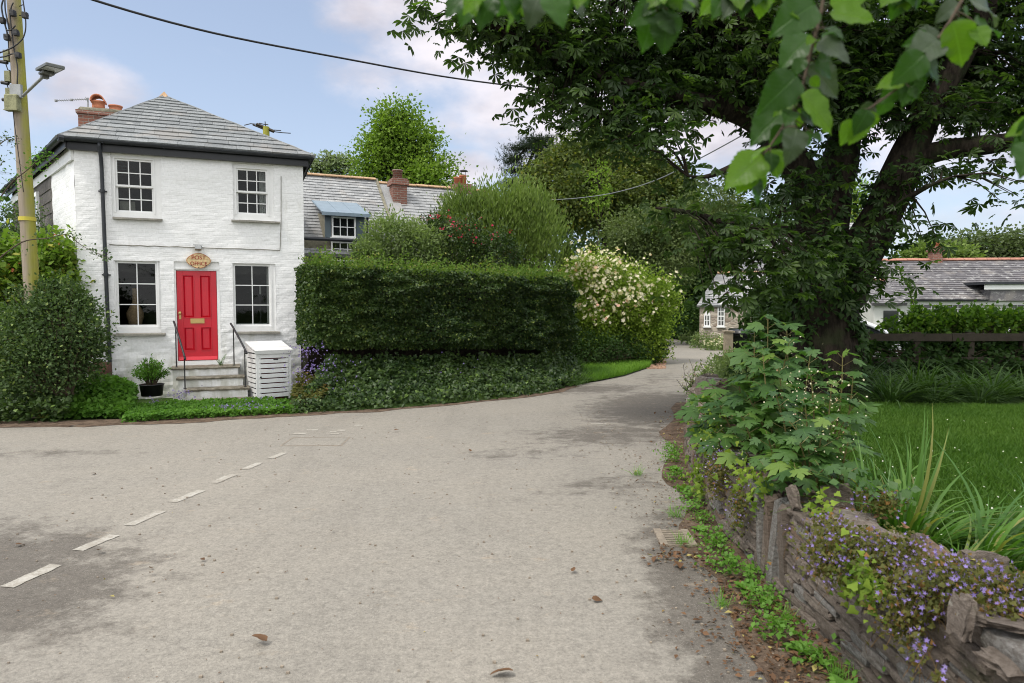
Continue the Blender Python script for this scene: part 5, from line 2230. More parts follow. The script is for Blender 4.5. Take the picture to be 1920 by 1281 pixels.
for (u, v) in ((513, 267), (526, 272), (539, 277)):
    mb = MB()
    a_, c_ = P(u - 2, v + 2, DY - 2), P(u + 3, v - 3, DY - 2)
    mb.smooth = True
    mb.tube([a_, a_.lerp(c_, .3), a_.lerp(c_, .7), c_], [.02, .05, .05, .02], 8)
    mb.tube([c_, P(u + 12, v + 1, DY - 2)], .008, 4)
    mb.build('cable_clamp', M['cable'], dp, world=True)

# ---------------------------------------------------------------- clipped hedge
HL = [Vector((-3.55, 12.45, 0)), Vector((-2.6, 13.05, 0)), Vector((-1.2, 14.0, 0)), Vector((.2, 15.1, 0)), Vector((1.0, 15.9, 0)), Vector((1.38, 16.75, 0)), Vector((1.2, 17.6, 0))]
HLs = smooth_line(HL, 10)
hz0, hz1 = 1.02, 2.51
hd = thing('clipped_hedge', 'big clipped dark green hedge, flat topped, on the planted bank beside the white cottage', 'hedge', (-1.2, 14.6, 0))


def along(line, t):
    k = t * (len(line) - 1)
    i = min(int(k), len(line) - 2)
    p = line[i].lerp(line[i + 1], k - i)
    d = (line[i + 1] - line[i]).normalized()
    return p, d


HT = 1.25        # thickness
core = MB()
vs, fs = [], []
K = 60
for i in range(K + 1):
    p, d = along(HLs, i / K)
    n_ = Vector((-d.y, d.x, 0))
    zb_ = hz0 + .10 - .38 * i / K
    zt_ = hz1 - .14 - .20 * (i / K) ** 1.5
    a_ = p + n_ * .36
    b_ = p + n_ * (HT - .1)
    vs += [(a_.x, a_.y, zb_), (a_.x, a_.y, zt_), (b_.x, b_.y, zt_), (b_.x, b_.y, .1)]
for i in range(K):
    for q in range(4):
        q2 = (q + 1) % 4
        fs.append((i * 4 + q, i * 4 + 4 + q, i * 4 + 4 + q2, i * 4 + q2))
fs += [(0, 1, 2, 3), (K * 4 + 3, K * 4 + 2, K * 4 + 1, K * 4)]
core.add(vs, fs)
core.build('branches', M['bark'], hd, world=True)
lv, lt = Leaves(), Leaves()
n = 66000
t_ = RG.random(n)
h_ = RG.random(n)
PP, NN, TT = np.zeros((n, 3)), np.zeros((n, 3)), np.zeros((n, 3))
for i in range(n):
    p, d = along(HLs, t_[i])
    n_ = Vector((-d.y, d.x, 0))
    zb_ = hz0 - .38 * t_[i]
    zt_ = hz1 - .20 * t_[i] ** 1.5 + .03 * noise.noise(Vector((t_[i] * 30, 1, 2))) + .10 * noise.noise(Vector((t_[i] * 7, 4, 2)))
    s_ = h_[i]
    z = zb_ + (zt_ - zb_) * s_
    lump = noise.noise(Vector((p.x * 1.1, p.y * 1.1, z * 1.5))) * .30 + noise.noise(Vector((p.x * 3.2, p.y * 3.2, z * 8.5))) * .20
    rnd_corner = .10 * max(0, (s_ - .85) / .15) ** 2 + .14 * max(0, (.12 - s_) / .12) ** 2
    dep = lump + rnd_corner + abs(RG.normal()) * .05 - .05
    q = p + n_ * dep
    PP[i] = (q.x, q.y, z)
    NN[i] = (-n_.x * .6, -n_.y * .6, .55)
    TT[i] = (-n_.x * .5, -n_.y * .5, -.35)
NN += RG.normal(size=(n, 3)) * .8
TT += RG.normal(size=(n, 3)) * .9
lv.add(PP, TT, NN, .060 * RG.uniform(.65, 1.2, n))
# ends and underside
n = 5000
for (tt, sg_) in ((0.0, -1),):
    p, d = along(HLs, tt)
    n_ = Vector((-d.y, d.x, 0))
    dd = RG.random(n) * HT
    z = hz0 + (hz1 - hz0) * RG.random(n)
    pos = np.array(p)[None] + np.array(n_)[None] * dd[:, None] + np.array(d)[None] * sg_ * (.05 - .12 * np.abs(dd / HT - .5)[:, None] + RG.random(n)[:, None] * .06)
    pos[:, 2] = z
    lv.add(pos, RG.normal(size=(n, 3)), RG.normal(size=(n, 3)) + np.array([[-.6, -.3, .5]]), .062 * RG.uniform(.7, 1.2, n))
lv.build('leaves', T_simple(.38, .12), M['l_hedge'], hd)
# young growth on the top
n = 21000
t_ = RG.random(n)
dp_ = RG.random(n) * HT
PP = np.zeros((n, 3))
for i in range(n):
    p, d = along(HLs, t_[i])
    n_ = Vector((-d.y, d.x, 0))
    q = p + n_ * dp_[i]
    zt_ = hz1 + .10 * noise.noise(Vector((t_[i] * 7, 4, 2))) - .20 * t_[i] ** 1.5 + .05 * noise.noise(Vector((q.x * 2, q.y * 2, 5))) + .09 * noise.noise(Vector((q.x * 7, q.y * 7, 5)))
    PP[i] = (q.x, q.y, zt_ + RG.random() ** 3.5 * (.26 + .5 * max(0, noise.noise(Vector((q.x * 3.1, q.y * 3.1, 8))))) - .06)
lt.add(PP, RG.normal(size=(n, 3)) * .8 + np.array([[0, 0, .5]]), RG.normal(size=(n, 3)) * .6 + np.array([[0, 0, .7]]), .058 * RG.uniform(.6, 1.2, n))
lt.build('young_growth', T_simple(.33, .08), M['l_hedge_top'], hd)

# ---------------------------------------------------------------- planted bank below the hedge
BL = [Vector((p.x, p.y, 0)) for p in LE if -3.75 < p.x < 1.7 and p.y < 16.5]


def bank_pt(t, s_):
    """t along the road edge, s_ 0 at the road, 1 under the hedge"""
    a_, d = along(BL, t)
    b_, _ = along(HLs, min(1, t * .90))
    b_ = b_ + Vector((.10, .32, 0))
    z = (.76 - .36 * t) * (.25 * s_ + .75 * s_ ** 2.6) + .04
    p = a_.lerp(b_, s_)
    return Vector((p.x, p.y, z))


bk = MB()
bk.smooth = True
vs, fs = [], []
KT, KS = 60, 8
for i in range(KT + 1):
    for j in range(KS + 1):
        p = bank_pt(i / KT, j / KS)
        vs.append(p + Vector((0, 0, noise.noise(p * 2.2) * .05 - .03)))
for i in range(KT):
    for j in range(KS):
        a_ = i * (KS + 1) + j
        fs.append((a_, a_ + KS + 1, a_ + KS + 2, a_ + 1))
bk.add(vs, fs)
bk.build('bank', M['soil'], kind='structure')
n = 24000
lv = Leaves()
t_, s_ = RG.random(n), RG.random(n) ** .62
PP = np.array([bank_pt(t_[i], s_[i]) + Vector((0, -.10 * noise.noise(Vector((t_[i] * 30, s_[i] * 5, 9))), .02 + .30 * max(0, noise.noise(Vector((t_[i] * 24, s_[i] * 5, 3)))))) for i in range(n)])
PP += RG.normal(size=PP.shape) * .045
PP[:, 2] = np.maximum(PP[:, 2], .02)
lv.add(PP, RG.normal(size=(n, 3)) * .7 + np.array([[.2, -.6, -.3]]), RG.normal(size=(n, 3)) * .45 + np.array([[.1, -.5, .7]]), .066 * RG.uniform(.6, 1.3, n))
lv.build('ivy', T_ivy(), M['l_ivy'], None, 'dark ivy and ground cover hanging over the bank under the clipped hedge', 'ivy', kind='stuff', loc=(-1.2, 13, 0))


def grass_patch(name, lab, cat, pts, h, mat, tm=None, kind='stuff', lean=.5, w=.03):
    lv = Leaves()
    P_ = np.array(pts)
    n = len(P_)
    T_ = rdir(n) * lean
    T_[:, 2] = 1.0
    lv.add(P_, T_, rdir(n) + np.array([[0, -.6, .3]]), h * RG.uniform(.5, 1.25, n))
    return lv.build(name, tm or T_blade(w, 3, .45), mat, None, lab, cat, kind=kind, loc=tuple(P_.mean(0) * np.array([1, 1, 0])))


# grasses at the right end of the bank
pts = []
for i in range(1500):
    t = rnd.uniform(.86, 1.0)
    p = bank_pt(t, rnd.random() * .9)
    pts.append((p.x + rnd.uniform(0, .25), p.y + rnd.uniform(-.1, .2), p.z))
grass_patch('bank_grass', 'dark grass tufts hanging over the road at the right end of the bank', 'grass', pts, .20, M['l_longgrass'], lean=1.6)
# bright verge beyond the hedge
V0 = [g2(1075, 722), g2(1120, 716), g2(1170, 706), g2(1218, 690), g2(1224, 678), (3.6, 21.8, 0), (2.2, 21.5, 0), (1.3, 18, 0)]
tri_sheet('verge', V0, .03, M['soil'])


def in_poly(x, y, poly):
    c = False
    for i in range(len(poly)):
        a, b = poly[i], poly[i - 1]
        if (a[1] > y) != (b[1] > y) and x < (b[0] - a[0]) * (y - a[1]) / (b[1] - a[1]) + a[0]:
            c = not c
    return c


def scatter(poly, n, z=0.0, dens=None):
    xs, ys = [p[0] for p in poly], [p[1] for p in poly]
    out = []
    while len(out) < n:
        x, y = rnd.uniform(min(xs), max(xs)), rnd.uniform(min(ys), max(ys))
        if in_poly(x, y, poly) and (dens is None or rnd.random() < dens(x, y)):
            out.append((x, y, z))
    return out


grass_patch('verge_grass', 'bright green verge grass between the hedge end and the road bend', 'grass', scatter(V0, 22000, .03), .17, M['l_verge'])
st = MB()
for i in range(420):
    a_ = rnd.random()
    p = Vector(g2(rnd.uniform(1196, 1248), 0 if False else rnd.uniform(672, 692)))
    if p.x < 3.4 + (p.y - 19) * .0:
        continue
    st.r = rnd.random()
    s_ = rnd.uniform(.03, .09)
    st.rock((p.x, p.y, .01), (s_, s_, s_ * .5), amp=.2, n=2)
st.build('pebbles', M['palestone'], None, 'pale pink stones spilled at the road bend under the rose bush', 'pebbles', kind='stuff', loc=(4, 20, 0))
mb = MB()
p = G(1129, 688)
mb.smooth = True
mb.rock((0, 0, .13), (.26, .22, .30), amp=.25)
mb.build('tree_stump', M['bark'], None, 'small dark stump in the bright verge grass', 'stump').location = (p.x, p.y, 0)
# ---------------------------------------------------------------- planting round the cottage
def wp(u, v, y):
    return tuple(P(u, v, y))


def sz(px, y):
    return px * y / FPX


# shrub in front of the left corner
bush('round_shrub', 'dense round grey green shrub in front of the left corner of the white cottage', 'shrub',
     [(wp(118, 610, 10.7), (.58, .45, .62)), (wp(75, 680, 10.6), (.60, .42, .52)), (wp(150, 665, 11.0), (.34, .35, .42)), (wp(125, 560, 10.9), (.26, .3, .26)), (wp(30, 650, 10.7), (.45, .4, .5)), (wp(92, 548, 10.8), (.18, .2, .22)), (wp(160, 590, 11.0), (.20, .2, .24)), (wp(60, 590, 10.7), (.22, .2, .26)), (wp(182, 640, 11.1), (.14, .2, .2)), (wp(40, 560, 10.9), (.22, .2, .24))],
     T_simple(.32, .10), .058, M['l_olive'], 21000, upright=.3, shell=.5)
bush('flowering_climber', 'yellow green climbing hydrangea covering the side of the cottage behind the telegraph pole', 'climber',
     [(wp(95, 500, 12.7), (.55, .45, .55)), (wp(25, 520, 12.6), (.75, .5, .75)), (wp(40, 610, 12.4), (.85, .5, .7)), (wp(120, 545, 12.6), (.30, .3, .55)), (wp(-40, 560, 12.2), (.6, .5, .9)), (wp(110, 470, 12.9), (.35, .3, .35))],
     T_simple(.40, .06), .12, M['l_hydr'], 9500, up=.9, flowers=(T_star(5, .45, .2), .055, M['f_coral'], 14, 'blossoms', .9))
bush('pale_climber', 'loose grey leaved bush at the left edge behind the telegraph pole', 'shrub',
     [(wp(20, 420, 13.6), (.6, .5, .42)), (wp(60, 455, 13.4), (.42, .4, .35)), (wp(-20, 470, 13.4), (.6, .5, .6))],
     T_simple(.33), .055, M['l_olive'], 7000)


def spray(name, lab, pts, n, ls, mat, side=.10, y=10.2):
    p3 = smooth_line([P(u, v, yy) for (u, v, yy) in pts], 5)
    th = thing(name, lab, 'branch', p3[0])
    mb = MB()
    mb.tube(p3, [.012 - .010 * i / (len(p3) - 1) for i in range(len(p3))], 5)
    lv = Leaves()
    for i in range(n):
        t = RG.random() ** .8
        p, d = along(p3, t)
        q = p + Vector(RG.normal(size=3)) * side * (.5 + .6 * (1 - t))
        if i % 5 == 0:
            mb.tube([p, q], .002, 3, False)
        lv.add([q], [Vector(RG.normal(size=3)) + d], [Vector(RG.normal(size=3)) * .5 + Vector((0, -.4, .7))], ls * RG.uniform(.6, 1.3))
    mb.build('twig', M['twig'], th, world=True)
    lv.build('leaves', T_simple(.36), mat, th)


spray('hawthorn_spray', 'long thin leafy spray reaching right across the white wall to the downpipe', [(-20, 500, 10.4), (40, 455, 10.4), (90, 447, 10.4), (125, 440, 10.4), (150, 458, 10.4), (175, 472, 10.4), (205, 484, 10.4)], 150, .05, M['l_olive'], .09)
spray('hawthorn_spray', 'upper left leafy spray beside the top of the telegraph pole bend', [(-30, 300, 9.6), (-5, 275, 9.6), (12, 262, 9.6), (26, 262, 9.6)], 90, .035, M['l_olive'], .10)
spray('hawthorn_spray', 'leafy spray crossing in front of the pole just below the side gutter', [(-20, 400, 10.3), (20, 345, 10.3), (50, 320, 10.3), (72, 300, 10.3), (86, 292, 10.3)], 200, .045, M['l_balm'], .13)
spray('hawthorn_spray', 'leafy spray hanging at the left edge below the gutter end', [(-30, 380, 10.0), (-5, 320, 10.0), (8, 300, 10.0)], 60, .04, M['l_olive'], .12)
# rusty upright object behind the shrub
mb = MB()
p = HM @ F(188, 690, -.30)
mb.smooth = True
mb.rock((0, 0, .36), (.34, .24, .74), amp=.14)
mb.build('rusty_drum', M['rust'], None, 'dark rusty brown drum half hidden behind the shrub beside the downpipe', 'drum').location = (p.x, p.y, 0)

# balm and ground cover, as a low mound towards the road


def ground_cover(name, lab, cat, poly, n, hfun, tm, ls, mat, nup=.9, tn=(0, -.4, .1), kind='stuff'):
    pts = scatter(poly, n)
    P_ = np.array([(x, y, max(.015, hfun(x, y) * (RG.random() ** .55))) for (x, y, _) in pts])
    lv = Leaves()
    lv.add(P_, RG.normal(size=P_.shape) * .7 + np.array([tn]), RG.normal(size=P_.shape) * .42 + np.array([[0, -.35, nup]]), ls * RG.uniform(.55, 1.3, n))
    return lv.build(name, tm, mat, None, lab, cat, kind=kind, loc=tuple(P_.mean(0) * np.array([1, 1, 0])))


def hill(cx, cy, rx, ry, h, base=.10):
    return lambda x, y: base + h * math.exp(-((x - cx) / rx) ** 2 - ((y - cy) / ry) ** 2) + .06 * noise.noise(Vector((x * 3, y * 3, 0)))


A = lambda u, v: G(u, v)[:2]
ground_cover('lemon_balm', 'bright green lemon balm mound between the round shrub and the black pot', 'herb', [A(90, 786), A(245, 784), A(252, 766), (-6.9, 12.5), (-7.9, 12.3)], 10500,
             hill(-7.0, 11.6, .75, .7, .50, .10), T_simple(.40, .05), .075, M['l_balm'], kind='stuff')
ground_cover('low_ivy', 'dark low ivy and nettles at the far left roadside under the shrubs', 'ivy', [(-11, 9.9), A(0, 797), A(130, 793), A(150, 770), (-8, 12.3), (-12, 12.5)], 11000,
             lambda x, y: .28 + .22 * min(1, max(0, (y - 10.1))) + .08 * noise.noise(Vector((x * 3, y * 3, 0))), T_ivy(), .070, M['l_ivy'])
ground_cover('campanula_mat', 'low green mat with small leaves along the road in front of the steps', 'ground cover', [A(230, 794), A(560, 776), A(556, 762), A(480, 757), A(350, 762), A(250, 770)], 15000,
             lambda x, y: .12 + .05 * noise.noise(Vector((x * 4, y * 4, 0))), T_ivy(), .045, M['l_balm'])
lv = Leaves()
for (u, v, y, n, s_) in ((340, 738, 12.0, 55, .13), (430, 772, 11.1, 50, .22), (480, 765, 11.3, 60, .22), (295, 752, 11.5, 26, .10), (590, 690, 12.3, 160, .30), (600, 720, 12.2, 160, .26),
                         (575, 660, 12.25, 90, .20), (650, 745, 12.0, 40, .35), (800, 700, 13.6, 60, .5), (460, 775, 11.0, 50, .25)):
    c = np.array(P(u, v, y))
    pos = c[None] + RG.normal(size=(n, 3)) * np.array([[s_, s_ * .5, s_ * .42]])
    pos[:, 2] = np.maximum(pos[:, 2], .12)
    lv.add(pos, RG.normal(size=(n, 3)), RG.normal(size=(n, 3)) * .6 + np.array([[0, -.7, .5]]), .042 * RG.uniform(.6, 1.2, n))
lv.build('bellflowers', T_star(5, .4, .4), M['f_blue'], None, 'violet bellflowers scattered along the foot of the cottage and hedge bank', 'flowers', kind='stuff', loc=(-4, 12, 0))
ground_cover('corner_weeds', 'mixed weeds and reddish dead leaves between the bin store and the hedge bank', 'weeds', [A(545, 772), A(600, 770), (-3.2, 12.6), (-4.0, 12.7)], 3600,
             lambda x, y: .20 + .25 * max(0, y - 11.3), T_ivy(), .05, M['l_campleaf'])

# ---------------------------------------------------------------- shrubs behind the hedge
bush('feathery_shrub', 'tall feathery light green shrub rising behind the hedge in front of the second chimney', 'shrub',
     [(wp(930, 440, 19.5), (1.35, 1.2, 1.25)), (wp(880, 400, 19.6), (.70, .8, .55)), (wp(1000, 440, 19.4), (.85, .9, 1.0)), (wp(950, 385, 19.6), (.85, .8, .45)), (wp(850, 455, 19.3), (.6, .7, .75))],
     T_simple(.15, .05), .15, M['l_willow'], 21000, upright=1.6, up=.3, shell=.55, base=(.0, 19.7, 0))
bush('pale_shrub', 'pale grey green shrub beside the blue dormer, above the hedge', 'shrub',
     [(wp(735, 455, 17.2), (.62, .6, .60)), (wp(790, 470, 17.4), (.6, .6, .55)), (wp(700, 480, 17), (.4, .4, .4)), (wp(690, 478, 16.6), (.35, .35, .25))],
     T_simple(.18, .05), .11, M['l_pale'], 13000, upright=.3, base=(-3.0, 17.6, 0))
bush('red_flowered_shrub', 'dark green shrub dotted with crimson flowers just above the hedge top', 'shrub',
     [(wp(850, 455, 17.8), (.75, .6, .55)), (wp(930, 472, 17.6), (.65, .5, .42)), (wp(815, 440, 18), (.4, .4, .5))],
     T_simple(.32), .07, M['l_ivy'], 9000, flowers=(T_star(5, .5, .3), .06, M['f_pink'], 42, 'blossoms', 2.7), base=(-1.3, 18.0, 0))
bush('rose_bush', 'big arching bush of cream white roses past the right end of the hedge', 'rose bush',
     [(wp(1130, 560, 21.0), (1.25, 1.0, 1.15)), (wp(1195, 575, 21.5), (1.05, .9, 1.0)), (wp(1215, 620, 21.3), (.62, .7, .85)), (wp(1110, 520, 21.2), (.9, .8, .6)),
      (wp(1238, 550, 21.4), (.55, .6, .45)), (wp(1180, 640, 21.0), (1.0, .6, .65)), (wp(1090, 620, 20.3), (.8, .6, .8))],
     T_simple(.34), .085, M['l_rose'], 34000, shell=.70, flowers=(T_star(6, .6, .3), .12, M['f_cream'], 330, 'blossoms', 1.3), base=(3.6, 21.4, 0), upright=.1)
bush('verge_bush', 'low dark leafy growth at the foot of the rose bush behind the verge', 'shrub',
     [(wp(1110, 655, 19.5), (.9, .5, .45)), (wp(1170, 655, 20.5), (.9, .5, .5)), (wp(1215, 650, 21.2), (.5, .5, .55))],
     T_simple(.34), .075, M['l_deep'], 9000, shell=.5)


def cone_conifer(name, lab, base, h, r_, n, mat_out, mat_in):
    th = thing(name, lab, 'conifer', base)
    mb = MB()
    mb.tube([base, Vector(base) + Vector((0, 0, h * .9))], [.12, .03], 8)
    mb.build('trunk', M['bark'], th, world=True)
    for (mat, nm, f0, f1, k, sz_) in ((mat_out, 'foliage', .72, 1.05, n, .20), (mat_in, 'browned_foliage', .72, 1.0, int(n * .9), .22)):
        lv = Leaves()
        a_ = RG.random(k) * 2 * math.pi
        z = RG.random(k) ** .9
        if nm == 'browned_foliage':
            z = z * .72
        rr = r_ * (1 - z ** 1.8) ** .75 * RG.uniform(f0, f1, k) * (1 + .18 * np.sin(a_ * 5 + z * 7))
        pos = np.stack([base[0] + rr * np.cos(a_), base[1] + rr * np.sin(a_), base[2] + z * h], 1)
        keep = np.array([(noise.noise(Vector(p) * 1.1) > (.02 if nm == 'browned_foliage' else -.28)) for p in pos])
        pos = pos[keep]
        T_ = RG.normal(size=pos.shape) * .25 + np.array([[0, 0, 1.0]])
        out = np.stack([np.cos(a_), np.sin(a_), a_ * 0], 1)[keep]
        lv.add(pos, T_ + out * .25, out + RG.normal(size=pos.shape) * .4, sz_ * RG.uniform(.6, 1.3, len(pos)))
        lv.build(nm, T_simple(.14), mat, th)


for (u, v, y, h, r_, lab) in ((1062, 0, 25, 3.9, .85, 'left one of two browning conifers behind the hedge end'), (1108, 0, 25.5, 4.0, .95, 'right one of two browning conifers, nearest the rose bush')):
    b = P(u, 700, y)
    cone_conifer('browning_conifer', lab, Vector((b.x, b.y, 0)), h, r_, 5200, M['l_conhedge'], M['l_conbrown'])

# ---------------------------------------------------------------- trees


def blob(u, v, y, ru, rv, wgt=None, d=.8):
    c = P(u, v, y)
    a, b = ru * y / FPX, rv * y / FPX
    return (c, (a, (a + b) / 2 * d, b), wgt or (ru * rv))


def gb(u, y):
    p = P(u, 600, y)
    return (p.x, p.y, 0)


tree('oak_tree', 'bright green young tree standing against the sky behind the low slate roof', 'tree', gb(745, 40),
     [blob(742, 250, 40, 58, 42), blob(720, 275, 40, 42, 40), blob(770, 280, 40, 48, 42), blob(735, 320, 40, 62, 36), blob(822, 325, 40, 42, 30), blob(690, 335, 40, 30, 22), blob(752, 222, 40, 30, 18), blob(790, 345, 39, 60, 30)],
     T_simple(.40), .19, M['l_bright'], tips=260, per=66, spread=.8, trunk_r=.3, twig_r=.03, shell=.35, trunk_top=P(742, 330, 40))
tree('umbrella_tree', 'thin flat topped grey green tree seen over the ridge beside the white cottage', 'tree', gb(620, 48),
     [blob(615, 300, 48, 34, 14), blob(590, 312, 48, 30, 13), blob(645, 308, 48, 32, 14), blob(625, 325, 48, 40, 9)],
     T_simple(.34), .24, M['l_dome'], tips=130, per=16, spread=.6, trunk_r=.25, twig_r=.03, shell=.4, flat=.4, trunk_top=P(620, 345, 48))
tree('dark_conifer', 'dark layered conifer at the left of the big round trees', 'conifer', gb(1000, 52),
     [blob(980, 278, 52, 34, 9), blob(1010, 262, 52, 30, 8), blob(965, 300, 52, 26, 9), blob(985, 322, 52, 40, 10), blob(975, 345, 52, 32, 10), blob(990, 372, 52, 34, 12), blob(1000, 400, 52, 36, 14), blob(1040, 300, 52, 40, 30)],
     T_tuft(), .26, M['l_conifer'], tips=330, per=26, spread=.75, trunk_r=.35, twig_r=.04, shell=.35, flat=.35, trunk_top=P(1015, 262, 52), up=.9)
tree('round_tree', 'broad round olive green tree in the middle distance behind the pale grey cable', 'tree', gb(1130, 42),
     [blob(1120, 300, 42, 80, 42), blob(1060, 330, 42, 62, 50), blob(1180, 340, 42, 85, 60), blob(1110, 370, 41, 110, 50), blob(1240, 380, 42, 70, 55), blob(1040, 385, 42, 50, 35), blob(1150, 285, 42.5, 50, 24)],
     T_simple(.40), .20, M['l_mixed'], tips=1000, per=52, spread=.75, trunk_r=.5, twigs=False, shell=.75)
tree('young_ash', 'small yellow green sapling in front of the round olive tree', 'tree', gb(1120, 36),
     [blob(1122, 345, 36, 16, 40), blob(1135, 375, 36, 16, 24), blob(1108, 382, 36, 12, 16)],
     T_simple(.25), .20, M['l_bright'], tips=40, per=13, spread=.4, trunk_r=.05, twig_r=.012, shell=.3)
tree('grey_willow', 'pale grey green tree above the far bend of the road', 'tree', gb(1215, 31),
     [blob(1200, 440, 31, 62, 42), blob(1240, 480, 31, 62, 60), blob(1180, 500, 31, 42, 55), blob(1270, 430, 31, 50, 36), blob(1330, 380, 32, 60, 30)],
     T_simple(.22), .17, M['l_grey'], tips=560, per=42, spread=.6, trunk_r=.25, twigs=False, shell=.6)
tree('dark_thicket_tree', 'dark green tree hanging over the road where it disappears', 'tree', gb(1265, 38),
     [blob(1265, 500, 38, 80, 70), blob(1300, 440, 38, 70, 50), blob(1255, 570, 38, 55, 45), blob(1340, 470, 38, 90, 60)],
     T_simple(.38), .20, M['l_deep'], tips=560, per=40, spread=.75, trunk_r=.35, twigs=False, shell=.65)
tree('yellow_tree', 'pale yellow green tree seen between the forks of the chestnut trunk', 'tree', gb(1610, 46),
     [blob(1605, 375, 46, 30, 30), blob(1590, 420, 46, 36, 36)],
     T_simple(.3), .22, M['l_hydr'], tips=120, per=26, spread=.7, trunk_r=.2, shell=.5)
bush('roadside_ivy', 'dark ivy covered bank on the inside of the road bend before the stone house', 'ivy bank',
     [(wp(1262, 615, 38), (1.3, 1.0, .8)), (wp(1295, 610, 36), (1.0, .8, .8)), (wp(1320, 625, 33), (.7, .5, .35)), (wp(1280, 580, 38), (1.2, 1.0, 1.0)), (wp(1255, 590, 40), (1.2, 1, 1.2))],
     T_ivy(), .14, M['l_deep'], 11000, shell=.6)
bush('house_wall_flowers', 'pale flowering plants along the foot of the stone house', 'plants',
     [(wp(1325, 640, 29), (.75, .4, .28)), (wp(1350, 650, 27.5), (.6, .4, .28)), (wp(1300, 633, 32), (.5, .4, .2))],
     T_simple(.3), .09, M['l_pale'], 3800, flowers=(T_star(5, .5, .2), .07, M['f_cream'], 70, 'blossoms', .15), stems=False)
# backdrop wood that closes the view behind the road bend and the roofs
mb = MB()
hillpts = []
lv = Leaves()
for i in range(26000):
    u = rnd.uniform(700, 1500)
    y = rnd.uniform(58, 75)
    top = 395 + 25 * noise.noise(Vector((u * .012, 1, 1))) + (y - 58) * -1.2
    v = top + (600 - top) * rnd.random() ** 1.2
    lv.add([P(u, v, y)], [RG.normal(size=3)], [RG.normal(size=3) * .6 + np.array([0, -.4, .7])], .42 * rnd.uniform(.6, 1.3))
lv.build('far_wood', T_simple(.4), M['l_deep'], None, 'dark wood closing the view behind the road bend', 'wood', kind='stuff', loc=(0, 65, 0))
lv = Leaves()
for i in range(9000):
    x, y = rnd.uniform(-70, -17), rnd.uniform(30, 44)
    lv.add([(x, y, rnd.random() ** .8 * (5.5 + 2.5 * noise.noise(Vector((x * .12, 2, 5)))))], [RG.normal(size=3)], [RG.normal(size=3) * .6 + np.array([0, -.4, .7])], .5 * rnd.uniform(.6, 1.3))
lv.build('side_wood', T_simple(.4), M['l_deep'], None, 'trees behind the white cottage on the left, hardly seen past the pole', 'wood', kind='stuff', loc=(-40, 36, 0))
# terrain rise under it and the hill on the right
for (nm, x0, x1, y0, h, w_) in (('hills', 12, 140, 70, 9.0, 26),):
    mb = MB()
    mb.smooth = True
    vs, fs = [], []
    nx, ny = 40, 10
    for i in range(nx + 1):
        for j in range(ny + 1):
            x = x0 + (x1 - x0) * i / nx
            y = y0 + w_ * 2 * j / ny
            e = min(1, i / 6) * math.sin(math.pi * min(1, j / ny * .9 + .02)) ** .7
            vs.append((x, y, h * e * (.9 + .2 * noise.noise(Vector((x * .05, y * .05, 0)))) - .3))
    for i in range(nx):
        for j in range(ny):
            a_ = i * (ny + 1) + j
            fs.append((a_, a_ + ny + 1, a_ + ny + 2, a_ + 1))
    mb.add(vs, fs)
    mb.build(nm, M['soil'], kind='structure')
k = 0
for (u, v, y, ru, rv, mt_, lab) in ((1830, 470, 82, 62, 26, 'l_hill', 'wide grey green tree on the hill above the long bungalow'), (1755, 478, 84, 34, 20, 'l_hill', 'small far tree on the hill left of the wide one'),
                                    (1905, 468, 80, 50, 28, 'l_hill', 'far hill tree at the right edge above the orange ridge'), (1725, 485, 78, 34, 16, 'l_willow', 'yellow green far bush behind the red chimney'),
                                    (1785, 490, 78, 40, 14, 'l_willow', 'low pale far bushes right of the red chimney')):
    b = P(u, v + rv, y)
    tree('hill_tree', lab, 'tree', (b.x, b.y, max(0, b.z - 1.5)), [blob(u, v, y, ru, rv), blob(u - ru * .4, v + rv * .3, y, ru * .6, rv * .7), blob(u + ru * .45, v + rv * .2, y, ru * .55, rv * .8)],
         T_simple(.4), .42, M[mt_], tips=170, per=26, spread=1.3, trunk_r=.3, twigs=False, shell=.5)

# ---------------------------------------------------------------- stone house across the road
SA = R(-17)
s0p = P(1311, 640, 29.5)
sh_ = thing('stone_house', 'small rubble stone house with white arched windows and slate roof at the road bend', 'house', (s0p.x, s0p.y, 0), SA)
SM_ = FR[sh_.name]
SI = SM_.inverted()


def SF(u, v, y=0.0):
    o = SI @ Vector((0, 0, EYE))
    d = SI.to_3x3() @ ray(u, v)
    return o + d * ((y - o.y) / d.y)


sw2 = 4.6
sez = SF(1312, 573).z
srz = SF(1345, 513, 1.9).z
srx = SF(1345, 513, 1.9).x
mb = MB()
mb.box(0, sw2, 0, 3.8, -.1, sez)
mb.build('wall', M['rubble'], sh_)
mb = MB()
deck(mb, [(-.12, -.15, sez - .02), (sw2 + .1, -.15, sez - .02), (sw2 + .1, 1.9, srz), (srx, 1.9, srz)], .05)
slates(mb, [(-.12, -.15, sez - .02), (sw2 + .1, -.15, sez - .02), (sw2 + .1, 1.9, srz), (srx, 1.9, srz)], .17, .15, .3, .02)
deck(mb, [(-.12, 3.95, sez - .02), (-.12, -.15, sez - .02), (srx, 1.9, srz)], .05)
deck(mb, [(sw2 + .1, 3.95, sez - .02), (-.12, 3.95, sez - .02), (srx, 1.9, srz), (sw2 + .1, 1.9, srz)], .05)
so = mb.build('roof', M['slate_pale'], sh_)
mb = MB()
ridge_tiles(mb, (srx, 1.9, srz), (sw2, 1.9, srz))
mb.build('ridge_tiles', M['ridge'], so)
for (u0, u1, v0, v1, lab) in ((1320, 1332, 590, 612, 'smaller arched window'), (1345, 1359, 574, 612, 'taller arched window')):
    a_, b_ = SF(u0, v1), SF(u1, v0)
    small_window(sh_, a_.x, b_.x, a_.z, b_.z, -.02, 3, 2 if v0 > 580 else 4, lab, arch=True)
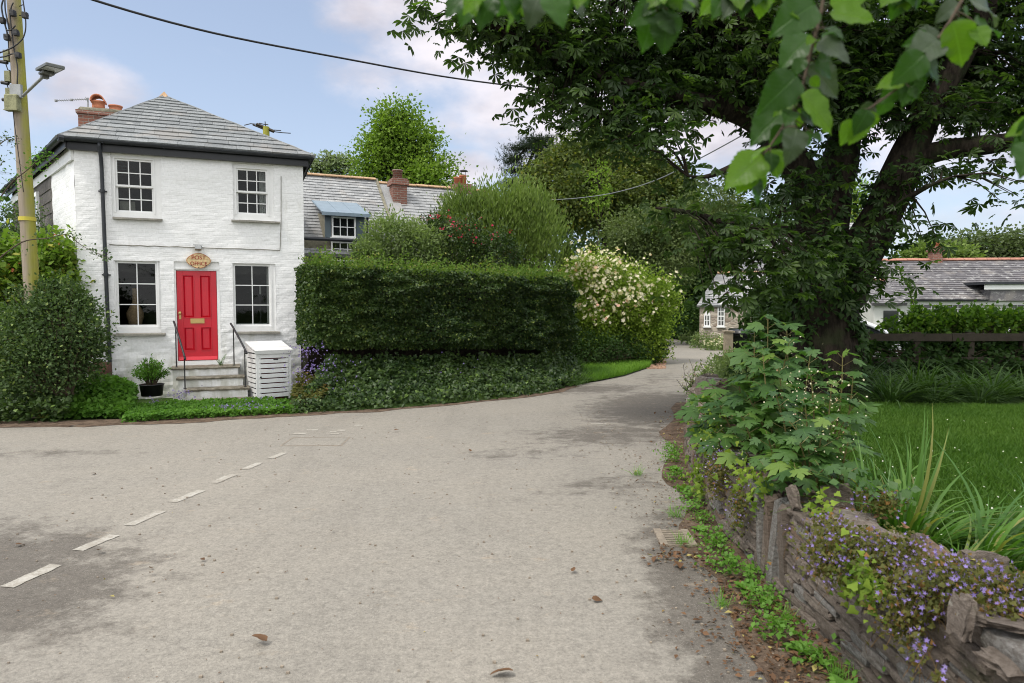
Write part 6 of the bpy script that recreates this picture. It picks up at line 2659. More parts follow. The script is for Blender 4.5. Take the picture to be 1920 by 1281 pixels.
# taller house behind the chestnut
HA = R(-17)
h0 = P(1385, 620, 33)
hs = thing('tall_slate_house', 'white house with tall pale slate roof mostly hidden behind the chestnut leaves', 'house', (h0.x, h0.y, 0), HA)
hez, hrz = 3.6, P(1420, 425, 35).z
mb = MB()
mb.box(0, 5.2, 0, 4.4, -.1, hez)
mb.build('wall', M['render'], hs)
mb = MB()
pr = [(-.15, -.2, hez - .05), (5.3, -.2, hez - .05), (5.3, 2.2, hrz), (1.15, 2.2, hrz)]
deck(mb, pr, .06)
slates(mb, pr, .2, .18, .34, .02)
deck(mb, [(-.15, 4.6, hez - .05), (-.15, -.2, hez - .05), (1.15, 2.2, hrz)], .06)
deck(mb, [(5.3, 4.6, hez - .05), (-.15, 4.6, hez - .05), (1.15, 2.2, hrz), (5.3, 2.2, hrz)], .06)
mb.build('roof', M['slate_pale'], hs)
small_window(hs, .7, 1.5, 1.6, 2.8, -.02, 2, 3)
small_window(hs, 2.6, 3.4, 1.6, 2.8, -.02, 2, 3)

# ---------------------------------------------------------------- bungalow on the right
BA = R(-6)
b0 = P(1640, 575, 27)
bg_ = thing('bungalow', 'long low white bungalow with mottled slate roof and orange ridge beyond the lawn', 'bungalow', (b0.x, b0.y, 0), BA)
BI = FR[bg_.name].inverted()


def BF(u, v, y=0.0):
    o = BI @ Vector((0, 0, EYE))
    d = BI.to_3x3() @ ray(u, v)
    return o + d * ((y - o.y) / d.y)


ex = BF(1676, 562).x
ez_ = BF(1690, 562, -.25).z
ry = 3.2
rz_ = BF(1700, 489, ry).z
rx0 = BF(1693, 489, ry).x
L2 = 13.5
mb = MB()
mb.box(ex + .1, L2, 0, 6.4, -.1, ez_ + .0)
mb.build('wall', M['render'], bg_)
mb = MB()
pr = [(ex - .02, -.28, ez_), (L2 + .2, -.28, ez_), (L2 + .2, ry, rz_), (ex - .02, ry, rz_)]
deck(mb, pr, .06)
slates(mb, pr, .19, .17, .34, .024)
deck(mb, [(L2 + .2, 2 * ry + .28, ez_), (ex - .02, 2 * ry + .28, ez_), (ex - .02, ry, rz_), (L2 + .2, ry, rz_)], .06)
bro = mb.build('roof', M['slate_dark'], bg_)
mb = MB()
ridge_tiles(mb, (ex - .02, ry, rz_), (L2 + .2, ry, rz_), .16, .45, .02, .09)
mb.build('ridge_tiles', M['ridge_red'], bro)
mb = MB()
mb.box(ex - .1, ex + .02, -.28, -.22, ez_ - .1, ez_)
gutter_run(mb, (ex, -.33, ez_ - .02), (BF(1842, 562).x, -.33, ez_ - .02), (0, -1, 0), .05)
mb.build('gutter', M['gutter'], bg_)
mb = MB()
mb.prism([(ex - .10, -.3, ez_ - .05), (ex - .10, ry, rz_ - .02), (ex - .10, ry, rz_ + .05), (ex - .10, -.3, ez_ + .04)], (.09, 0, 0))
mb.build('bargeboard', M['white'], bg_)
mb = MB()
mb.box(ex + .1, L2, -.14, -.10, ez_ - .20, ez_ - .02)
mb.build('fascia', M['slatwhite'], bg_)
c1 = BF(1748, 488, ry)
chimney(bg_, BI, 1749, 1768, 462, ry - .3, rz_ - .4, [(1760, 455, .12)], 'red chimney behind the orange ridge')
# flat roofed dormer at the right with dark glazing under it
dx0 = BF(1846, 545, -.5).x
dt, db = BF(1860, 532, -.5).z, BF(1860, 563, -.5).z
mb = MB()
mb.box(dx0, L2 + 1, -.5, 1.8, dt - .03, dt + .08)
do_ = mb.build('dormer', M['gutter'], bg_, lab='flat roofed dormer at the right end')
mb = MB()
mb.box(dx0 + .05, L2 + 1, -.42, -.38, dt - .22, dt - .032)
mb.build('fascia', M['white'], do_)
mb = MB()
mb.box(dx0 + .3, L2 + 1, -.35, 1.6, db - .02, dt - .221)
mb.build('dark_cladding', M['slate_dark'], do_)
for (u0, u1, v0, v1, cc) in ((1772, 1808, 567, 590, 3), (1890, 1935, 567, 592, 3), (1728, 1762, 568, 590, 2)):
    a_, b_ = BF(u0, v1), BF(u1, v0)
    small_window(bg_, a_.x, b_.x, a_.z, b_.z, -.02, cc, 2)
# porch wing on the left
mb = MB()
pz0, pz1 = BF(1640, 570, -1.4).z, BF(1640, 527, .6).z
px0, px1 = BF(1636, 570, -1.4).x, ex - .12
pr = [(px0, -1.4, pz0), (px1, -1.4, pz0), (px1, .6, pz1), (px0 + .1, .6, pz1)]
deck(mb, pr, .05)
slates(mb, pr, .19, .17, .3, .02)
deck(mb, [(px1, 2.6, pz0), (px0, 2.6, pz0), (px0 + .1, .6, pz1), (px1, .6, pz1)], .05)
po = mb.build('porch_roof', M['slate_dark'], bg_)
mb = MB()
ridge_tiles(mb, (px0 + .1, .6, pz1), (px1, .6, pz1), .14, .45, .02, .08)
mb.build('ridge_tiles', M['ridge_red'], po)
mb = MB()
mb.box(px0 + .15, px1, -1.15, 2.4, -.1, pz0 - .05)
mb.build('porch_wall', M['render'], bg_)
mb = MB()
mb.box(px0 + .5, px1 - .2, -1.18, -1.152, 0, pz0 - .25)
mb.build('porch_door', M['darkglass'], bg_)
# ---------------------------------------------------------------- rough slate wall beside the road
WLn = [Vector((p.x, p.y, 0)) for p in smooth_line([(1.64, 1.0, 0), (1.64, 2.5, 0), (1.62, 4.2, 0), (1.66, 5.4, 0), (1.80, 6.6, 0), (2.10, 8.2, 0), (2.62, 9.9, 0), (3.3, 11.8, 0)], 10)]
acc = [0.0]
for a_, b_ in zip(WLn, WLn[1:]):
    acc.append(acc[-1] + (b_ - a_).length)
WTOT = acc[-1]


def wall_at(s_):
    s_ = max(0, min(WTOT - 1e-6, s_))
    for i in range(len(acc) - 1):
        if acc[i + 1] >= s_:
            t = (s_ - acc[i]) / (acc[i + 1] - acc[i])
            return WLn[i].lerp(WLn[i + 1], t), (WLn[i + 1] - WLn[i]).normalized()


def wtop(y):
    return .60 + .05 * math.exp(-((y - 2.2) / 1.0) ** 2) - .05 * math.exp(-((y - 4.8) / 1.2) ** 2) + .03 * noise.noise(Vector((y * 1.7, 3, 3)))


wt_ = thing('stone_wall', 'low rough slate wall running beside the right of the road', 'wall', (1.75, 4.5, 0))
mb = MB()
vs, fs = [], []
K = 60
for i in range(K + 1):
    p, d = wall_at(WTOT * i / K)
    n_ = Vector((d.y, -d.x, 0))       # towards the lawn
    h_ = wtop(p.y) - .06
    for (o, z) in ((.055, -.05), (.075, h_), (.42, h_ - .02), (.46, -.05)):
        q = p + n_ * o
        vs.append((q.x, q.y, z))
for i in range(K):
    for q in range(3):
        fs.append((i * 4 + q, i * 4 + 1 + q, i * 4 + 5 + q, i * 4 + 4 + q))
fs.append((0, 3, 2, 1))
mb.add(vs, fs)
mb.build('earth_core', M['earth'], wt_, world=True)
mb = MB()
mb.smooth = False
s_ = 0.0
# build pier by pier, so that joints wander
while s_ < WTOT - .1:
    far = s_ > 6.5
    seg = rnd.uniform(.28, .62)
    z = -.03
    p, d = wall_at(s_ + seg / 2)
    top = wtop(p.y)
    upright = rnd.random() < .12
    while z < top - .03:
        hh = rnd.uniform(.025, .085) if not far else rnd.uniform(.08, .15)
        if upright:
            hh = top - z
        hh = min(hh, top - z + .01)
        x = s_ + rnd.uniform(-.05, .03)
        while x < s_ + seg:
            ln = rnd.uniform(.09, .32) if not upright else rnd.uniform(.05, .09)
            pp_, dd_ = wall_at(x + ln / 2)
            n_ = Vector((dd_.y, -dd_.x, 0))
            ang = math.atan2(dd_.y, dd_.x)
            dp = rnd.uniform(.10, .15)
            prot = rnd.uniform(-.018, .018)
            c = pp_ + n_ * (dp / 2 + prot + .02 * z) + Vector((0, 0, z + hh / 2))
            rot = Matrix.Rotation(ang, 4, 'Z') @ Matrix.Rotation(R(rnd.uniform(-3.5, 3.5)), 4, 'Y') @ Matrix.Rotation(R(rnd.uniform(-4, 4)), 4, 'X')
            mb.r = rnd.random()
            mb.rock(c, (ln * .96, dp, hh * .93), rot, amp=.16, n=3 if s_ < 6 else 2)
            x += ln
        z += hh
    s_ += seg
# coping: flat overlapping slates and a few set on edge
s_ = .2
while s_ < WTOT - .2:
    p, d = wall_at(s_)
    n_ = Vector((d.y, -d.x, 0))
    ang = math.atan2(d.y, d.x)
    top = wtop(p.y)
    ln, wd, hh = rnd.uniform(.12, .28), rnd.uniform(.14, .26), rnd.uniform(.02, .045)
    c = p + n_ * rnd.uniform(.12, .26) + Vector((0, 0, top + rnd.uniform(-.02, .02)))
    rot = Matrix.Rotation(ang + R(rnd.uniform(-25, 25)), 4, 'Z') @ Matrix.Rotation(R(rnd.uniform(-9, 9)), 4, 'Y') @ Matrix.Rotation(R(rnd.uniform(-9, 9)), 4, 'X')
    mb.r = rnd.random()
    mb.rock(c, (ln, wd, hh), rot, amp=.2, n=3)
    if rnd.random() < .10:
        c = p + n_ * rnd.uniform(.08, .3) + Vector((0, 0, top + .05))
        rot = Matrix.Rotation(ang + R(rnd.uniform(60, 110)), 4, 'Z') @ Matrix.Rotation(R(rnd.uniform(-18, 18)), 4, 'Y')
        mb.r = rnd.random()
        mb.rock(c, (rnd.uniform(.12, .2), rnd.uniform(.03, .06), rnd.uniform(.14, .2)), rot, amp=.25, n=3)
    s_ += ln * rnd.uniform(.35, .6)
for (u, v, y, size, rz_r) in ((1488, 925, 3.95, (.05, .12, .20), .2), (1845, 1052, 2.95, (.30, .10, .16), .1), (1802, 1150, 2.35, (.05, .16, .22), -.1), (1560, 975, 3.45, (.12, .16, .10), .3),
                              (1910, 1165, 2.30, (.34, .22, .035), .3), (1900, 1235, 2.20, (.26, .2, .05), .2), (1400, 905, 4.75, (.10, .12, .08), .4), (1720, 1010, 3.1, (.10, .05, .12), .5)):
    mb.r = rnd.uniform(.25, .7)
    mb.rock(P(u, v + 8, y), tuple(q * .66 for q in size), Matrix.Rotation(rz_r, 4, 'Z') @ Matrix.Rotation(R(rnd.uniform(-18, 18)), 4, 'X') @ Matrix.Rotation(R(rnd.uniform(-14, 14)), 4, 'Y'), amp=.42, n=5)
mb.build('stones', M['stone'], wt_, world=True)
# dead leaves and dirt caught on the top
lv = Leaves()
for i in range(500):
    p, d = wall_at(rnd.uniform(.3, 8))
    n_ = Vector((d.y, -d.x, 0))
    q = p + n_ * rnd.uniform(.08, .42)
    lv.add([(q.x, q.y, wtop(p.y) + .03)], [RG.normal(size=3) * np.array([1, 1, .2])], [RG.normal(size=3) * .4 + np.array([0, 0, 1])], .03 * rnd.uniform(.6, 1.3))
lv.build('leaf_litter', T_simple(.35, .1), M['deadleaf'], None, 'brown leaf litter caught on top of the rough slate wall', 'leaf litter', kind='stuff', loc=(1.9, 4, .5))

# ---------------------------------------------------------------- lawn grass
LP = [(p.x, p.y) for p in lawn_poly]
pts = scatter(LP, 115000, LZ - .03, lambda x, y: 1.0 if (y < 9.2 and x < y * .80 + .4) else .0)
P_ = np.array(pts)
P_[:, 2] += np.array([.02 * noise.noise(Vector((p[0] * 1.3, p[1] * 1.3, 0))) for p in pts])
lv = Leaves()
T_ = rdir(len(pts)) * .9
T_[:, 2] = 1.0
hs_ = np.array([.052 + .022 * noise.noise(Vector((p[0] * 1.1, p[1] * 1.1, 4))) for p in pts])
lv.add(P_, T_, rdir(len(pts)) + np.array([[0, -.5, .5]]), hs_ * RG.uniform(.5, 1.3, len(pts)))
lv.build('lawn_grass', T_simple(.09, .04), M['l_grass'], None, 'mown green lawn behind the rough slate wall', 'grass', kind='stuff', loc=(5, 6, 0))
lv = Leaves()
pts = scatter(LP, 80, LZ + .03, lambda x, y: 1.0 if (y < 8.0 and x < y * .8 and noise.noise(Vector((x, y, 3))) > -.1) else .0)
lv.add(pts, RG.normal(size=(len(pts), 3)), RG.normal(size=(len(pts), 3)) * .3 + np.array([[0, -.4, 1]]), .016)
lv.build('daisies', T_star(6, .55, .1), M['f_white'], None, 'small white daisies dotted over the lawn', 'flowers', kind='stuff', loc=(5, 5, 0))

# ---------------------------------------------------------------- the big chestnut
ct = thing('chestnut_tree', 'huge dark horse chestnut with forked trunk and spreading leafy limbs right of the road', 'tree', (5.15, 11.0, .38))
mb = MB()
mb.smooth = True


def limb(pts, radii, n=14):
    w3 = smooth_line([P(*q) for q in pts], 5)
    rr = []
    for i in range(len(w3)):
        t = i / (len(w3) - 1) * (len(radii) - 1)
        k = min(int(t), len(radii) - 2)
        rr.append((radii[k] + (radii[k + 1] - radii[k]) * (t - k)) * (1 + .10 * noise.noise(w3[i] * 2.3)))
    mb.tube(w3, rr, n)
    return w3


LB_ = [limb([(1562, 775, 11), (1556, 700, 11), (1550, 640, 11), (1545, 580, 11), (1545, 520, 11)], [.74, .56, .52, .50, .46], 28),
       limb([(1545, 560, 11), (1532, 450, 11), (1512, 350, 10.8), (1462, 262, 10.5), (1395, 215, 10.2), (1300, 190, 9.9), (1180, 160, 9.6), (1050, 110, 9.3), (930, 50, 9)], [.36, .30, .27, .22, .18, .13, .09, .06, .03]),
       limb([(1540, 500, 11), (1560, 380, 11.2), (1585, 250, 11.4), (1600, 100, 11.5), (1610, -120, 11.6), (1600, -400, 11.6)], [.33, .29, .25, .22, .18, .08]),
       limb([(1555, 600, 11), (1600, 500, 10.9), (1645, 420, 10.8), (1690, 320, 10.7), (1735, 220, 10.6), (1810, 90, 10.5), (1900, -100, 10.4), (1980, -300, 10.4)], [.38, .35, .31, .28, .22, .17, .12, .06]),
       limb([(1700, 300, 10.7), (1780, 280, 10.4), (1880, 268, 10.1), (2050, 240, 9.8), (2300, 180, 9.6)], [.17, .155, .135, .09, .05]),
       limb([(1530, 470, 11), (1470, 430, 10.2), (1390, 425, 9.5), (1300, 400, 9.0), (1230, 390, 8.7)], [.10, .07, .05, .035, .015], 8),
       limb([(1590, 230, 11.4), (1500, 130, 10.8), (1400, 60, 10.2), (1270, 10, 9.6), (1120, -20, 9)], [.16, .13, .10, .07, .03], 8),
       limb([(1462, 262, 10.5), (1400, 300, 9.8), (1330, 330, 9.2), (1290, 330, 8.9)], [.09, .06, .03, .015], 8),
       limb([(1735, 220, 10.6), (1690, 120, 11), (1700, 0, 11.4), (1720, -160, 11.7)], [.15, .12, .09, .05], 8),
       limb([(1645, 420, 10.8), (1690, 380, 10.2), (1740, 350, 9.8), (1790, 330, 9.5)], [.07, .05, .03, .012], 8)]
limb_pts = [p for l in LB_[1:] for p in l]


def cb(u, v, y, ru, rv, w_=1.0, d=.9):
    c, r_, _ = blob(u, v, y, ru, rv, 1, d)
    return (c, (r_[0], max(r_[1], .35), r_[2]), ru * rv * w_)


crown_blobs = [cb(1010, 60, 9.3, 140, 62), cb(925, 30, 9.1, 100, 42, .8), cb(850, 22, 9, 75, 30, .55), cb(1075, 150, 9.6, 100, 58), cb(1160, 80, 10.2, 200, 100), cb(1130, 225, 9.3, 85, 34), cb(1050, 205, 9.2, 50, 30, .7),
               cb(1230, 205, 9.6, 100, 58), cb(1330, 100, 10.4, 200, 100), cb(1240, 275, 8.8, 60, 22, .7), cb(1170, 262, 9.0, 45, 18, .6), cb(1500, 70, 11, 240, 140), cb(1660, 90, 11.3, 210, 150), cb(1810, 110, 11.3, 200, 140),
               cb(1910, 190, 10.8, 110, 70), cb(1600, 170, 10.4, 110, 70, .8), cb(1480, 190, 10.4, 80, 55, .9), cb(1420, 150, 9.8, 100, 60), cb(1770, 215, 10.2, 100, 36, .8),
               cb(1490, 350, 10.1, 50, 38, 1), cb(1390, 425, 9.2, 90, 26, .75), cb(1450, 475, 9.0, 85, 34, .9), cb(1515, 500, 9.3, 50, 40, .9), cb(1345, 465, 8.7, 70, 26, .75), cb(1275, 405, 8.7, 42, 16, .45),
               cb(1540, 450, 9.9, 45, 50, .9), cb(1630, 490, 10, 26, 40, .7), cb(1650, 520, 10.1, 30, 32, .8), cb(1575, 540, 10.0, 50, 34, .8), cb(1370, 545, 8.3, 42, 20, .8), cb(1440, 540, 8.8, 60, 30, .9), cb(1300, 350, 9.2, 40, 22, .35), 
               cb(1690, 345, 10.3, 26, 18, .6), cb(1775, 322, 10, 80, 18, .7), cb(1850, 300, 10, 70, 16, .6), cb(1690, 400, 10.1, 28, 28, .7), cb(1735, 440, 10, 26, 14, .9), cb(1905, 350, 9.2, 16, 50, .9), cb(1545, 310, 10.6, 45, 40, .4), cb(1430, 395, 9.8, 60, 30, .5),
               cb(1300, -110, 10.5, 300, 110, .5, 1.1), cb(1650, -140, 11, 320, 140, .5, 1.1), cb(1000, -70, 9.2, 150, 55, .5), cb(1950, -60, 10.5, 150, 150, .5), cb(2030, 180, 10, 120, 120, .4)]
tot = sum(b[2] for b in crown_blobs)
lv = Leaves()
NT_ = 2200
larr = np.array([list(p) for p in limb_pts])
for (c, r_, w_) in crown_blobs:
    nt = max(5, int(NT_ * w_ / tot))
    tp, dd = ell_pts(tuple(c), r_, nt, .15)
    for q, d in zip(tp, dd):
        qv = Vector(q)
        k = int(np.argmin(((larr - q[None]) ** 2).sum(1)))
        a_ = Vector(larr[k])
        if (a_ - qv).length > 2.2 or rnd.random() < .35:
            a_ = qv.lerp(Vector(c), .8)
        m_ = a_.lerp(qv, .5) + Vector((0, 0, .10 * (qv - a_).length))
        mb.tube([a_, m_, qv + Vector((0, 0, -.02))], [.016, .010, .004], 4, False)
    per = 8
    tp = np.repeat(tp, per, axis=0)
    dd = np.repeat(dd, per, axis=0)
    pos = tp + RG.normal(size=tp.shape) * np.array([[.25, .25, .13]])
    out = unit(dd * .5 + RG.normal(size=dd.shape) * .8)
    out[:, 2] = out[:, 2] * .5 - .38
    nn = RG.normal(size=pos.shape) * .35
    nn[:, 2] += .9
    nn[:, 1] -= .15
    lv.add(pos, out, nn,   .155 * RG.uniform(.55, 1.25, len(pos)))
mb.build('trunk', M['bark'], ct, world=True)
lv.build('crown', T_palmate(5, 75, 1.0, .15), M['l_chestnut'], ct)
# ivy up the trunk
lv = Leaves()
for i in range(5200):
    t = rnd.random()
    l = LB_[0] if rnd.random() < .6 else LB_[rnd.choice((1, 2, 3))]
    k = rnd.random() * (.45 if l is not LB_[0] else 1)
    p, d = along(l, k)
    a_ = rnd.uniform(0, 6.283)
    rr = (.56 - .12 * k) if l is LB_[0] else .33
    o = Vector((math.cos(a_), math.sin(a_), 0))
    if noise.noise(Vector((a_ * 1.2, k * 3, 2))) < -.1:
        continue
    q = p + o * rr * rnd.uniform(.95, 1.2)
    lv.add([q], [o * .4 + Vector((0, 0, -.8)) + Vector(RG.normal(size=3)) * .5], [o + Vector((0, 0, .4)) + Vector(RG.normal(size=3)) * .4], .10 * rnd.uniform(.6, 1.2))
lv.build('climbing_ivy', T_ivy(), M['l_deep'], ct)

# ---------------------------------------------------------------- far side of the lawn: fence, hedge, cars
FY = 12.2
fz = P(1700, 632, FY).z
fn = thing('rail_fence', 'dark timber post and rail fence at the far side of the lawn', 'fence', (8, FY, .42))
mb = MB()
x0_, x1_ = P(1600, 600, FY).x, P(2150, 600, FY).x
xs_ = [x0_ + (x1_ - x0_) * i / 3 for i in range(4)]
for i in range(3):
    mb = MB()
    mb.box(xs_[i] + .005, xs_[i + 1] - .005, FY - .05, FY - .01, fz - .07, fz + .065, jit=.006)
    mb.build('rail', M['fence'], fn, world=True)
    mb = MB()
    mb.box(xs_[i] + .005, xs_[i + 1] - .005, FY - .05, FY - .01, fz - .47, fz - .36, jit=.006)
    mb.build('rail', M['fence'], fn, world=True)
for u in (1630, 1722, 1822, 1925):
    x = P(u, 600, FY).x
    mb = MB()
    mb.box(x - .055, x + .055, FY - .008, FY + .10, .35, fz + .09, jit=.005)
    mb.build('post', M['fence'], fn, world=True)
ordn = ['first', 'second', 'third', 'fourth', 'fifth', 'sixth', 'seventh', 'eighth', 'ninth', 'tenth', 'eleventh', 'twelfth', 'thirteenth']
bush('fence_hedge', 'light green leafy hedge growing over the top of the dark rail fence', 'hedge',
     [(wp(u, 614 + 5 * math.sin(u * .03) + rnd.uniform(-4, 4), 12.75), (.46, .35, .24)) for u in range(1712, 2060, 40)] + [(wp(u, 600, 12.8), (.26, .3, .16)) for u in (1720, 1770, 1830, 1900)],
     T_simple(.40), .085, M['l_laurel'], 10500, shell=.65, base=(7.8, 12.75, .42), upright=.2)
bush('dark_undergrowth', 'dark ivy and undergrowth filling the space under the fence rail', 'undergrowth',
     [(wp(u, 672, 12.35), (.52, .22, .34)) for u in range(1625, 2060, 46)] + [(wp(u, 700, 12.0), (.5, .3, .18)) for u in range(1600, 2060, 60)],
     T_ivy(), .085, M['l_deep'], 12000, shell=.6, base=(7.8, 12.3, .42))
for ci in range(13):
    u = 1598 + 27 * ci + rnd.uniform(-7, 7)
    q = G(u, 741 + rnd.uniform(-10, 12) - (10 if u < 1650 else 0), LZ)
    lv = Leaves()
    n = 170
    a_ = RG.random(n) * 6.283
    sp_ = RG.random(n) ** .6
    pos = np.stack([q.x + np.cos(a_) * .16 * sp_, q.y + np.sin(a_) * .14 * sp_, np.full(n, LZ - .03)], 1)
    T_ = np.stack([np.cos(a_) * sp_ * .9 + .15, np.sin(a_) * sp_ * .9 - .1, .55 + RG.random(n) * .7], 1)
    lv.add(pos, T_, np.stack([-np.cos(a_) * .5, -np.sin(a_) * .5, np.full(n, .9)], 1) + RG.normal(size=(n, 3)) * .2, (.40 + .22 * rnd.random()) * RG.uniform(.45, 1.2, n))
    lv.build('grass_clump', T_blade(.022, 5, .75), M['l_longgrass'] if ci % 3 else M['l_deep'], None,
             f'dark arching grass clump below the fence, {ordn[ci]} from the chestnut trunk', 'grass clump', 'grass clumps at the far edge of the lawn', loc=tuple(q))
bush('trunk_shrub', 'dark shrub beside the black bin at the left foot of the chestnut trunk', 'shrub',
     [(wp(1455, 625, 13.5), (.50, .4, .50)), (wp(1480, 690, 12.5), (.5, .4, .40)), (wp(1425, 700, 13), (.45, .4, .35)), (wp(1500, 560, 13), (.45, .4, .4)), (wp(1440, 575, 14.5), (.5, .4, .4))],
     T_ivy(), .10, M['l_deep'], 9000, shell=.5, base=(5.2, 13.2, .1))


def make_car(loc, rz, lab):
    c = thing('parked_car', lab, 'car', loc, rz, 'white cars parked beyond the fence hedge')
    # side profile (x forward, z up) extruded across; tumblehome through a second section
    low = [(-2.0, .35), (-2.05, .75), (-1.95, .92), (.95, .95), (1.75, .82), (2.02, .62), (2.02, .35)]
    mb = MB()
    mb.smooth = False
    secs = []
    for (yy, k) in ((-.86, .97), (-.80, 1.0), (.80, 1.0), (.86, .97)):
        secs.append([(x * k, yy, z) for x, z in low])
    vs = [p for s_ in secs for p in s_]
    n = len(low)
    fs = [tuple(range(n)), tuple(reversed(range(3 * n, 4 * n)))]
    for i in range(3):
        for k in range(n):
            k2 = (k + 1) % n
            fs.append((i * n + k, (i + 1) * n + k, (i + 1) * n + k2, i * n + k2))
    mb.add(vs, fs)
    body = mb.build('body', M['carwhite'], c)
    # roof shell with rounded arc
    roof_ = [(-1.80, .93), (-1.45, 1.30), (-.9, 1.44), (-.2, 1.48), (.35, 1.40), (.75, 1.22), (1.15, .96)]
    mb = MB()
    mb.smooth = True
    vs, fs = [], []
    for (x, z) in roof_:
        t = (z - .9) / .58
        w_ = .80 - .20 * t
        for f in (-1, -.86, -.4, .4, .86, 1):
            vs.append((x, f * w_, z - (.05 if abs(f) == 1 else 0)))
    for i in range(len(roof_) - 1):
        if i in (0, 5):
            continue
        for k in range(5):
            fs.append((i * 6 + k, i * 6 + k + 1, i * 6 + 7 + k, i * 6 + 6 + k))
    mb.add(vs, fs)
    mb.tube([(x, .80 - .20 * (z - .9) / .58, z - .02) for x, z in roof_], .035, 6)
    mb.tube([(x, -(.80 - .20 * (z - .9) / .58), z - .02) for x, z in roof_], .035, 6)
    mb.build('roof', M['carwhite'], c)
    mb = MB()
    g = [(x, (.80 - .20 * (z - .9) / .58) - .02, z - .03) for x, z in roof_]
    mb.add(g, [tuple(range(len(g)))])
    mb.add([(x, -y, z) for x, y, z in g], [tuple(reversed(range(len(g))))])
    mb.build('side_glass', M['darkglass'], c)
    mb = MB()
    a, b = roof_[5], roof_[6]
    mb.add([(a[0], -.66, a[1] - .01), (a[0], .66, a[1] - .01), (b[0], .76, b[1]), (b[0], -.76, b[1])], [(0, 1, 2, 3)])
    mb.build('windscreen', M['darkglass'], c)
    mb = MB()
    a, b = roof_[1], roof_[0]
    mb.add([(a[0], -.64, a[1] - .01), (a[0], .64, a[1] - .01), (b[0], .76, b[1]), (b[0], -.76, b[1])], [(0, 1, 2, 3)])
    mb.build('rear_window', M['darkglass'], c)
    for x in (-1.25, 1.28):
        for y in (-.80, .80):
            mb = MB()
            mb.smooth = True
            rm = Matrix.Translation((x, y, .31)) @ Matrix.Rotation(R(90), 4, 'X')
            mb.lathe([(.20, -.09), (.29, -.10), (.31, -.06), (.31, .06), (.29, .10), (.20, .09)], (0, 0, 0), 20, mat=rm)
            w_ = mb.build('wheel', M['rubber'], c)
            mb = MB()
            mb.lathe([(.19, -.095), (.19, .095)], (0, 0, 0), 16, mat=rm)
            mb.build('rim', M['galv'], w_)
    for y in (-.62, .62):
        mb = MB()
        mb.rock((1.93, y, .70), (.16, .32, .13), amp=.05)
        mb.build('headlight', M['lens'], c)
        mb = MB()
        mb.rock((-1.99, y, .78), (.10, .22, .16), amp=.05)
        mb.build('tail_light', M['darkred'], c)
    return c


q = P(1606, 600, 16.5)
make_car((q.x - .2, q.y, 0), R(-28), 'white car whose curved roof shows just right of the chestnut trunk')
q = P(1960, 600, 16.0)
make_car((q.x, q.y, 0), R(150), 'white car showing only a strip of roof above the hedge at the right edge')

# wheelie bin, posts ---------------------------------------------------------------------
bp = P(1393, 600, 17.5)
wbn = thing('wheelie_bin', 'black wheelie bin behind the pale timber post at the roadside', 'bin', (bp.x, bp.y, 0), R(-12))
mb = MB()
mb.add([(-.22, -.26, .10), (.22, -.26, .10), (.22, .26, .10), (-.22, .26, .10), (-.30, -.36, 1.02), (.30, -.36, 1.02), (.30, .36, 1.02), (-.30, .36, 1.02)],
       [(3, 2, 1, 0), (0, 1, 5, 4), (1, 2, 6, 5), (2, 3, 7, 6), (3, 0, 4, 7)])
mb.bev(-.325, .325, -.385, .385, 1.021, 1.06, .01)
mb.build('body', M['plasticblack'], wbn)
mb = MB()
mb.smooth = True
vs, fs = [], []
for i in range(9):
    t = i / 8
    y_ = -.40 + .80 * t
    z = 1.065 + .14 * math.sin(math.pi * (t * .8 + .12)) ** .8
    vs += [(-.33, y_, z), (.33, y_, z)]
for i in range(8):
    fs.append((2 * i, 2 * i + 1, 2 * i + 3, 2 * i + 2))
o_ = len(vs)
vs += [(-.33, -.40, 1.06), (.33, -.40, 1.06), (.33, .40, 1.06), (-.33, .40, 1.06)]
fs += [(o_, o_ + 1, 1, 0), (o_ + 3, 16, 17, o_ + 2), tuple([o_] + [2 * i for i in range(9)] + [o_ + 3]), tuple([o_ + 1, o_ + 2] + [2 * i + 1 for i in range(8, -1, -1)])]
mb.add(vs, fs)
mb.build('lid', M['plasticblack'], wbn)
mb = MB()
mb.tube([(-.28, .44, 1.0), (.28, .44, 1.0)], .02, 8)
mb.build('handle', M['plasticblack'], wbn)
for sx in (-.24, .24):
    mb = MB()
    mb.lathe([(.10, -.03), (.10, .03)], (0, 0, 0), 16, mat=Matrix.Translation((sx, .28, .10)) @ Matrix.Rotation(R(90), 4, 'Y'))
    mb.build('wheel', M['rubber'], wbn)
q = P(1366, 600, 17.0)
mb = MB()
mb.box(-.10, .10, -.08, .08, -.1, 1.12, jit=.006)
mb.box(-.13, .13, -.11, .11, 1.121, 1.16, jit=.006)
o = mb.build('timber_post', M['post'], None, 'pale square timber post standing in front of the black bin', 'post')
o.location = (q.x, q.y, 0)
q = P(1351, 600, 16.6)
mb = MB()
mb.smooth = True
mb.tube([(0, 0, -.1), (.01, 0, .3), (0, 0, .55)], [.11, .10, .095], 12)
mb.build('wooden_bollard', M['fence'], None, 'short dark wooden bollard just left of the pale timber post', 'bollard').location = (q.x, q.y, 0)
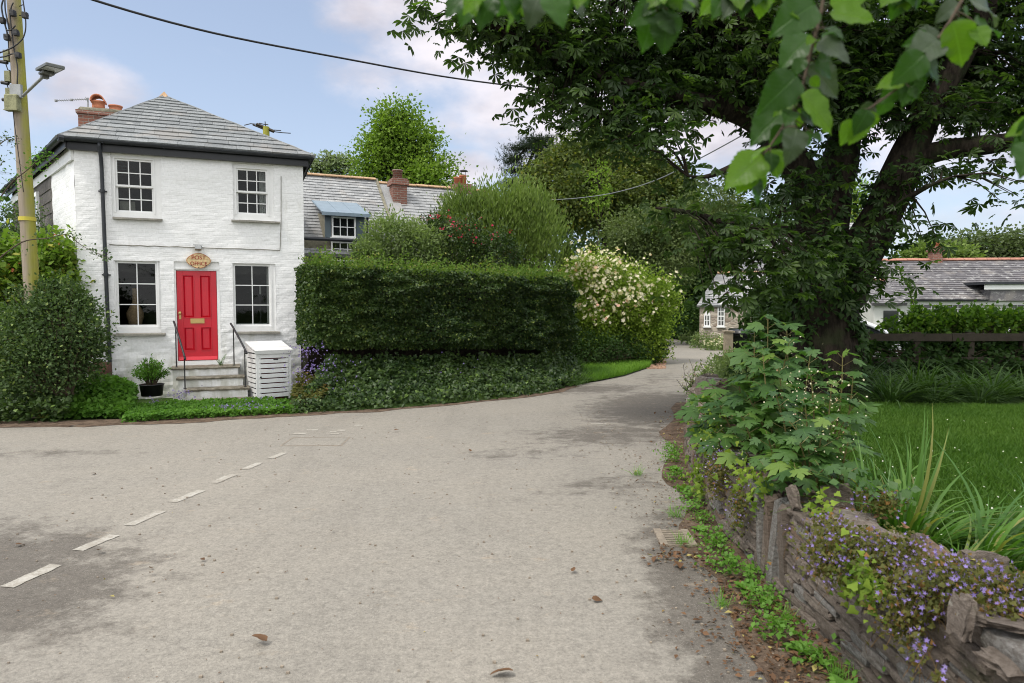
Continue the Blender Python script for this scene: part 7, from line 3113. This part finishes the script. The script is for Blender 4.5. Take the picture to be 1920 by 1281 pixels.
# verge plants between road and wall end
bush('verge_weeds', 'dry seeding weeds and green leaves at the end of the slate wall by the road', 'weeds',
     [(wp(1345, 715, 13.5), (.45, .6, .38)), (wp(1385, 700, 14.5), (.6, .5, .42)), (wp(1330, 745, 11.8), (.30, .6, .30)), (wp(1400, 740, 12), (.5, .5, .4)), (wp(1415, 690, 15.5), (.6, .5, .4)), (wp(1355, 690, 16), (.35, .4, .25))],
     T_simple(.26), .085, M['l_pale'], 7500, shell=.4, upright=.5, base=(4.6, 14.5, 0))
lv = Leaves()
mb = MB()
sw = thing('seeding_stems', 'tall thin seed head stems leaning over the road edge', 'weeds', P(1300, 730, 11) * 1.0)
for i in range(16):
    u0 = rnd.uniform(1290, 1345)
    b_ = P(u0, 745, 11.5)
    b_.z = .3
    t_ = P(u0 + rnd.uniform(-30, 20), rnd.uniform(672, 720), 11.3)
    mb.tube([b_, b_.lerp(t_, .5) + Vector((rnd.uniform(-.04, .04), 0, 0)), t_], [.006, .004, .002], 4, False)
    for k in range(9):
        f = rnd.uniform(.5, 1.05)
        q = b_.lerp(t_, f) + Vector((rnd.uniform(-.06, .06), 0, rnd.uniform(-.03, .05)))
        mb.tube([b_.lerp(t_, f - .06), q], .0015, 3, False)
        lv.add([q], [RG.normal(size=3)], [RG.normal(size=3)], .03)
mb.build('stems', M['twig'], sw, world=True)
lv.build('seed_heads', T_star(5, .4, .5), M['f_cream'], sw, kind='stuff')

spray('climbing_vine', 'slanting green vine shoot in front of the bungalow roof, right of the trunk', [(1716, 585, 14), (1708, 555, 14), (1696, 525, 14), (1682, 500, 14)], 130, .07, M['l_laurel'], .05)

# ---------------------------------------------------------------- sycamore growing on the wall
sy = thing('sycamore_shrub', 'self sown sycamore with big lobed leaves growing out of the slate wall', 'shrub', (2.05, 5.0, .4))
mb = MB()
lv = Leaves()
shoots = [((1440, 596), 5.5, (2.05, 5.4)), ((1415, 650), 5.4, (2.05, 5.4)), ((1480, 640), 5.2, (2.15, 5.3)), ((1385, 715), 5.8, (2.05, 5.8)), ((1430, 660), 5.0, (2.0, 5.0)),
          ((1520, 660), 5.1, (2.2, 5.1)), ((1580, 665), 5.0, (2.3, 5.0)), ((1600, 705), 4.8, (2.3, 4.9)), ((1560, 720), 4.6, (2.2, 4.7)), ((1335, 720), 6.2, (2.0, 6.2)),
          ((1300, 745), 6.5, (2.0, 6.4)), ((1285, 790), 6.3, (1.95, 6.2)), ((1310, 770), 6.0, (1.95, 6.0)), ((1350, 760), 5.5, (1.95, 5.6)), ((1400, 740), 5.0, (1.95, 5.1)),
          ((1455, 740), 4.6, (2.0, 4.8)), ((1510, 760), 4.4, (2.05, 4.6)), ((1560, 790), 4.3, (2.1, 4.5)), ((1590, 830), 4.2, (2.1, 4.4)), ((1500, 830), 4.1, (1.95, 4.4)),
          ((1440, 820), 4.4, (1.9, 4.6)), ((1385, 820), 4.9, (1.85, 5.0)), ((1340, 810), 5.4, (1.85, 5.5)), ((1430, 870), 4.2, (1.9, 4.5)), ((1490, 885), 4.0, (1.9, 4.3)), ((1545, 880), 3.95, (1.95, 4.2)),
          ((1580, 890), 3.95, (2.0, 4.2)), ((1410, 690), 5.5, (2.05, 5.5)), ((1460, 690), 4.9, (2.05, 5.0)), ((1540, 820), 4.2, (2.0, 4.4)), ((1600, 760), 4.6, (2.25, 4.7)), ((1390, 780), 4.8, (1.9, 5.0)), ((1475, 610), 5.6, (2.2, 5.5)), ((1415, 615), 5.7, (2.1, 5.7)),
          ((1520, 700), 4.7, (2.1, 4.8)), ((1325, 745), 5.9, (2.0, 6.0)), ((1480, 790), 4.3, (2.0, 4.5))]
for ((u, v), y, (bx_, by_)) in shoots:
    tip = P(u, v, y)
    b_ = Vector((bx_, by_, .42))
    m_ = b_.lerp(tip, .5) + Vector((rnd.uniform(-.05, .05), rnd.uniform(-.05, .05), .08))
    crv = smooth_line([b_, m_, tip], 6)
    mb.tube(crv, [.009 - .006 * i / (len(crv) - 1) for i in range(len(crv))], 5)
    L_ = (tip - b_).length
    npair = max(3, int(L_ / .115))
    for k in range(npair):
        f = .22 + .78 * (k + .5) / npair
        p, d = along(crv, min(.999, f))
        a0 = (k % 2) * math.pi / 2 + rnd.uniform(-.4, .4)
        for sgn in (0, math.pi):
            a_ = a0 + sgn
            o = Vector((math.cos(a_), math.sin(a_), .25 + .5 * f))
            pet = (.10 + .05 * rnd.random()) * (1.15 - .6 * f)
            q = p + o.normalized() * pet
            mb.tube([p, q], .0018, 3, False)
            T_ = Vector((o.x, o.y, -.28 + rnd.uniform(-.35, .25)))
            N_ = Vector((rnd.uniform(-.35, .35), rnd.uniform(-.5, .15), 1))
            lv.add([q], [T_], [N_], (.185 if f < .8 else .115) * min(1.1, (y / 5.3) ** 1.3) * rnd.uniform(.45, 1.15))
    lv.add([tip], [(rnd.uniform(-1, 1), rnd.uniform(-1, 1), .5)], [(0, -.6, .8)], .06)
mb.build('stems', M['pink_twig'], sy, world=True)
lv.build('leaves', T_sycamore(), M['l_syc'], sy)
# tiny pale flower sprays in front of it
lv = Leaves()
for (u, v, y, su, n) in ((1545, 735, 4.6, .10, 60), (1510, 760, 4.4, .12, 50), (1500, 730, 4.5, .10, 40), (1370, 860, 5.0, .10, 40), (1340, 850, 5.3, .10, 50), (1480, 640, 5.2, .05, 14), (1570, 830, 4.1, .08, 24)):
    c = np.array(P(u, v, y))
    lv.add(c[None] + RG.normal(size=(n, 3)) * su, RG.normal(size=(n, 3)), RG.normal(size=(n, 3)) + np.array([[0, -1, .5]]), .012 * RG.uniform(.6, 1.5, n))
lv.build('pale_blossom', T_star(5, .5, .2), M['f_cream'], None, 'tiny cream blossoms scattered over the sycamore and the wall beside it', 'flowers', kind='stuff', loc=(2, 4.6, .5))

# ---------------------------------------------------------------- strap leaved clump
lv = Leaves()
for (bx_, by_, n, ln, bias) in ((2.3, 3.8, 100, .50, (.35, -.05)), (2.5, 3.4, 130, .52, (.75, -.2)), (2.2, 4.2, 60, .46, (.2, 0)), (2.55, 3.0, 110, .48, (.9, -.25)), (2.25, 3.25, 60, .36, (.7, -.25)), (2.9, 3.6, 60, .42, (.8, -.1))):
    a_ = RG.random(n) * 2 * math.pi
    sp_ = RG.random(n) ** .6
    pos = np.stack([bx_ + np.cos(a_) * .11, by_ + np.sin(a_) * .11, np.full(n, LZ - .04)], 1)
    T_ = np.stack([np.cos(a_) * sp_ * .9 + bias[0], np.sin(a_) * sp_ * .7 + bias[1], .60 + RG.random(n) * .6], 1)
    up_ = np.stack([np.cos(a_) * -.5 - bias[0] * .6, np.sin(a_) * -.5, np.full(n, .9)], 1) + RG.normal(size=(n, 3)) * .25
    lv.add(pos, T_, up_, ln * RG.uniform(.55, 1.25, n))
lv.build('strap_leaved_clump', T_blade(.021, 8, .80), M['l_strap'], None, 'big clump of arching strap leaves between the slate wall and the lawn', 'plant', loc=(2.4, 3.5, LZ), smooth=True)
lv = Leaves()
n = 26
a_ = RG.random(n) * 6.28
lv.add(np.stack([2.2 + .1 * np.cos(a_), 3.9 + .1 * np.sin(a_), np.full(n, .42)], 1), np.stack([np.cos(a_) * .35 + .15, np.sin(a_) * .3, np.full(n, 1.3)], 1), RG.normal(size=(n, 3)) * .3 + np.array([[0, -1, .3]]), .72 * RG.uniform(.6, 1.1, n))
lv.build('upright_iris_blades', T_blade(.017, 6, .30), M['l_strap'], None, 'stiff upright blades sticking out above the strap leaved clump', 'plant', loc=(2.2, 3.9, .42), smooth=True)


# ---------------------------------------------------------------- bellflowers on the wall
def bellflower(lab, blobs, nl, nf, loc):
    t = thing('bellflower_clump', lab, 'flowers', loc, 0, 'violet bellflower clumps on the slate wall')
    lv, fl, st_ = Leaves(), Leaves(), MB()
    tw = sum(b[3] for b in blobs)
    for (c, r_, drop_, w_) in blobs:
        k = int(nl * w_ / tw)
        c = np.array(c)
        pos = c[None] + RG.normal(size=(k, 3)) * np.array(r_)[None] * .50
        pos[:, 2] -= drop_ * RG.random(k) ** 2
        lv.add(pos, RG.normal(size=(k, 3)), RG.normal(size=(k, 3)) * .6 + np.array([[-.3, -.5, .8]]), .019 * RG.uniform(.5, 1.3, k))
        k = int(nf * w_ / tw)
        pos = c[None] + RG.normal(size=(k, 3)) * np.array(r_)[None] * .62 + np.array([[0, 0, .025]])
        pos[:, 2] -= drop_ * RG.random(k) ** 2
        nn = RG.normal(size=(k, 3)) * .6 + np.array([[-.3, -.9, .8]])
        fl.add(pos, RG.normal(size=(k, 3)), nn, .0195 * RG.uniform(.6, 1.2, k))
        for q in pos[::2]:
            b_ = Vector(q) + Vector((rnd.uniform(-.05, .05), rnd.uniform(-.03, .05), -rnd.uniform(.04, .10)))
            st_.tube([b_, b_.lerp(Vector(q), .5) + Vector((rnd.uniform(-.015, .015), 0, .01)), q], .0009, 3, False)
    st_.build('stems', M['stalk'], t, world=True)
    lv.build('leaves', T_ivy(), M['l_campleaf'], t)
    fl.build('blossoms', T_star(5, .42, .45), M['f_blue'], t, kind='stuff')


def wpt(u, v, y):
    return tuple(P(u, v, y))


bellflower('widest bellflower clump, sprawling over the wall top below the strap leaves', [(wpt(1590, 1010, 3.05), (.20, .16, .05), .10, 1), (wpt(1640, 1040, 2.9), (.20, .16, .05), .16, 1.2), (wpt(1560, 1040, 3.05), (.10, .10, .06), .08, .5), (wpt(1680, 1020, 2.95), (.12, .12, .05), .03, .4), (wpt(1560, 985, 3.35), (.10, .12, .04), .05, .35)], 3600, 430, (1.78, 3.0, .6))
bellflower('brightest violet bellflower clump near the right edge of the wall', [(wpt(1740, 1085, 2.62), (.15, .12, .05), .13, 1), (wpt(1700, 1130, 2.6), (.09, .07, .06), .15, .8), (wpt(1840, 1100, 2.5), (.15, .12, .045), .05, 1), (wpt(1900, 1090, 2.5), (.09, .1, .04), .04, .4), (wpt(1790, 1060, 2.7), (.12, .08, .04), .03, .5), (wpt(1890, 1140, 2.4), (.08, .06, .03), .03, .3)], 3000, 560, (1.75, 2.5, .6))
bellflower('small bellflower clump on the upright stone in the middle of the wall', [(wpt(1650, 935, 3.65), (.10, .10, .05), .06, 1)], 500, 60, (1.95, 3.65, .6))
bellflower('hanging bellflower clump on the far part of the wall below the sycamore', [(wpt(1365, 860, 5.2), (.10, .25, .06), .18, 1), (wpt(1340, 880, 5.3), (.05, .2, .08), .2, .7), (wpt(1385, 930, 4.6), (.04, .15, .08), .2, .5)], 1900, 260, (1.7, 5.2, .5))
bellflower('thin trailing bellflowers hanging low on the near face of the wall', [(wpt(1720, 1200, 2.15), (.02, .04, .06), .10, 1), (wpt(1760, 1265, 2.05), (.01, .02, .02), .02, .3)], 60, 34, (1.62, 2.1, .3))

# heart-leaved seedling in the middle clump
lv = Leaves()
c = np.array(P(1655, 925, 3.62))
n = 42
lv.add(c[None] + RG.normal(size=(n, 3)) * np.array([[.10, .07, .05]]), RG.normal(size=(n, 3)), RG.normal(size=(n, 3)) * .4 + np.array([[0, -.9, .7]]), .055 * RG.uniform(.6, 1.1, n))
lv.build('leaves', T_simple(.45, .05), M['l_syc'], thing('heart_leaved_plant', 'small grey green plant with heart shaped leaves on the wall beside the strap leaves', 'plant', tuple(c)))
# ferny greens hanging on the wall face
lv = Leaves()
for (u, v, y, n, s_) in ((1600, 1075, 2.9, 120, .07), (1630, 1100, 2.75, 90, .05), (1400, 905, 4.7, 160, .12), (1330, 830, 5.8, 200, .16), (1430, 925, 4.4, 90, .08), (1545, 950, 3.8, 60, .07), (1310, 900, 6.0, 150, .10)):
    c = np.array(P(u, v, y))
    lv.add(c[None] + RG.normal(size=(n, 3)) * s_ * np.array([[.5, 1, .9]]), RG.normal(size=(n, 3)) + np.array([[0, 0, -.7]]), RG.normal(size=(n, 3)) * .5 + np.array([[-.8, -.5, .5]]), .040 * RG.uniform(.5, 1.3, n))
lv.build('wall_greenery', T_ivy(), M['l_rose'], None, 'small leafy plants rooted in the joints of the slate wall', 'plants', kind='stuff', loc=(1.7, 4, .4))

# ---------------------------------------------------------------- weeds along the foot of the wall


def rosette(name, n, ln, tm, mat, rise=.5):
    lv = Leaves()
    a_ = np.arange(n) * 2.4 + RG.random(n) * .4
    k = RG.random(n)
    T_ = np.stack([np.cos(a_), np.sin(a_), rise * (.4 + 1.2 * k)], 1)
    lv.add(np.stack([np.cos(a_) * .01, np.sin(a_) * .01, np.full(n, .012)], 1), T_, np.stack([-np.cos(a_) * .3, -np.sin(a_) * .3, np.ones(n)], 1) + RG.normal(size=(n, 3)) * .12, ln * RG.uniform(.55, 1.15, n))
    return lv


def weed_kind(kind, loc, rz, lab):
    t = thing('wall_foot_weed', lab, 'weed', loc, rz, 'weeds at the foot of the slate wall')
    if kind == 0:
        lv = rosette('r', 13, .105, None, None, .55)
        tm = T_ovate(10, .30)
    elif kind == 1:
        lv = Leaves()
        n = 150
        pos = RG.normal(size=(n, 3)) * np.array([[.075, .085, .05]]) + np.array([[0, 0, .065]])
        pos[:, 2] = np.abs(pos[:, 2]) + .01
        lv.add(pos, RG.normal(size=(n, 3)), RG.normal(size=(n, 3)) * .4 + np.array([[0, -.3, 1]]), .040 * RG.uniform(.6, 1.2, n))
        tm = T_simple(.42, .06)
    else:
        lv = Leaves()
        n = 60
        T_ = RG.normal(size=(n, 3)) * .5
        T_[:, 2] = 1
        lv.add(RG.normal(size=(n, 3)) * np.array([[.04, .04, 0]]), T_, RG.normal(size=(n, 3)), .15 * RG.uniform(.4, 1.2, n))
        tm = T_blade(.02, 4, .5)
    # leaves are generated in the weed's own frame
    P0 = [np.asarray(p) for p in lv.P]
    Mx = np.array(FR[t.name])
    lv.P = [p @ Mx[:3, :3].T + Mx[:3, 3] for p in P0]
    lv.T = [p @ Mx[:3, :3].T for p in lv.T]
    lv.N = [p @ Mx[:3, :3].T for p in lv.N]
    lv.build('leaves', tm, M['l_weed'], t, smooth=(kind == 0))
    return t


protos = {}
wnames = ['broad leaved rosette weed', 'clump of small bright leaves', 'tuft of thin grass']
weeds = [(0, 1.44, 2.62), (1, 1.50, 2.80), (0, 1.50, 3.00), (2, 1.53, 3.10), (1, 1.46, 3.22), (0, 1.45, 3.36), (1, 1.38, 3.52), (0, 1.46, 3.66), (1, 1.42, 3.84), (1, 1.50, 3.94), (0, 1.44, 4.10), (2, 1.52, 3.72), (1, 1.48, 4.28),
         (1, 1.40, 4.45), (0, 1.50, 4.62), (1, 1.46, 4.80), (1, 1.50, 5.00), (0, 1.46, 5.22), (1, 1.54, 5.45), (2, 1.36, 5.6), (1, 1.56, 5.75), (1, 1.60, 6.1), (0, 1.62, 6.4), (1, 1.66, 6.8), (0, 1.72, 7.2), (2, 1.30, 7.0), (1, 1.80, 7.6), (1, 1.90, 8.1), (2, 1.25, 4.9), (2, 1.22, 3.9), (0, 1.52, 2.42), (2, 1.56, 2.55)]
pos_words = ['nearest the camera', 'second nearest', 'third nearest', 'fourth nearest', 'fifth nearest', 'sixth nearest', 'seventh nearest', 'eighth nearest', 'ninth nearest', 'tenth nearest', 'eleventh nearest', 'twelfth nearest', 'thirteenth nearest', 'fourteenth nearest', 'fifteenth nearest', 'sixteenth nearest']
bykind = {0: [], 1: [], 2: []}
for wd_ in weeds:
    bykind[wd_[0]].append(wd_)
for k, lst in bykind.items():
    lst.sort(key=lambda q: q[2])
    for i, (kd, x, y) in enumerate(lst):
        lab = f'{wnames[k]} at the wall foot, {pos_words[i]} of its kind'
        rz = rnd.uniform(0, 6.28)
        if k not in protos:
            protos[k] = o = weed_kind(k, (x, y, .008), rz, lab)
        else:
            o = copy_tree(protos[k])
            o.location = (x, y, .008)
            o.rotation_euler = (0, 0, rz)
            o['label'] = lab
        s_ = rnd.uniform(.55, .95)
        o.scale = (s_, s_, s_)

# ---------------------------------------------------------------- drain grate, debris
gp = [G(1221, 997), G(1288, 997), G(1308, 1027), G(1243, 1027)]
gcx = sum((p for p in gp), Vector()) / 4
gw = ((gp[1] - gp[0]).length + (gp[2] - gp[3]).length) / 2
gd = abs(gp[0].y - gp[3].y)
dg_ = thing('drain_grate', 'dusty cast iron drain grate with seven slots at the road edge', 'drain', (gcx.x, gcx.y, .006), R(-3))
mb = MB()
mb.box(-gw / 2, -gw / 2 + .055, -gd / 2, gd / 2, 0, .018)
mb.box(gw / 2 - .055, gw / 2, -gd / 2, gd / 2, 0, .018)
nb = 9
for i in range(nb):
    y0 = -gd / 2 + i * gd / nb
    mb.box(-gw / 2 + .0551, gw / 2 - .0551, y0, y0 + gd / nb * .52, 0, .016)
mb.build('grating', M['grate'], dg_)
mb = MB()
mb.box(-gw / 2 + .02, gw / 2 - .02, -gd / 2 + .01, gd / 2 - .01, .0005, .0045)  # near-black sheet; the shade of the drain depth is put into its colour
mb.build('slot_dark_sheet', M['slot_dark'], dg_)
# manhole outline in the road
mp = [G(548, 831), G(640, 833), G(630, 825), G(556, 825)]
mc = sum((p for p in mp), Vector()) / 4
mh = thing('manhole_cover', 'worn rectangular manhole cover in the road in front of the bin store', 'manhole cover', (mc.x, mc.y, .005), R(2))
mb = MB()
mb.box(-.36, .36, -.26, .26, 0, .0012)
mb.build('cover', M['asphalt'], mh)
mb = MB()
for (a, b, c_, d_) in ((-.385, -.37, -.285, .285), (.37, .385, -.285, .285), (-.3699, .3699, -.285, -.27), (-.3699, .3699, .27, .285)):
    mb.box(a, b, c_, d_, 0, .0018)
mb.build('rim', M['grate'], mh)


def fallen(u, v, s_, lab):
    p = G(u, v)
    lv = Leaves()
    lv.add([(0, 0, .02)], [(1, .2, .12)], [(.15, 0, 1)], s_)
    t = lv.build('fallen_leaf', T_ovate(8, .30), M['deadleaf'], None, lab, 'leaf', 'dead leaves lying on the road')
    t.location = (p.x, p.y, .014)
    t.rotation_euler = (rnd.uniform(-.4, .4), rnd.uniform(-.4, .4), rnd.uniform(0, 6.28))
    return t


f0 = fallen(963, 1270, .11, 'largest curled brown leaf at the bottom centre of the road')
for (u, v, s_, lab) in ((500, 1212, .09, 'brown leaf lying left of centre near the bottom of the road'), (1108, 1130, .07, 'dark dead leaf right of centre, beside the tar patch'), (1076, 1078, .055, 'small orange brown leaf right of centre on the road'),
                        (185, 1038, .06, 'brown leaf beside the second road dash from the left'), (28, 1028, .07, 'brown leaf on the dark tarmac at the left edge'), (738, 811, .08, 'dark leaf on the far road in front of the hedge'),
                        (622, 1000, .035, 'tiny dark leaf in the middle of the road'), (882, 850, .06, 'brown scrap on the far middle of the road'), (1230, 1050, .07, 'brown leaf just below the drain grate'), (1290, 990, .06, 'dark leaf lying across the drain grate'),
                        (1270, 1062, .10, 'reddish leaf in the little heap below the drain grate'), (172, 892, .06, 'small leaf on the pale road above the dashes')):
    o = f0.copy()
    COL.objects.link(o)
    p = G(u, v)
    o.location = (p.x, p.y, .016 if lab.find('across') < 0 else .03)
    k = s_ / .11
    o.scale = (k, k, k)
    o.rotation_euler = (rnd.uniform(-.4, .4), rnd.uniform(-.4, .4), rnd.uniform(0, 6.28))
    o['label'] = lab
lv = Leaves()
for i in range(2300):
    y = 2.2 + 9 * rnd.random() ** 1.6
    ps = [p for p in RE if abs(p.y - y) < .8 and p.x < 5]
    xr = min(ps, key=lambda p: abs(p.y - y)).x
    x = xr - abs(rnd.gauss(0, .26)) - .02
    lv.add([(x, y, .014)], [(rnd.gauss(0, 1), rnd.gauss(0, 1), rnd.uniform(-.1, .4))], [(rnd.gauss(0, .3), rnd.gauss(0, .3), 1)], rnd.uniform(.006, .030) if rnd.random() < .93 else .05)
for (u, v, n, s_) in ((1262, 1045, 70, .09), (1300, 1060, 40, .08), (1420, 1200, 160, .22), (1500, 1240, 120, .2), (1380, 1120, 90, .14), (250, 1090, 12, .25), (1460, 1150, 90, .15)):
    p = G(u, v)
    for i in range(n):
        lv.add([(p.x + rnd.gauss(0, s_), p.y + rnd.gauss(0, s_), .016 + abs(rnd.gauss(0, .006)))], [(rnd.gauss(0, 1), rnd.gauss(0, 1), rnd.uniform(-.1, .5))], [(rnd.gauss(0, .4), rnd.gauss(0, .4), 1)], rnd.uniform(.015, .05))
for i in range(700):
    x, y = rnd.uniform(-6, 3), 2 + 12 * rnd.random()
    if not in_poly(x, y, [(p.x, p.y) for p in road_poly]):
        continue
    lv.add([(x, y, .010)], [(rnd.gauss(0, 1), rnd.gauss(0, 1), rnd.uniform(0, .3))], [(0, 0, 1)], rnd.uniform(.006, .022))
lv.build('leaf_debris', T_simple(.30, .12), M['deadleaf'], None, 'brown leaf debris swept along the foot of the slate wall and over the road', 'leaf litter', kind='stuff', loc=(1.4, 4, 0))
st = MB()
for i in range(800):
    y = 2 + 10 * rnd.random() ** 1.5
    x = rnd.uniform(-4, 1.5) if rnd.random() < .55 else 1.5 - abs(rnd.gauss(0, .3))
    s_ = rnd.uniform(.004, .014)
    st.r = rnd.random()
    st.rock((x, y, .006 + s_ * .3), (s_ * 1.3, s_, s_ * .8), amp=.2, n=1)
st.build('grit', M['grate'], None, 'loose grit and small stones on the road surface', 'grit', kind='stuff', loc=(0, 5, 0))

# ---------------------------------------------------------------- leaves hanging close to the camera


def near_branch(lab, twig, leaves, y0=1.15):
    w3 = smooth_line([P(u, v, y0) for u, v in twig], 6)
    t = thing('lime_branch', lab, 'branch', w3[0], 0, 'lime tree branches hanging close to the camera')
    mb = MB()
    mb.smooth = True
    mb.tube(w3, [.0032 - .0019 * i / (len(w3) - 1) for i in range(len(w3))], 8)
    lvs = {'l_near': Leaves(), 'l_near_dull': Leaves(), 'l_near_bright': Leaves()}
    wa = np.array([list(p) for p in w3])
    for (u0, v0, u1, v1, dull) in leaves:
        yy = y0 + rnd.uniform(-.06, .06)
        a_, b_ = P(u0, v0, yy), P(u1, v1, yy + rnd.uniform(-.03, .03))
        k = int(np.argmin(((wa - np.array(a_)[None]) ** 2).sum(1)))
        mb.tube([w3[k], w3[k].lerp(a_, .5) + Vector((0, 0, .003)), a_], .0011, 5, False)
        T_ = b_ - a_
        N_ = Vector((rnd.uniform(-.3, .3), -1 + rnd.uniform(-.1, .3), rnd.uniform(.05, .75)))
        if dull == 2:        # seen nearly edge on
            N_ = Vector((rnd.choice((-1, 1)) * .9, -.35, .5))
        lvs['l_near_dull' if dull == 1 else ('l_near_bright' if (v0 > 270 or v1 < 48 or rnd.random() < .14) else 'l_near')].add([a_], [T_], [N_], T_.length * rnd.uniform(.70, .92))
    for k in range(16):
        f = rnd.uniform(.2, 1)
        p, d = along(w3, min(f, .999))
        o = Vector((rnd.uniform(-1, 1), rnd.uniform(-.3, .5), rnd.uniform(-1, -.1))).normalized()
        q = p + o * .012
        mb.tube([p, q], .0009, 5, False)
        lvs['l_near' if k % 3 else 'l_near_bright'].add([q], [o], [(rnd.uniform(-.5, .5), -1, rnd.uniform(0, .7))], rnd.uniform(.022, .05))
    mb.build('twig', M['twig'], t, world=True)
    if lvs['l_near'].P:
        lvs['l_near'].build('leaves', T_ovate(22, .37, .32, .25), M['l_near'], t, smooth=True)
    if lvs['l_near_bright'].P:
        lvs['l_near_bright'].build('painted_sunlit_leaves', T_ovate(22, .36, .15, -.3), M['l_near_bright'], t, smooth=True)
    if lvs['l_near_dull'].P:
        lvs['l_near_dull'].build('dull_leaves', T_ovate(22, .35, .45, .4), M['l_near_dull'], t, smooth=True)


near_branch('longest hanging lime branch, reaching down in the middle of the upper right', [(1550, -60), (1540, 20), (1520, 100), (1500, 175), (1478, 220), (1450, 265), (1420, 308), (1405, 325)],
            [(1530, 5, 1432, 70, 0), (1522, 65, 1452, 130, 0), (1496, 140, 1412, 222, 0), (1482, 200, 1389, 276, 0), (1494, 238, 1474, 330, 1), (1502, 178, 1578, 262, 0), (1516, 122, 1604, 205, 1), (1532, 78, 1620, 118, 1),
             (1432, 292, 1346, 362, 0), (1422, 305, 1420, 372, 0), (1446, 280, 1462, 346, 0), (1408, 322, 1374, 378, 0), (1548, 52, 1596, 74, 0), (1555, 25, 1662, 36, 0), (1556, 8, 1650, -25, 0), (1512, 246, 1522, 284, 0),
             (1524, 250, 1548, 270, 0), (1440, 275, 1392, 312, 2), (1500, 215, 1545, 240, 1), (1526, 40, 1480, 20, 0), (1470, 235, 1440, 282, 0), (1545, 60, 1575, 108, 0)])
near_branch('lime branch slanting down from the upper right corner', [(1850, -70), (1810, -10), (1775, 50), (1735, 105), (1700, 150), (1650, 190), (1610, 215)],
            [(1765, 62, 1690, 88, 1), (1735, 100, 1652, 178, 0), (1728, 108, 1778, 168, 0), (1690, 160, 1640, 200, 0), (1640, 195, 1588, 240, 1), (1668, 182, 1634, 236, 0), (1628, 205, 1598, 262, 0), (1712, 140, 1688, 214, 0),
             (1786, 40, 1812, 142, 0), (1800, 5, 1738, 48, 1), (1762, 72, 1690, 122, 1), (1830, 45, 1892, 62, 0), (1826, 50, 1858, 94, 0), (1815, -5, 1905, 42, 1), (1745, 88, 1800, 88, 1), (1700, 150, 1676, 178, 2)])
near_branch('lime leaves crowding the top edge above the chestnut crown on the left', [(1180, -70), (1110, -40), (1020, -25), (930, -25), (870, -20)],
            [(1012, -15, 985, 62, 1), (1032, -14, 1062, 60, 0), (1060, -22, 1112, 42, 1), (985, -10, 940, 68, 0), (950, -12, 984, 52, 0), (900, -20, 862, 34, 0), (885, 5, 858, 54, 0), (925, -8, 890, 62, 0), (1090, -30, 1080, 32, 0), (1130, -40, 1150, 22, 1)], 1.05)
near_branch('two long lime leaves hanging near the middle of the top edge', [(1300, -70), (1262, -30), (1240, 0), (1232, 20)],
            [(1226, 18, 1204, 106, 0), (1252, 18, 1242, 116, 0), (1272, -18, 1330, 14, 1), (1245, -5, 1196, 30, 2)], 1.1)
near_branch('lime leaves along the top edge between the two long branches', [(1480, -80), (1430, -40), (1390, -25), (1350, -20)],
            [(1432, -30, 1424, 44, 0), (1395, -25, 1352, 26, 1), (1372, -20, 1396, 24, 0), (1460, -45, 1492, 20, 0)], 1.2)
near_branch('lime leaves poking in at the right edge of the picture', [(1990, 150), (1960, 220), (1935, 265)],
            [(1932, 262, 1882, 300, 0), (1936, 268, 1908, 352, 0), (1955, 225, 1912, 262, 0)], 1.15)
near_branch('lime leaves filling the gap at the top between the slanting branch and the corner', [(1760, -80), (1720, -40), (1690, -20)],
            [(1700, -30, 1692, 34, 1), (1690, -22, 1640, 20, 0), (1725, -42, 1762, 22, 0)], 1.2)
